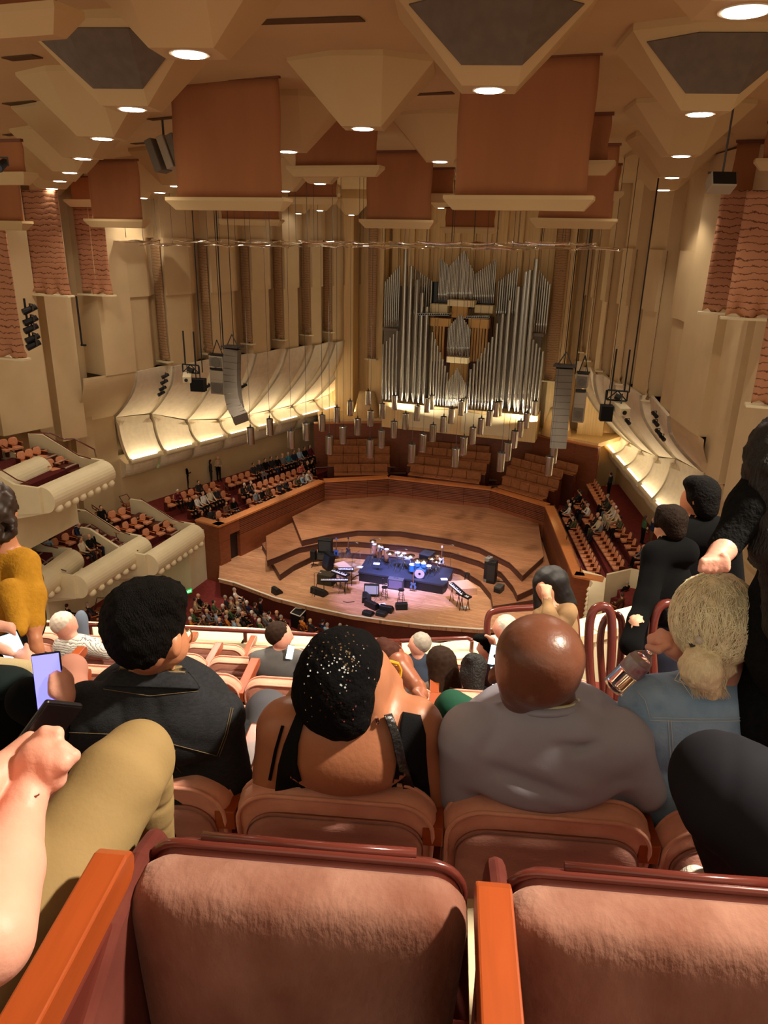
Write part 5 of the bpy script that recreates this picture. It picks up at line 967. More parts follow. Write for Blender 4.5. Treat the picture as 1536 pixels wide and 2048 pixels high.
# boards and risers under keyboards
def board(pts,z,zt,label,m_): P=[hit(*p,2,z) for p in pts]; q=MB(); q.prism([p-np.array([0,0,zt]) for p in P],(0,0,zt)); q.build('stage_board',m_,label=label,cat='platform')
board([g5(665,525),g5(835,508),g5(915,582),g5(740,592)],.42,.42,'pale square board under the right stool',mat('pale_board',(214,170,140),.4,var=.1,scale=4)); board([g3(890,470),g3(1030,430),g3(1175,540),g3(1040,570)],.75,.06,'pale tilted board behind the left keyboards',mat('pale_board',(214,170,140),.4))
KEYB=mat('keyboard_keys',(226,230,240),.3)
def keyb(px,z,rz,L,label,w=.32,tilt=0):
    p=hit(*px,2,z);p[2]=0; t=empty('stage_keyboard',p,label,'keyboard','keyboards on stage',rz=rz); R=rotx(tilt); MB().box((0,0,z),(L,w,.1),R=R).build('body',BLACK,parent=t,bev=.015); q=MB(); n=int(L/.05)
    for k in range(n): q.box(R@np.array([-L/2+.03+(L-.06)*(k+.5)/n,-w*.2,.06])+np.array([0,0,z]),((L-.06)/n*.9,w*.5,.02),R=R); 
    for k in range(n):
        if k%7 not in (2,6): q.box(R@np.array([-L/2+.03+(L-.06)*(k+1)/n,-w*.08,.08])+np.array([0,0,z]),((L-.06)/n*.5,w*.3,.02),R=R,mi=1)
    q.build('keys',[KEYB,BLACK],parent=t)
    for sx in (-1,1):
        q=MB(); lg(q,(sx*L*.38,-w*.4,0),(sx*L*.38,w*.1,z-.05),.02); lg(q,(sx*L*.38,w*.4,0),(sx*L*.38,-w*.1,z-.05),.02); q.build('stand_leg',BLACK,parent=t)
keyb(g3(900,700),.82,R_(22),1.55,'long keyboard with white keys at the left of the stage'); keyb(g3(985,600),1.0,R_(-18),1.1,'second keyboard with controls set crosswise behind the long one',w=.45); keyb(g3(1060,550),.95,R_(20),.9,'small blue-lit synthesizer behind the long keyboard',w=.4)
keyb(g5(745,590),1.0,R_(-48),1.5,'upper keyboard at the stage right, seen edge-on',w=.3,tilt=.25); keyb(g5(800,640),.8,R_(-30),.9,'lower dark keyboard at the stage right',w=.35)
p=hit(*g3(790,740),2,0);p[2]=0; MB().prism([(-.45,-.35,0),(.45,-.35,0),(.5,.3,0),(-.5,.3,0)],(0,0,.62)).build('cloth_covered_stand',mat('olive_cloth',(66,60,48),.8),loc=p,label='dark cloth-covered box behind the long keyboard',cat='equipment')
for i,(x,y) in enumerate([(1200,520),(950,450),(1055,470)]):
    p=hit(*g3(x,y+120),2,0);p[2]=0; MB().box((0,0,.75),(.8,.02,1.5),R=rotz(R_([75,-20,20][i]))).build('plexiglass_shield',ACRY,loc=p,label='clear acrylic shield panel standing by the keyboards, '+['next to the drum platform','left one','middle one'][i],cat='sound shield')
def guitar(px,base,mt,label,tilt=0,rz=0):
    p=hit(*px,2,base);p[2]=base; t=empty('electric_guitar',p,label,'guitar',rz=rz); ol=[(0,.1),(.12,.06),(.19,.14),(.17,.25),(.11,.31),(.15,.4),(.13,.48),(.06,.44),(0,.42),(-.07,.46),(-.14,.5),(-.16,.4),(-.11,.31),(-.17,.25),(-.19,.14),(-.12,.06)]
    MB().prism([(x,0,z+.1) for x,z in ol],(0,.045,0)).build('body',mt,parent=t,bev=.012); MB().box((0,.01,.85),(.05,.02,.72)).build('neck',mat('guitar_neck',(130,84,50),.4),parent=t); MB().box((0,.01,1.27),(.09,.02,.16)).build('headstock',mt,parent=t); m=MB(); lg(m,(-.18,.1,0),(0,.12,.7),.012); lg(m,(.18,.1,0),(0,.12,.7),.012); lg(m,(0,.35,0),(0,.12,.7),.012); m.build('stand',BLACK,parent=t); MB().box((0,-.012,.33),(.1,.012,.16)).build('pickguard',BLACK,parent=t)
guitar(g4(805,790),0,mat('blue_guitar_body',(70,96,130),.2,coat=.5),'dark blue electric guitar on a stand before the drum platform',rz=R_(10)); guitar(g4(1165,470),PZ,mat('white_guitar_body',(232,228,220),.3),'white guitar standing upright right of the drum kit',rz=R_(30))
guitar(g3(925,395),.45,mat('blue_bass_body',(80,120,200),.25),'blue-lit bass guitar leaning on the rear left riser',rz=R_(20)); guitar(g3(1090,380),.45,mat('dark_bass_body',(40,44,60),.25),'dark bass guitar on a stand behind the keyboards',rz=R_(-10))
for i,(px,z) in enumerate([(g4(122,473),PZ+.01),(g4(340,432),PZ+.4),(g4(1205,630),PZ+.01),(g5(805,748),.01),(g4(415,955),.01)]):
    MB().box((0,0,.006),(.38,.28,.01),R=rotz(.2*i)).build('paper_sheet',mat('white_paper',(235,232,235),.6),loc=hit(*px,2,z),label='white paper sheet lying on '+['the left corner of the drum platform','the music desk beside the congas','the right corner of the drum platform','the bare floor at the stage right','the floor among the wedge monitors'][i],cat='paper')
for i,pts in enumerate([[(1130,700),(1200,640),(1290,610),(1330,500)],[(620,930),(650,760),(700,650),(780,640)],[(1020,1000),(1080,1010),(1180,1000)]]):
    MB().tube([hit(*g3(*p),2,.02) for p in pts],.018,n=5).build('cable',BLACK,label='black cable lying on the stage floor, '+['beside the drum platform','by the left keyboard','near the stage front'][i],cat='cable')
MB().tube([hit(*g5(*p),2,.42) for p in ((1060,520),(1150,530),(1250,525),(1330,505),(1390,500))],.03,n=5).build('cable',BLACK,label='black cable from the amplifier stack to the right stage wall',cat='cable')
a=[hit(x,y,2,-.35) for x,y in ((581,1226),(591,1216),(613,1219),(600,1233))]; c=sum(a)/4;c[2]=-1.2; t=empty('black_subwoofer',c,'black box with a white-edged top standing before the stage front','equipment'); MB().prism([p*np.array([1,1,0])+np.array([0,0,-1.2]) for p in a],(0,0,.85)).build('cabinet',BLACK,parent=t,off=c); MB().tube([p+np.array([0,0,.01]) for p in a],.035,n=5,closed=True).build('white_edge',mat('white_edge',(230,226,214),.5),parent=t,off=c)
# ================= the near balcony =================
PH=YAW-R_(4.5); RZ=rotz(PH)
def SW(x,y,z): return CAM+RZ@np.array([x,y,z],float)
ROWY=lambda k:.52+1.0*k+(.04 if k else 0); ROWT=lambda k:-1.38-.51*(k-1) if k else -.86; ROWF=lambda k:ROWT(k)-.85
FLR=mat('balcony_carpet',(104,48,42),.95,var=.2,scale=10,bump=.2,bscale=80)
m=MB()
for k in range(-2,6):
    y0=ROWY(k)-.32; m.prism([SW(-9,y0,ROWF(k)-.5),SW(3.4,y0,ROWF(k)-.5),SW(3.4,y0+1.02 if k<5 else y0+1.5,ROWF(k)-.5),SW(-9,y0+1.02 if k<5 else y0+1.5,ROWF(k)-.5)],(0,0,.5))
S('floor_balcony',m,FLR)
def cushion(m,w,h,r,t,z0,y0=0,mi=0,tap=1.,curve=0.,dome=.03,n=10,tilt=0.,side=-1):
    o=[]
    for cx,cz,a0 in ((w/2-r,h-r,0),(-w/2+r,h-r,90),(-w/2+r*.5,r*.5,180),(w/2-r*.5,r*.5,270)):
        rr=r if a0<180 else r*.5
        for i in range(n): a=R_(a0+90*i/(n-1)); o.append((cx+rr*math.cos(a),cz+rr*math.sin(a)))
    N_=len(o); rings=[]
    def put(s,y):
        for x,z in o:
            X=x*s; Z=h/2+(z-h/2)*s; X*=tap+(1-tap)*(Z/h); rings.append((X,y0+side*y+curve*X*X*4+tilt*(h-Z),z0+Z))
    L=[(.9,-t/2),(.97,-t/2+.004),(1,-t/2+.02),(1,t/2-.03),(.985,t/2-.012),(.95,t/2),(.85,t/2+dome*.45),(.65,t/2+dome*.8),(.35,t/2+dome),(.05,t/2+dome*1.05)]
    for s,y in L: put(s,y)
    fs=[]
    for j in range(len(L)-1):
        for i in range(N_):
            q=(j*N_+i,j*N_+(i+1)%N_,(j+1)*N_+(i+1)%N_,(j+1)*N_+i); fs.append(q if side>0 else q[::-1])
    a=tuple(range(N_));b=tuple(range((len(L)-1)*N_,len(L)*N_)); fs+=[a[::-1] if side>0 else a,b if side>0 else b[::-1]]
    m.add(rings,fs,mi); return o
def outline(w,h,r,z0,y0,tap=1.,curve=0.,tilt=0.,n=8,full=False):
    P=[]; 
    for cx,cz,a0 in ((w/2-r,h-r,0),(-w/2+r,h-r,90)):
        for i in range(n): a=R_(a0+90*i/(n-1)); P.append((cx+r*math.cos(a),cz+r*math.sin(a)))
    P=[(w/2,h*.45)]+P+[(-w/2,h*.45)]
    return [(x*(tap+(1-tap)*z/h),y0+curve*x*x*4+tilt*(h-z),z0+z) for x,z in P]
def make_seat(parts):
    t=empty('auditorium_chair',(0,0,0),'x','chair','seats on the balcony')
    if 'back' in parts:
        m=MB(); cushion(m,.548,.5,.1,.085,.35,.03,curve=-.06,tilt=.14,dome=.01,side=-1,tap=.95); m.build('backrest',PLUSH,parent=t,smooth=True)
        m=MB(); cushion(m,.48,.44,.08,.03,.345,-.02,curve=-.06,tilt=.14,dome=.012,side=-1,tap=.97); m.build('rear_panel',PLUSHB,parent=t,smooth=True)
        m=MB(); m.tube(outline(.53,.49,.095,.352,-.014,curve=-.06,tilt=.14,tap=.95),.006,n=6); m.tube(outline(.54,.502,.1,.353,.05,curve=-.06,tilt=.14,tap=.95),.006,n=6); m.build('piping',PLUSH,parent=t,smooth=True)
    LOW=0 if parts in('pan arm','arm') else -.16
    if 'pan' in parts:
        m=MB(); cushion(m,.562,.47,.07,.09,.262+LOW,.37,curve=.05,dome=.025,side=-1,tap=.9,tilt=-.02); pa=m.build('seat_cushion',PLUSHN if parts=='pan arm' else PLUSH,parent=t,smooth=True)
        m=MB(); cushion(m,.556,.485,.07,.05,.248+LOW,.43,curve=.05,dome=.035,side=1,tap=.9,tilt=-.02); m.build('seat_shell',MAROON,parent=t,smooth=True)
        if not LOW: m=MB(); P=outline(.55,.483,.07,.252,.425,curve=.05,tap=.9,tilt=-.02); m.tube(P,.0085,n=8); m.tube([(P[7][0]*.86,P[7][1]+.01,.744),(P[8][0]*.2,P[8][1]+.01,.742),(P[9][0]*.86,P[9][1]+.01,.744)],.009,n=6); m.build('shell_rim',MAROON,parent=t,smooth=True)
    if 'arm' in parts:
        pr=[(-.02,.775),(.36,.775),(.378,.767),(.385,.75),(.38,.73),(.365,.717),(.35,.715),(-.02,.715)]
        m=MB(); m.prism([(-.326,y,z) for y,z in pr],(.056,0,0)); m.build('armrest',ARMW,parent=t,bev=.004)
        m=MB(); m.prism([(-.32,y,z) for y,z in [(.02,.7),(.3,.7),(.2,.3),(.22,0),(-.05,0),(-.02,.35)]],(.045,0,0)); m.build('side_frame',MAROON,parent=t,bev=.004)
        if not LOW: m=MB(); m.prism([(-.3,y,z) for y,z in [(.1,.6),(.3,.7),(.42,.72),(.5,.7),(.53,.64),(.5,.2),(.1,.2)]],(.035,0,0)); m.build('padded_side',mat('dark_red_plush',(112,58,48),.9,c2=(84,38,32),scale=8,sheen=.3),parent=t,bev=.015)
    return t
so=make_seat('arm'); MB().box((0,.3,.42),(.5,.46,.11)).build('seat_cushion',PLUSHN,parent=so,bev=.03); so.location=SW(-.788,ROWY(0),ROWF(0)); so.rotation_euler=(0,0,PH); so['label']='seat at the lower left under the person in khaki trousers'
s0=make_seat('pan arm'); s1=make_seat('back arm pan')
kidmap(s0);kidmap(s1)
us=[False,False]
def seat(pro,i,k,x,label):
    w=SW(x,ROWY(k),ROWF(k)); 
    if not us[i]: us[i]=True; pro.location=w; pro.rotation_euler=(0,0,PH); pro['label']=label
    else: copytree(pro,loc=w,rz=PH,label=label)
for j,lb in ((0,'nearest seat, its cushion folded up, centre of the foreground, worn rose velvet'),(1,'nearest folded rose velvet seat at the lower right with maroon shell rim')): seat(s0,0,0,-.198+(.59,.61)[j>0]*j,lb)
# the row-0 backrest cushion corner just below the frame
for j in range(-2,4): seat(s1,1,1,-.235+.56*j,'rose seat in the first row ahead, %s'%({-2:'left, under the denim sleeve and khaki knee',-1:'behind the man in the dark denim jacket',0:'behind the woman in the black sequin beret',1:'behind the bald man in the grey shirt',2:'behind the blonde woman, partly hidden',3:'at the right edge under the dark trousers'}[j]))
for k in range(2,6):
    for j in range(-11,3 if k<5 else 2):
        if k==2 and j<-5: continue
        if k==3 and j<-7: continue
        if k==4 and j<-9: continue
        seat(s1,1,k,-.235+.56*j+.0,'rose seat with orange oak arm, %s row ahead, %s'%(ordn(k-1),('%s left of the beret column'%ordn(-j-1)) if j<0 else ('%s from the beret column rightwards'%ordn(j))))
# parapet, handrail
def par(pts,z,th=.32,h=.62,nm='trim_80'):
    P=[hit(x,y,2,CAM[2]+z) for x,y in pts]; m=MB()
    for a,b in zip(P,P[1:]):
        d=(b-a)/np.linalg.norm(b-a); n=np.array([-d[1],d[0],0]); 
        if (n@(_fw*np.array([1,1,0])))>0: n=-n
        m.prism([a,b,b+n*th,a+n*th],(0,0,-.1)); m.prism([a+n*.06-(0,0,.1),b+n*.06-(0,0,.1),b+n*(th-.06)-(0,0,.1),a+n*(th-.06)-(0,0,.1)],(0,0,-h-.6))
    S(nm,m,PLW); return P
par([(-60,1237),(100,1240),(500,1255),(880,1286)],-3.8); par([(880,1286),(1000,1268),(1160,1238),(1290,1205)],-3.8,nm='trim_81')
def rail2(pts,r,label,posts=(),z=-3.68,nm='balcony_handrail'):
    P=[hit(x,y,2,CAM[2]+z) for x,y in pts]; o=P[0]*np.array([1,1,0])+np.array([0,0,CAM[2]-4.6]); t=empty(nm,o,label,'railing'); MB().tube(P,r,n=8).build('rail',MAROON,parent=t,off=o,smooth=True)
    for (x,y) in posts: p=hit(x,y,2,CAM[2]+z); MB().cyl(p,p-np.array([0,0,.62]),r*.95,n=8).cyl(p-np.array([0,0,.2]),p-np.array([0,0,.2])+RZ@np.array([.09,0.02,0]),.035,n=8).build('post',MAROON,parent=t,off=o)
rail2([(85,1249),(240,1250),(490,1262),(640,1270),(800,1283)],.022,'maroon handrail along the balcony edge, left of the beret',posts=((180,1250),(490,1262),(645,1271)))
rail2([(770,1283),(935,1276),(944,1281)],.022,'short maroon handrail before the grey-haired man',posts=((944,1282),(800,1283)))
def bent(pts,d,r,label,nm='bent_railing',posts=()):
    P=[PD(x,y,dd) for (x,y),dd in zip(pts,d if isinstance(d,(list,tuple)) else [d]*len(pts))]
    Q=P
    for _ in range(3): Q=[Q[0]]+[q for a,b in zip(Q,Q[1:]) for q in (a*.75+b*.25,a*.25+b*.75)]+[Q[-1]]
    MB().tube(Q,r,n=10).build(nm,MAROON,smooth=True,label=label,cat='railing')
bent([(1190,1470),(1171,1228),(1212,1206),(1228,1240),(1212,1470)],[3.3,3.2,3.2,3.2,3.3],.02,'thick maroon bent-tube railing loop right of the bald head, nearest one')
bent([(1208,1400),(1196,1245),(1238,1222),(1247,1260),(1232,1400)],4.0,.02,'second maroon railing loop just behind the nearest one')
bent([(1310,1400),(1300,1222),(1352,1196),(1390,1300)],[3.4,3.3,3.3,3.4],.02,'maroon railing loop in front of the dark-clad standing pair')
bent([(974,1290),(974,1236),(986,1219),(1120,1213)],5.4,.025,'maroon rail bent at the aisle, left of the woman covering her face')
bent([(1136,1300),(1134,1215),(1152,1212),(1156,1300)],4.9,.02,'small maroon railing loop right of the camel coat')
bent([(1080,1275),(1100,1245),(1122,1250),(1128,1300)],4.7,.025,'low maroon rail curve behind the bald head')
# ================= near people =================
RC=np.stack([RT,_fw,UP],1)
from mathutils.bvhtree import BVHTree
def e(x,y,d,rx,ry,rz,m=0,rot=0.,yaw=0.):
    k=d/F; R=RC@roty(rot)@rotz(yaw); return ('e',PD(x,y,d),(rx*k,ry*k,rz*k),R,m)
def c(x1,y1,d1,x2,y2,d2,r1,r2,m=0): return ('c',PD(x1,y1,d1),PD(x2,y2,d2),r1*d1/F,r2*d2/F,m)
def obvh(*objs):
    V=[];Pg=[]
    for o in objs:
        off=np.array(o.matrix_basis.translation)+(np.array(o.parent.location) if o.parent else 0); n=len(V); V+=[tuple(np.array(v.co)+off) for v in o.data.vertices]; Pg+=[tuple(i+n for i in p.vertices) for p in o.data.polygons]
    return BVHTree.FromPolygons(V,Pg)
def cast(bv,x,y,dd,lift=.004):
    r=ray(x,y); r=r/np.linalg.norm(r); h=bv.ray_cast(Vector(CAM),Vector(r)); 
    return (np.array(h[0])-r*lift) if h[0] is not None else PD(x,y,dd)
def seam(bv,pts,dd,name,m_,parent,r=.0011,lift=.002,n=14):
    Q=[]
    for a,b in zip(pts,pts[1:]):
        k=max(2,int(math.hypot(b[0]-a[0],b[1]-a[1])/10))
        Q+=[cast(bv,a[0]+(b[0]-a[0])*i/k,a[1]+(b[1]-a[1])*i/k,dd,lift) for i in range(k)]
    Q.append(cast(bv,*pts[-1],dd,lift)); MB().tube(Q,r,n=5).build(name,m_,parent=parent,off=np.array(parent.location)+(np.array(parent.parent.location) if parent.parent else 0),smooth=True)
def patch(bv,L,R,dd,name,m_,parent,lift=.006,th=.006,nu=8):
    nv=len(L)-1
    def f(u,v):
        i=min(nv-1,int(v*nv)); s=v*nv-i; a=np.array(L[i])*(1-s)+np.array(L[i+1])*s; b=np.array(R[i])*(1-s)+np.array(R[i+1])*s; p=a*(1-u)+b*u; return cast(bv,p[0],p[1],dd,lift)
    m=MB(); m.grid(f,nu,nv*4,th=tuple(_fw*th)); return m.build(name,m_,parent=parent,off=np.array(parent.location),smooth=True)
def wrinkle(dirv,f,a,seed=0):
    dv=np.array(dirv,float); dv/=np.linalg.norm(dv)
    def g(G):
        s=G@dv; o=np.sin(s*f+3*np.sin(G[...,2]*f*.23+seed)+2*np.sin(G[...,0]*f*.31)); o2=np.sin(G[...,0]*f*.5+seed)*np.sin(G[...,1]*f*.43+1)*np.sin(G[...,2]*f*.37+2)
        return (a*.5*np.maximum(0,o)**3+a*o2).astype(np.float32)
    return g
def fuzz(f,a,seed=0):
    def g(G): return (a*(np.sin(G[...,0]*f+seed)*np.sin(G[...,1]*f*1.1+2)*np.sin(G[...,2]*f*.9+1)+.6*np.sin(G[...,0]*f*2.3+1+seed)*np.sin(G[...,1]*f*2.1)*np.sin(G[...,2]*f*2.2))).astype(np.float32)
    return g
def strands(parent,cen,rad,rng,n,L,r,m_,name='hair_strands',flow=(0,0,-1),seed=1,curl=.0,dens=None):
    rs=np.random.RandomState(seed); m=MB(); cen=np.array(cen); rad=np.array(rad)
    for _ in range(n):
        while True:
            q=rs.normal(size=3); q/=np.linalg.norm(q)
            if q@np.array([0,-1,.25])>-.35: break
        pts=[]; dl=np.array(flow,float)+rs.normal(size=3)*(.55 if seed==5 else .25); 
        for s in range(5):
            p=cen+RC@(q*rad*(1.01+.012*s*rs.rand())); pts.append(p); t_=dl-q*(dl@q); q=q+t_*L/5; q/=np.linalg.norm(q)
        m.tube(pts,[r,r,r*.9,r*.7,r*.25],n=4)
    m.build(name,m_,parent=parent,off=np.array(parent.location),smooth=True)
def legs(xs,k,m): # thighs and shins of someone seated in row k at column x
    y=ROWY(k); f=ROWF(k); o=[]
    for s in (-.11,.11): o+=[('c',SW(xs+s,y+.22,f+.52),SW(xs+s*1.3,y+.62,f+.52),.085,.065,m),('c',SW(xs+s*1.3,y+.62,f+.5),SW(xs+s*1.3,y+.6,f+.08),.06,.045,m)]
    return o
def tors(x,k,w,m,sh=.56,z0=.46,dep=.12): # torso of a seated person
    y=ROWY(k);f=ROWF(k); return [('e',SW(x,y+.24,f+.6),(w*.42,dep+.03,.26),RZ,m),('e',SW(x,y+.2,f+.85),(w*.48,dep,.26),RZ,m)]
DEN=mat('dark_denim',(43,44,47),.85,var=.25,scale=70,stretch=(1,1,3),bump=.2,bscale=180); STI=mat('tan_stitching',(112,96,70),.7); LDEN=mat('light_denim',(158,188,220),.8,c2=(124,156,190),scale=14,bump=.15,bscale=160); WST=mat('white_stitching',(190,198,205),.7)
BLKH=mat('black_hair',(15,12,10),.72,var=.4,scale=90,stretch=(3,3,.6),bump=.7,bscale=110); GREYSH=mat('grey_jersey',(158,158,172),.8,var=.06,scale=6,bump=.05,bscale=60); BLK=mat('black_cloth',(9,9,10),.95); BLKK=mat('black_ribbed_knit',(20,20,22),.85,bump=.3,bscale=90,stretch=(8,8,.2)); 
# --- man in dark denim jacket
off=SW(-.78,ROWY(1)+.25,ROWF(1))
P=[e(298,1262,1.93,64,78,82),c(300,1310,1.97,300,1375,2.08,46,50),e(345,1290,1.97,32,40,40),c(366,1285,2.04,374,1292,2.05,9,8),e(352,1292,1.9,11,12,25,0,rot=.15),e(350,1292,1.885,6,8,17,0)]+[('c',SW(-.98,ROWY(1)+.35,ROWF(1)+.62),SW(-.95,ROWY(1)+.6,ROWF(1)+.7),.045,.035,0)]
P+=[(*q[:-1],0) for q in tors(-.78,1,.42,0)]
b=sdfobj('person',P,.0075,[SKINT],k=.02,off=off,label='thick-black-haired person in a dark denim jacket and glasses, left of the beret',cat='person')
hh=sdfobj('hair',[e(290,1238,1.92,78,90,86),e(280,1285,1.9,62,62,52),e(330,1195,1.9,42,60,38),e(240,1240,1.95,32,60,60)],.006,[BLKH],k=.03,disp=fuzz(120,.004),parent=b,off=off)
P=tors(-.78,1,.5,0,dep=.15)+[c(180,1425,2.0,425,1430,2.02,62,58),c(175,1440,2.02,160,1600,2.12,58,58),c(432,1450,2.04,462,1620,2.15,56,56),e(305,1450,1.98,140,55,95),e(305,1560,2.1,175,85,140),c(245,1372,1.96,365,1376,1.97,36,36),c(160,1600,2.15,150,1640,2.5,55,40)]+legs(-.78,1,0)
j=sdfobj('denim_jacket',P,.009,[DEN],k=.035,disp=wrinkle((1,0,.4),45,.006),parent=b,off=off)
bv=obvh(j)
patch(bv,[(228,1340),(215,1362),(205,1372)],[(368,1338),(392,1366),(398,1378)],2.0,'jacket_collar',DEN,b,lift=.014,th=.012,nu=14)
patch(bv,[(240,1330),(236,1345)],[(362,1332),(372,1348)],1.98,'checked_shirt_collar',mat('plaid_shirt',(150,128,88),.8,c2=(70,60,48),scale=60),b,lift=.012,th=.008,nu=10)
for pts in ([(207,1378),(300,1392),(396,1382)],[(462,1415),(450,1470),(434,1512)],[(466,1416),(454,1471),(438,1514)],[(118,1464),(250,1470),(350,1490),(434,1512)],[(350,1500),(348,1530),(362,1545)],[(133,1470),(134,1495),(146,1500)]): seam(bv,pts,2.0,'stitching',STI,j)
m=MB(); m.tube([PD(352,1272,1.9),PD(366,1262,1.98),PD(376,1262,2.0)],.0022,n=6); m.tube([PD(376+10*math.cos(a)*.8,1272+14*math.sin(a),2.02) for a in np.linspace(0,2*math.pi,14,endpoint=False)],.0022,n=6,closed=True); m.build('glasses',mat('gold_frame',(150,120,80),.3,metal=.8),parent=b,off=off)
# --- woman in sequin beret
off=SW(-.235,ROWY(1)+.25,ROWF(1))
P=[e(728,1368,1.95,52,62,72),e(757,1352,1.98,24,34,50),c(780,1338,2.0,795,1361,2.0,7,10),e(785,1381,2.0,13,13,8),e(782,1390,2.0,11,12,7),e(774,1408,1.98,20,24,19),c(712,1430,1.96,692,1500,2.04,50,60),e(749,1422,1.9,12,10,20,0,rot=-.3),
 c(580,1450,1.97,825,1448,1.98,56,56),c(568,1462,1.99,548,1620,2.08,54,50),c(835,1462,2.0,868,1620,2.1,50,44),e(695,1500,1.95,140,58,90),e(698,1580,2.08,165,80,120)]+tors(-.235,1,.44,0)+legs(-.235,1,1)
b=sdfobj('person',P,.0075,[mat('bronze_skin',(172,112,80),.42,var=.08,scale=14,bump=.06,bscale=70),BLK],k=.035,off=off,label='person in a black sequin beret and black tank top with bare tan shoulders, yellow glasses',cat='person')
bt=sdfobj('beret',[e(672,1362,1.9,84,78,104,0,rot=.1),e(700,1310,1.92,62,70,52),e(690,1430,1.92,56,60,48),e(632,1390,1.93,42,50,60)],.006,[mat('black_velvet',(9,8,9),.9,bump=.3,bscale=90)],k=.04,disp=fuzz(70,.003),parent=b,off=off)
bb=obvh(bt); rs=np.random.RandomState(4); m=MB()
for i in range(150):
    if i<60: x,y=rs.normal(690,22),rs.normal(1320,20)
    else: x,y=rs.uniform(605,760),rs.uniform(1262,1450)
    h=bb.ray_cast(Vector(CAM),Vector(ray(x,y)))
    if h[0]: q=np.array(h[0]); nn=np.array(h[1]); m.cyl(q,q+nn*.0012,rs.uniform(.0012,.0028),n=6)
m.build('sequins',mat('silver_sequin',(235,238,245),.12,metal=1),parent=bt,off=off,kind='stuff')
bo=obvh(b)
patch(bo,[(600,1408),(585,1445),(567,1490),(556,1530),(550,1580),(548,1640)],[(620,1430),(606,1450),(596,1490),(594,1530),(602,1560),(640,1625)],2.05,'tank_top_strap',BLKK,b,lift=.008,th=.012)
patch(bo,[(806,1425),(800,1450),(796,1500),(790,1550),(782,1580),(740,1620)],[(842,1432),(852,1470),(853,1510),(856,1550),(862,1600),(868,1640)],2.05,'tank_top_strap',BLKK,b,lift=.008,th=.012)
patch(bo,[(548,1640),(560,1660)],[(868,1640),(860,1665)],2.08,'tank_top',BLKK,b,lift=.01,th=.01,nu=16)
patch(bo,[(768,1432),(782,1470),(792,1520),(812,1600)],[(784,1428),(800,1468),(812,1520),(836,1600)],2.03,'leather_bag_strap',mat('black_leather',(24,22,22),.3,bump=.3,bscale=50),b,lift=.022,th=.01)
patch(bo,[(562,1452),(548,1500),(536,1560)],[(568,1453),(554,1502),(542,1562)],2.05,'thin_strap',BLK,b,lift=.006,th=.006,nu=3)
YEL=mat('yellow_acetate',(206,160,40),.3); m=MB(); m.tube([PD(757,1364,1.93),PD(776,1344,1.97),PD(790,1334,2.0)],.0024,n=6); m.tube([PD(778,1322,1.98),PD(796,1327,1.99),PD(802,1340,2.0),PD(800,1354,2.0)],.0045,n=6); m.tube([PD(792+8*math.cos(a),1345+14*math.sin(a),2.0) for a in np.linspace(0,6.28,12,endpoint=False)],.0022,n=6,closed=True); m.build('glasses',YEL,parent=b,off=off)
m=MB(); m.cyl(PD(754,1436,1.88),PD(755,1444,1.88),.004,n=8); m.cyl(PD(755,1445,1.88),PD(756,1450,1.88),.006,.003,n=8); m.build('earring',CHROME,parent=b,off=off)
# --- bald man in grey shirt
off=SW(.33,ROWY(1)+.25,ROWF(1))
P=[e(1080,1312,1.84,88,100,84),e(1072,1352,1.86,78,88,62),c(1090,1375,1.93,1092,1450,2.02,58,62),e(1035,1385,1.9,34,52,42),e(1018,1372,1.84,9,13,24,0,rot=-.1),c(990,1345,1.95,984,1360,1.96,12,9)]+[(*q[:-1],0) for q in tors(.33,1,.46,0)]
b=sdfobj('person',P,.0075,[SKIND],k=.03,off=off,label='bald person in a grey shirt looking at a phone, seated in the row ahead',cat='person')
P=[c(945,1468,1.93,1235,1478,1.93,62,62),c(940,1480,1.95,925,1590,2.05,58,48),c(1242,1490,1.95,1290,1580,2.0,60,42),e(1095,1520,1.93,170,60,105),e(1095,1600,2.08,190,90,130),c(1045,1442,1.9,1145,1444,1.9,38,38)]+tors(.33,1,.58,0,dep=.16)+legs(.33,1,0)
def fold(G):
    r=np.zeros(G.shape[:3],np.float32)
    for (x1,y1,x2,y2,w,a) in ((960,1520,1180,1600,.02,.022),(1120,1500,1200,1470,.013,.016),(1090,1478,1170,1482,.012,.013),(1160,1600,1300,1520,.03,.01),(1000,1440,950,1500,.02,.01),(1180,1440,1270,1450,.02,.008)):
        A=PD(x1,y1,1.9);B=PD(x2,y2,1.9);ba=B-A; q=G-A; t=np.clip(q@ba/(ba@ba),0,1); q=q-t[...,None]*ba; q=q-(q@_fw)[...,None]*_fw; d=np.linalg.norm(q,axis=-1); r+=a*np.exp(-(d/w)**2)*np.sin(math.pi*np.clip(t,.02,.98))
    return r.astype(np.float32)
w_=wrinkle((.6,0,1),28,.004)
j=sdfobj('grey_shirt',P,.008,[GREYSH],k=.04,disp=lambda G:fold(G)+w_(G),parent=b,off=off)
bv=obvh(j)
m=MB(); m.tube([PD(1095+66*math.cos(a),1410+16*math.sin(a),1.93-.08*math.sin(a)) for a in np.linspace(-.3,math.pi+.3,18)],.012,n=8); m.build('shirt_collar',GREYSH,parent=b,off=off,smooth=True)
m=MB(); m.tube([PD(1095+62*math.cos(a),1404+13*math.sin(a),1.93-.078*math.sin(a)) for a in np.linspace(-.2,math.pi+.2,18)],.006,n=6); m.build('undershirt_collar',mat('pale_green_collar',(206,206,172),.7),parent=b,off=off,smooth=True)
m=MB(); m.tube([PD(1050,1352,1.83),PD(1022,1345,1.84),PD(1000,1322,1.9),PD(990,1312,1.94)],.005,n=6); m.build('glasses',BLACKG,parent=b,off=off)
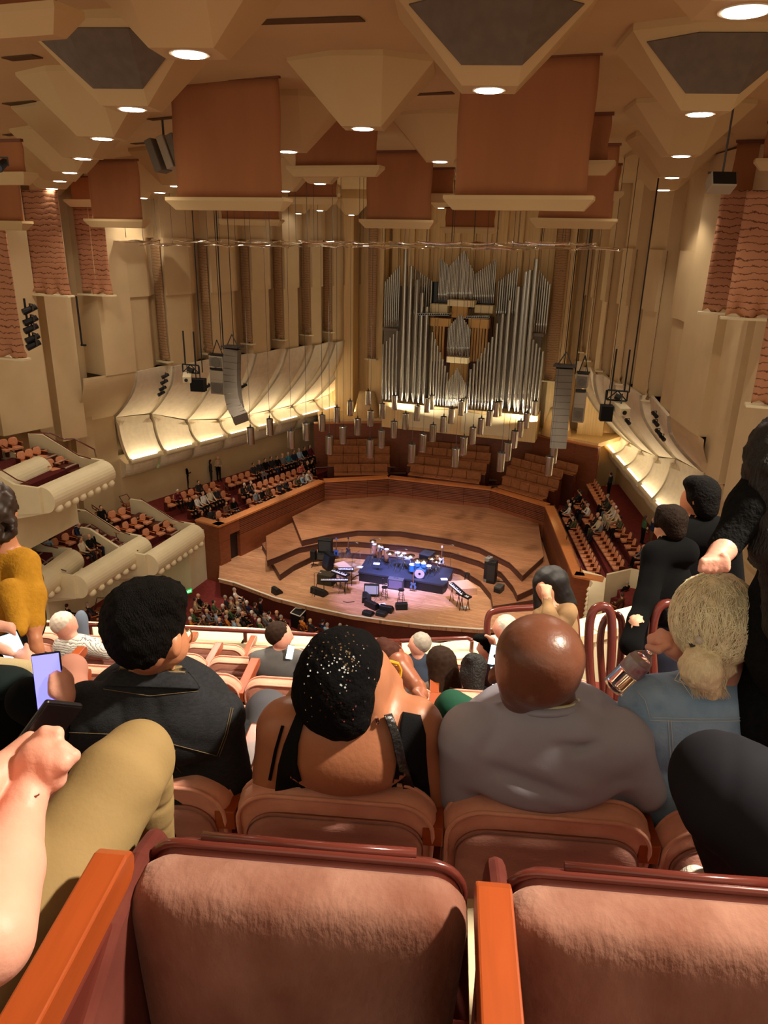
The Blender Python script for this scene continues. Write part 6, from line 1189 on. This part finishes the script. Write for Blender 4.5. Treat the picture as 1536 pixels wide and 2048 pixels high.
m=MB(); m.tube([PD(1012+2*math.cos(a),1342+30*math.sin(a)*.6,1.84) for a in (0,1,2)],.002,n=5); m.build('glasses_arm',BLACKG,parent=b,off=off)
def phone(x,y,d,w,h,rot,yaw,label,glow,lines=(),col=(190,220,245),tilt=0.):
    p=PD(x,y,d); R=RC@roty(rot)@rotz(yaw)@rotx(tilt); t=empty('smartphone',p,label,'phone'); m=MB(); m.box(p,(w,.009,h),R=R); m.build('body',BLACKG,parent=t,off=p,bev=.004); m=MB(); m.box(p+R@np.array([0,-.0052,0]),(w*.92,.0008,h*.94),R=R); m.build('screen',mat('screen_%d_%d'%(x,y),col,.3,emit=glow),parent=t,off=p)
    for i,(tx,s,cx,cz) in enumerate(lines):
        o=text_mesh('screen_text',tx,s,mat('screen_ink',(40,50,70),.6),t)
        q=R@np.array([cx,-.0062,cz]); o.matrix_local=Matrix((( R[0][0],R[0][2],-R[0][1],q[0]),(R[1][0],R[1][2],-R[1][1],q[1]),(R[2][0],R[2][2],-R[2][1],q[2]),(0,0,0,1)))
    return t
phone(1012,1385,2.15,.085,.17,-.1,.1,'lit phone with a ticket page in front of the bald person in grey',1.1,[('Tours and',.008,-.036,.05),('SUMMIT O',.011,-.036,-.002),('Vanderbilt',.011,-.036,-.018),('Experience',.011,-.036,-.034),('10 am',.007,-.036,-.05)],(196,222,240))
# --- blonde woman in light denim
off=SW(.92,ROWY(1)+.25,ROWF(1)); BLD=mat('blonde_hair',(254,234,194),.5,var=.15,scale=40,stretch=(6,6,1),bump=.4,bscale=60)
P=[e(1435,1250,1.93,64,78,84),c(1440,1320,1.96,1440,1380,2.0,44,52),e(1492,1262,1.96,18,34,38),e(1500,1282,1.9,8,9,17)]+[(*q[:-1],0) for q in tors(.92,1,.42,0)]+[('c',PD(1360,1300,1.98),PD(1345,1292,1.95),.026,.022,0)]
b=sdfobj('person',P,.0075,[SKINP],k=.025,off=off,label='blonde person with a low ponytail in a light blue denim jacket at the right',cat='person')
hh=sdfobj('hair',[e(1430,1232,1.9,78,88,88,0,rot=.1),e(1420,1272,1.9,66,66,52),e(1475,1232,1.93,36,60,56)],.0055,[BLD],k=.03,disp=fuzz(60,.005),parent=b,off=off)
strands(b,PD(1430,1238,1.9),(84*1.9/F,92*1.9/F,92*1.9/F),0,1300,1.0,.0011,mat('blonde_strands',(255,240,204),.4,var=.15,scale=30),flow=(-.2,0,-1),seed=5)
pt=sdfobj('ponytail',[c(1404,1296,1.86,1402,1335,1.84,24,38),c(1402,1335,1.84,1428,1385,1.86,36,14),e(1440,1330,1.88,34,18,30)],.005,[BLD],k=.03,disp=fuzz(110,.005,2),parent=b,off=off)
rs=np.random.RandomState(9); m=MB()
for i in range(420):
    a=rs.uniform(-1,1); q=[(1404+a*14,1296),(1400+a*34,1330),(1408+a*36+rs.normal()*6,1360),(1424+a*26+rs.normal()*9,1385+rs.uniform(0,15))]; m.tube([PD(x,y,1.83+rs.uniform(0,.03)+abs(a)*.02) for x,y in q],[.0012,.0012,.001,.0003],n=4)
m.build('ponytail_strands',mat('blonde_strands',(240,214,164),.35),parent=b,off=off,smooth=True)
m=MB(); m.tube([PD(1404+22*math.cos(a),1287+9*math.sin(a),1.85-.015*math.sin(a)) for a in np.linspace(0,6.28,14,endpoint=False)],.006,n=6,closed=True); m.build('hair_tie',mat('grey_hair_tie',(70,66,58),.7),parent=b,off=off,smooth=True)
m=MB(); m.lathe([(.001,-.011),(.008,-.008),(.011,0),(.008,.008),(.001,.011)],PD(1398,1280,1.82),n=12); m.build('hair_bead',mat('pearl_bead',(196,190,178),.2),parent=b,off=off,smooth=True)
P=[c(1305,1415,1.98,1560,1400,1.99,66,66),c(1295,1440,2.0,1275,1600,2.1,55,52),e(1425,1460,1.96,140,58,100),e(1430,1570,2.08,170,85,130),c(1390,1370,2.0,1490,1368,2.0,30,30)]+tors(.92,1,.52,0,dep=.15)+legs(.92,1,0)
j=sdfobj('denim_jacket',P,.009,[LDEN],k=.035,disp=wrinkle((.3,0,1),30,.007,2),parent=b,off=off); bv=obvh(j)
for pts in ([(1272,1380),(1290,1400),(1300,1435)],[(1300,1435),(1400,1438),(1536,1434)],[(1300,1441),(1400,1444),(1536,1440)],[(1336,1440),(1340,1500),(1346,1600)],[(1342,1440),(1346,1500),(1352,1600)]): seam(bv,pts,2.0,'stitching',WST,j)
# her hand and the water bottle
def hand(name,wr,pl,fing,mt,off=None,parent=None,vox=.0035,**kw):
    P=[('c',wr[0],wr[1],wr[2],wr[3],0),('e',pl[0],pl[1],pl[2],0)]+[('c',a,b_,r,r*.9,0) for ch in fing for (a,b_,r) in ch]
    return sdfobj(name,P,vox,[mt],k=.01,off=off if off is not None else np.array(parent.location),parent=parent,**kw)
def fchain(pts,d,r): return [(PD(*a,d_) if 0 else PD(a[0],a[1],a[2] if len(a)>2 else d),PD(b_[0],b_[1],b_[2] if len(b_)>2 else d),r) for a,b_ in zip(pts,pts[1:])]
D=1.95
hand('hand',(PD(1362,1306,1.97),PD(1345,1298,1.95),.026,.024),(PD(1328,1284,1.95),(.027,.02,.022),RC),[fchain([(1345,1272),(1322,1264),(1302,1276),(1300,1290)],D,.0085),fchain([(1340,1278,1.96),(1316,1272,1.97),(1304,1290,1.97)],D,.0085),fchain([(1335,1290,1.93),(1316,1300,1.92),(1296,1294,1.92)],D,.0095),fchain([(1345,1285,1.98),(1325,1282,2.0),(1310,1295,2.0)],D,.008),fchain([(1345,1292,1.99),(1330,1294,2.01),(1318,1302,2.01)],D,.0075)],SKINP,parent=b)
a=PD(1305,1298,1.97);bb_=PD(1240,1362,2.0); dd=(bb_-a)/np.linalg.norm(bb_-a); L=np.linalg.norm(bb_-a)*1.25; zz=dd; xx=np.cross([0,0,1.],zz);xx/=np.linalg.norm(xx); R=np.stack([xx,np.cross(zz,xx),zz],1)
t=empty('water_bottle',a+dd*L,'clear plastic water bottle with red and white label held at the denim shoulder','bottle'); m=MB(); pr=[(.011,0),(.011,.012),(.014,.02),(.028,.035),(.033,.05),(.033,.085)]+[(.031+.002*(i%2),.085+.007*i) for i in range(10)]+[(.03,L-.005),(.02,L)]
m.lathe(pr,a,n=24,R=R); m.build('bottle_body',ACRY,parent=t,off=a+dd*L,smooth=True); m=MB(); m.lathe([(.0335,.05),(.0335,.084)],a,n=24,R=R); m.build('bottle_label',mat('bottle_label',(176,196,204),.4,c2=(150,60,70),scale=22),parent=t,off=a+dd*L); m=MB(); m.lathe([(.013,-.008),(.013,.008)],a,n=16,R=R); m.build('bottle_cap',PLW,parent=t,off=a+dd*L)
# --- person in khaki trousers (same row as viewer, left)
off=SW(-.95,ROWY(0)+.2,ROWF(0)); KH=mat('khaki_twill',(150,126,84),.75,var=.06,scale=10,bump=.06,bscale=120)
P=[('c',PD(-25,1880,.82),PD(8,1740,.9),.05,.046,0),('c',PD(8,1740,.9),PD(50,1600,.98),.045,.026,0),('c',PD(-60,1600,.95),PD(38,1515,1.02),.032,.022,0),('e',PD(-330,1700,.8),(.16,.12,.2),RC,0)]
P+=[('c',PD(52,1600,.97),PD(70,1560,.99),.026,.024,0),('e',PD(82,1530,.99),(.034,.022,.036),RC,0),('e',PD(58,1508,1.02),(.026,.02,.022),RC,0)]
for ch in ([(98,1518,.98),(122,1500,.99),(147,1512,.99)],[(92,1500,.99),(105,1480,1.0),(114,1466,1.0)],[(62,1500,1.02),(78,1480,1.01),(90,1464,1.0)],[(104,1530,.98),(124,1528,.98),(112,1548,.99)],[(100,1545,.98),(112,1560,.99),(98,1566,.99)],[(40,1510,1.03),(52,1488,1.03),(60,1476,1.03)]):
    P+=[('c',PD(*a),PD(*q),.011,.0095,0) for a,q in zip(ch,ch[1:])]
b=sdfobj('person',P,.0035,[SKINP],k=.009,off=off,label='person at the left edge in khaki trousers, bare forearms, hands round a phone',cat='person')
P=[c(95,1800,1.28,240,1560,1.42,122,84),c(240,1560,1.42,268,1520,1.46,84,66),c(283,1525,1.48,300,1860,1.9,62,50),e(278,1500,1.46,52,50,54),c(95,1800,1.28,-60,1990,1.15,125,130),c(-60,1750,1.15,60,1690,1.4,90,60)]
def kf(G): return (wrinkle((.5,.3,1),60,.003)(G)*np.clip(1.5-np.linalg.norm(G-PD(310,1600,1.5),axis=-1)*7,0.15,1.5)*2).astype(np.float32)
tr=sdfobj('khaki_trousers',P,.006,[KH],k=.03,disp=kf,parent=b,off=off)
phone(88,1462,1.06,.06,.11,.5,.9,'black phone held face-away by the person in khaki trousers',0.02,(),(20,20,22),tilt=.2)
m=MB(); m.tube([PD(52+26*math.cos(a),1588+7*math.sin(a),.955-.0*a) for a in np.linspace(0,math.pi,10)],.0012,n=5); m.build('bracelet',mat('thin_bracelet',(150,90,80),.5),parent=b,off=off)
# --- dark trousers at the right (same row)
off=SW(1.0,ROWY(0)+.2,ROWF(0)); DT=mat('charcoal_trousers',(30,30,36),.8,var=.1,scale=12)
P=[c(1680,1760,1.25,1470,1590,1.42,140,110),c(1470,1590,1.42,1435,1550,1.46,108,84),c(1430,1555,1.48,1500,1820,1.9,80,60),e(1660,1800,1.25,150,150,150)]
b=sdfobj('person',P,.007,[DT],k=.03,disp=wrinkle((1,0,.5),40,.003,1),off=off,label='person at the right edge, only the knee and shin in charcoal trousers show',cat='person')
sdfobj('ankle',[c(1500,1790,1.68,1510,1850,1.7,22,24)],.007,[SKINP],k=.01,parent=b,off=off)
t=sdfobj('white_shoe',[e(1392,1772,1.86,30,60,22,0,rot=.2),e(1400,1760,1.85,24,40,22),c(1400,1790,1.86,1470,1800,1.8,26,30)],.006,[mat('white_knit_shoe',(236,230,218),.8,bump=.3,bscale=120)],k=.03,parent=b,off=off)
# --- standing dark figure at right edge
def arm(*ch): return [c(a[0],a[1],a[2],q[0],q[1],q[2],a[3],q[3],a[4] if len(a)>4 else 0) for a,q in zip(ch,ch[1:])]
off=PD(1600,1700,1.9)*np.array([1,1,0])+np.array([0,0,SW(0,0,ROWF(1))[2]])
def down(x,y,d,z): p=PD(x,y,d).copy(); p[2]=z; return p
P=[e(1620,1080,1.75,105,90,150,1),e(1600,1260,1.8,110,95,160,1),e(1590,1420,1.9,115,95,160,1),c(1560,1450,1.9,1545,1650,2.1,85,70,1),c(1640,1450,1.9,1640,1650,2.1,85,70,1),e(1605,890,1.7,75,85,100,0)]+arm((1540,965,1.7,52,1),(1500,1020,1.68,48,1),(1450,1095,1.66,36,1))

b=sdfobj('person',P,.009,[SKINP,mat('black_wool',(20,21,22),.95,var=.3,scale=60,bump=.4,bscale=90)],k=.03,disp=wrinkle((.4,0,1),26,.006),off=off,label='large dark figure standing at the right edge, black sleeve and pink fist',cat='person')
sdfobj('hair',[e(1560,925,1.68,66,70,95),c(1530,940,1.66,1545,1100,1.66,34,46),c(1565,980,1.66,1580,1250,1.7,46,50)],.008,[mat('dark_hair',(18,14,12),.5,var=.3,scale=50,stretch=(4,4,.6),bump=.5,bscale=60)],k=.03,disp=fuzz(90,.006),parent=b,off=off)
hd_=sdfobj('hand',[c(1448,1098,1.65,1432,1118,1.63,26,22),e(1428,1122,1.62,27,22,14)]+[c(1406+12*i,1122,1.6,1401+13*i,1140+2*(i in (1,2)),1.6,7.5,6.5) for i in range(5)]+[c(1448,1112,1.6,1452,1134,1.6,8,7)],.005,[SKINP],k=.006,parent=b,off=off)
# --- dark standing pair
z2=SW(0,0,ROWF(3))[2]
off=down(1380,1300,3.6,z2)
P=[e(1395,1003,3.58,27,34,38,0),c(1400,1030,3.6,1405,1055,3.66,18,20,0),e(1388,1003,3.5,4,5,9,0),e(1372,1010,3.62,10,14,26,0),c(1362,1070,3.55,1448,1068,3.55,34,34,1),c(1390,1045,3.58,1425,1045,3.58,14,14,1),e(1400,1150,3.65,66,42,100,1),e(1390,1260,3.7,58,42,80,1)]+arm((1355,1090,3.6,32,1),(1325,1170,3.5,28,1),(1310,1225,3.4,24,1))+arm((1450,1085,3.6,30,1),(1465,1200,3.6,26,1))+[('c',PD(1375,1290,3.7),down(1375,1290,3.7,z2+.1),.1,.07,1),('c',PD(1410,1290,3.7),down(1410,1290,3.7,z2+.1),.1,.07,1)]
b=sdfobj('person',P,.014,[SKINT,BLK],k=.03,off=off,label='tall dark-haired person standing in black jacket before the lit right wall',cat='person')
sdfobj('hair',[e(1407,988,3.53,32,38,37),e(1412,1015,3.52,24,28,26),e(1388,966,3.53,20,26,16)],.01,[mat('black_hair2',(12,10,10),.75,var=.2,scale=40,bump=.6,bscale=90)],k=.02,disp=fuzz(90,.002),parent=b,off=off)
off=down(1330,1300,3.4,z2)
P=[e(1332,1048,3.44,20,26,30,0),c(1340,1070,3.46,1345,1090,3.5,14,16,0),c(1318,1062,3.45,1312,1066,3.45,5,4,0),c(1312,1108,3.4,1370,1104,3.4,28,28,1),c(1330,1086,3.42,1360,1086,3.42,12,12,1),e(1335,1180,3.45,50,34,80,1),e(1325,1270,3.5,50,34,70,2)]+arm((1308,1130,3.4,26,1),(1292,1200,3.35,22,1),(1275,1240,3.3,18,1),(1262,1290,3.25,24,1))+[('c',PD(1320,1300,3.5),down(1320,1300,3.5,z2+.1),.1,.07,2),e(1272,1243,3.25,9,8,8,0)]
b=sdfobj('person',P,.013,[SKINL,BLK,mat('navy_trousers',(36,40,52),.8)],k=.03,off=off,label='shorter dark-clad person with swept hair standing in front of the tall one',cat='person')
sdfobj('hair',[e(1346,1038,3.39,29,33,30),c(1325,1022,3.41,1312,1050,3.43,14,6),e(1352,1062,3.38,20,22,20)],.01,[mat('brown_hair2',(34,24,18),.75,var=.3,scale=40,bump=.6,bscale=90)],k=.02,disp=fuzz(80,.002),parent=b,off=off)
# --- woman in camel coat covering her face
z4=SW(0,0,ROWF(4))[2]; off=down(1105,1300,4.6,z4); CAMEL=mat('camel_coat',(150,120,86),.85,var=.1,scale=9)
P=[e(1090,1172,4.6,24,30,33,0),c(1097,1195,4.6,1100,1212,4.6,15,18,0),e(1100,1250,4.65,34,26,45,2),c(1085,1228,4.6,1130,1222,4.6,20,22,1),e(1130,1262,4.65,26,30,55,1),e(1082,1275,4.65,24,26,50,1),e(1105,1330,4.7,44,30,60,1),('c',PD(1095,1350,4.7),down(1095,1350,4.7,z4+.1),.11,.07,2),('c',PD(1118,1350,4.7),down(1118,1350,4.7,z4+.1),.11,.07,2)]+arm((1135,1225,4.55,20,1),(1120,1262,4.4,18,1),(1098,1228,4.35,14,1),(1094,1200,4.4,9,0),(1090,1188,4.4,9,0))+[c(1092,1188,4.4,1078+6*i,1170+i,4.42,4.2,3.4,0) for i in range(5)]
b=sdfobj('person',P,.011,[SKINL,CAMEL,BLK],k=.025,disp=wrinkle((1,0,.6),40,.004),off=off,label='dark-haired person in a camel coat standing with a hand over the face',cat='person')
sdfobj('hair',[e(1102,1158,4.6,33,36,28),c(1112,1165,4.58,1135,1205,4.6,24,18),c(1078,1165,4.58,1074,1215,4.6,13,8),c(1120,1190,4.6,1128,1225,4.6,20,12)],.01,[mat('black_hair3',(16,13,13),.6,var=.3,scale=30)],k=.03,disp=fuzz(60,.004),parent=b,off=off)
# --- mustard sweater
MUS=mat('mustard_knit',(176,126,36),.9,var=.12,scale=50,bump=.3,bscale=110); off=down(0,1500,2.9,SW(0,0,ROWF(2))[2]-.3)
P=[e(0,1030,2.75,30,40,48,0),c(2,1062,2.78,5,1090,2.8,24,28,0),e(5,1180,2.85,60,45,90,1),c(-30,1110,2.82,45,1125,2.82,34,30,1),e(0,1290,2.9,55,45,60,2)]+arm((48,1130,2.8,30,1),(62,1190,2.76,27,1),(66,1245,2.72,22,1))+arm((66,1245,2.72,19,0),(70,1275,2.7,13,0))+[e(72,1290,2.7,12,9,14,0)]+[c(66+5*i,1298,2.7,70+5*i,1316,2.72,4.2,3.2,0) for i in range(4)]+arm((20,1180,2.7,26,1),(38,1240,2.66,19,1),(42,1262,2.6,13,0))+[('c',PD(0,1330,2.9),down(0,1330,2.9,off[2]+.1),.12,.08,2)]
b=sdfobj('person',P,.009,[SKINT,MUS,BLK],k=.025,disp=wrinkle((.3,0,1),60,.004),off=off,label='person in a mustard sweater standing at the left edge, arm hanging down',cat='person')
sdfobj('hair',[e(-10,1008,2.72,38,42,44),c(16,1008,2.7,24,1066,2.7,13,10),c(-20,1030,2.68,-8,1075,2.68,22,16)],.008,[mat('brown_curls',(52,36,26),.5,var=.3,scale=30)],k=.03,disp=fuzz(70,.01),parent=b,off=off)
o_=off; off=PD(58,1160,2.95); sdfobj('backpack',[e(52,1160,2.95,30,40,40,0,rot=-.3),e(62,1240,2.98,26,40,50)],.01,[BLK],k=.04,off=off,label='black backpack worn behind the mustard sweater',cat='bag')
# --- mid-distance heads and shoulders
def bust(label,x,y,d,hr,shx,shy,half,hairm,topm,face=0,skin=SKINL,extra=(),hx=(),disp=None,vox=None,rowk=4,hairk=1.12,toph=60):
    off=down(shx,shy+40,d,SW(0,0,ROWF(rowk))[2]); P=[e(x+face*.1*hr,y,d,hr*.86,hr,hr*1.1,0),c(x,y+hr*.8,d,(x+shx)/2,shy,d,hr*.5,hr*.6,0),c(x+face*hr*.95,y,d+.02,x+face*hr*1.0,y+2,d+.02,hr*.14,hr*.12,0)]+[(q) for q in extra if q[-1]==0]
    P+=[e(shx,shy+toph*.6,d+.03,half*.72,half*.5,toph*.8,0)]
    b=sdfobj('person',P,vox or .008,[skin],k=.015,off=off,label=label,cat='person')
    T=[c(shx-half*.68,shy+half*.3,d,shx+half*.68,shy+half*.3,d,half*.3,half*.3),e(shx,shy+toph*.75,d+.02,half*.86,half*.6,toph),c(shx-half*.72,shy+half*.35,d,shx-half*.8,shy+toph*1.2,d+.05,half*.3,half*.26),c(shx+half*.72,shy+half*.35,d,shx+half*.8,shy+toph*1.2,d+.05,half*.3,half*.26)]
    sdfobj('top',T+[(*q[:-1],0) for q in extra if q[-1]==1],.01,[topm],k=.03,disp=disp or wrinkle((.5,0,1),40,.004),parent=b,off=off)
    if hairm: sdfobj('hair',[e(x-face*hr*.2,y-hr*.25,d-.005,hr*hairk*.9,hr*1.08,hr*1.0)]+list(hx),.008,[hairm],k=.02,disp=fuzz(110,.003),parent=b,off=off)
    return b
STR=ruched('striped_shirt',(214,214,206),(70,72,76),60); WHH=mat('white_hair',(216,206,190),.6,var=.15,scale=60); GRH=mat('grey_hair',(156,148,136),.6,var=.2,scale=60); BRH=mat('brown_hair',(46,32,23),.75,var=.3,scale=50); RBH=mat('auburn_hair',(70,38,29),.72,var=.3,scale=50)
bust('white-haired person with glasses in a striped shirt, reclining at the left balcony rail',130,1252,5.5,24,155,1275,46,WHH,STR,1,SKINP,rowk=5,toph=34,extra=[c(175,1295,5.5,215,1305,5.3,16,14,1)])
t=sdfobj('draped_jacket',[e(162,1248,5.7,14,16,28),c(162,1262,5.7,172,1300,5.7,12,14)],.012,[mat('slate_blue_cloth',(104,116,134),.8)],k=.03,off=PD(165,1300,5.7),label='slate blue jacket draped on the seat beside the striped shirt',cat='jacket')
bust('brown-haired person in a grey blazer looking down at a phone, facing the stage',560,1273,5.2,25,557,1300,57,BRH,mat('grey_blazer',(98,98,98),.85,var=.1,scale=20),1,SKINP,rowk=5,toph=40)
phone(580,1304,5.1,.05,.1,.2,.3,'small lit phone held by the person in the grey blazer',1.6,(),(180,230,245))
bust('grey-haired person in a dark blue shirt at the balcony edge, seen from behind',838,1290,5.2,21,834,1312,34,GRH,mat('slate_shirt',(62,72,88),.85),-1,SKINP,rowk=5,toph=40)
bust('person with auburn hair in an updo behind the beret, arm round a shoulder',782,1318,3.9,30,790,1352,44,RBH,mat('dark_paisley',(48,46,50),.85,c2=(120,112,108),scale=45),1,SKINB,rowk=3,extra=[],hx=[e(765,1290,3.9,16,20,16)])
bust('person with long dark brown hair and pale shawl, right of the grey-haired one',880,1325,4.5,27,872,1368,40,RBH if 0 else BRH,mat('pale_shawl',(150,138,124),.9,c2=(98,88,80),scale=25),0,SKINL,rowk=4,hx=[c(884,1325,4.48,878,1378,4.45,30,20),c(900,1340,4.5,912,1372,4.5,18,12)],toph=40)
bust('person with glossy black gathered hair, just left of the bald head phone',948,1338,4.3,26,955,1378,36,mat('black_hair4',(12,10,10),.6,var=.2,scale=40,bump=.6,bscale=90),BLK,0,SKINT,rowk=4,hx=[c(945,1350,4.28,950,1398,4.25,26,16),e(942,1318,4.25,13,12,12)],toph=40)
bust('person in a black flat cap with a phone, near the aisle rail',972,1296,5.2,18,975,1318,30,BLK,mat('maroon_dark_top',(58,38,44),.85),-1,SKINP,rowk=5,extra=[c(990,1300,5.15,984,1280,5.1,7,6,0),c(984,1280,5.1,972,1272,5.1,6,4,0)],toph=40,hx=[e(965,1276,5.15,20,20,9)])
phone(988,1310,5.0,.07,.14,.2,0,'tiny lit phone held by the person in the flat cap',1.4,(),(180,220,245))
bust('white-haired person by the aisle rail, beside the bald head',1008,1256,5.5,22,1025,1290,36,WHH,mat('olive_top',(90,84,66),.85),-1,SKINP,rowk=5)
off=PD(812,1385,3.0); sdfobj('person',[c(800,1332,3.2,835,1375,3.0,22,16),c(835,1375,3.0,846,1390,2.95,14,12)]+[c(828+4*i,1386,2.95,850-2*i,1398+2*i,2.9,4.6,3.6) for i in range(3)]+[c(800,1330,3.2,760,1400,3.4,26,40)],.008,[SKINB],k=.02,off=off,label='bare brown arm with pale nails resting right of the yellow glasses',cat='person')
# knees and legs among the rows
def limb(P,mt,label,x,y,d): return sdfobj('person',P,.011,[mt],k=.03,disp=wrinkle((1,0,.5),35,.003),off=PD(x,y,d),label=label,cat='person')
limb([c(520,1560,2.6,535,1430,2.75,66,42),e(535,1425,2.75,42,40,34),c(535,1420,2.8,560,1560,3.1,40,34)],mat('grey_trousers',(86,86,92),.8),'bent knee in grey trousers between the denim jacket and the beret',530,1540,2.8)
limb([c(940,1440,2.9,905,1410,2.9,40,32),e(900,1410,2.95,32,30,22)],mat('green_trousers',(34,76,58),.8),'knee in dark green cloth left of the grey shirt shoulder',920,1440,2.9)
limb([c(150,1440,2.7,142,1345,2.85,38,30),e(142,1335,2.85,30,30,26),c(60,1330,2.9,75,1420,2.7,28,34),e(62,1325,2.95,24,26,20)],mat('dusty_pink_trousers',(182,128,110),.85),'pair of knees in dusty pink trousers at the left',110,1420,2.8)
CRK=mat('cream_knit',(206,188,146),.9,bump=.4,bscale=90,stretch=(8,1,1))
off=PD(20,1500,2.1)
P=[e(-10,1420,2.15,110,70,90,1),c(-40,1340,2.3,70,1350,2.3,30,28,2),c(60,1400,2.0,120,1450,1.95,46,36,1),c(118,1440,1.92,132,1395,1.9,20,17,0),e(130,1372,1.9,17,14,24,0)]+[c(122,1352+12*i,1.89,104,1350+13*i,1.87,6,5,0) for i in range(4)]+[c(134,1358,1.9,120,1335,1.89,7,6,0),e(10,1365,2.1,50,50,30,3)]
b=sdfobj('person',P,.009,[SKINP,BLK,CRK,mat('dark_green_cloth',(26,36,36),.85)],k=.025,off=off,label='dark-clad person at the left edge holding a glowing blue phone upright',cat='person')
phone(98,1363,1.88,.072,.148,-.12,.1,'upright phone with a glowing blue-violet map on screen, left',1.3,(),(112,110,240))
m=MB()
P=[c(-20,1250,2.4,20,1255,2.4,14,10),c(-20,1285,2.4,12,1300,2.4,14,10),c(20,1255,2.4,30,1268,2.4,6,5),c(12,1300,2.4,24,1308,2.4,7,5),e(50,1322,2.4,22,16,18),c(58,1318,2.4,52,1290,2.42,6,5),c(45,1320,2.4,40,1300,2.42,6,5),c(60,1330,2.4,40,1360,2.5,22,26)]
sdfobj('person',P,.007,[SKINP],k=.015,off=PD(20,1320,2.4),label='pair of hands at the left edge tapping a white-screened phone',cat='person')
phone(30,1306,2.42,.075,.15,-.3,.1,'phone with a pale blue text screen at the left edge',1.4,(),(176,218,240),tilt=.3)
# cream end strip of the floor seen between the nearest seats
S('trim_82',MB().box(SW(.155,1.1,ROWF(0)+.01),(.05,1.2,.02),R=RZ),PLW)
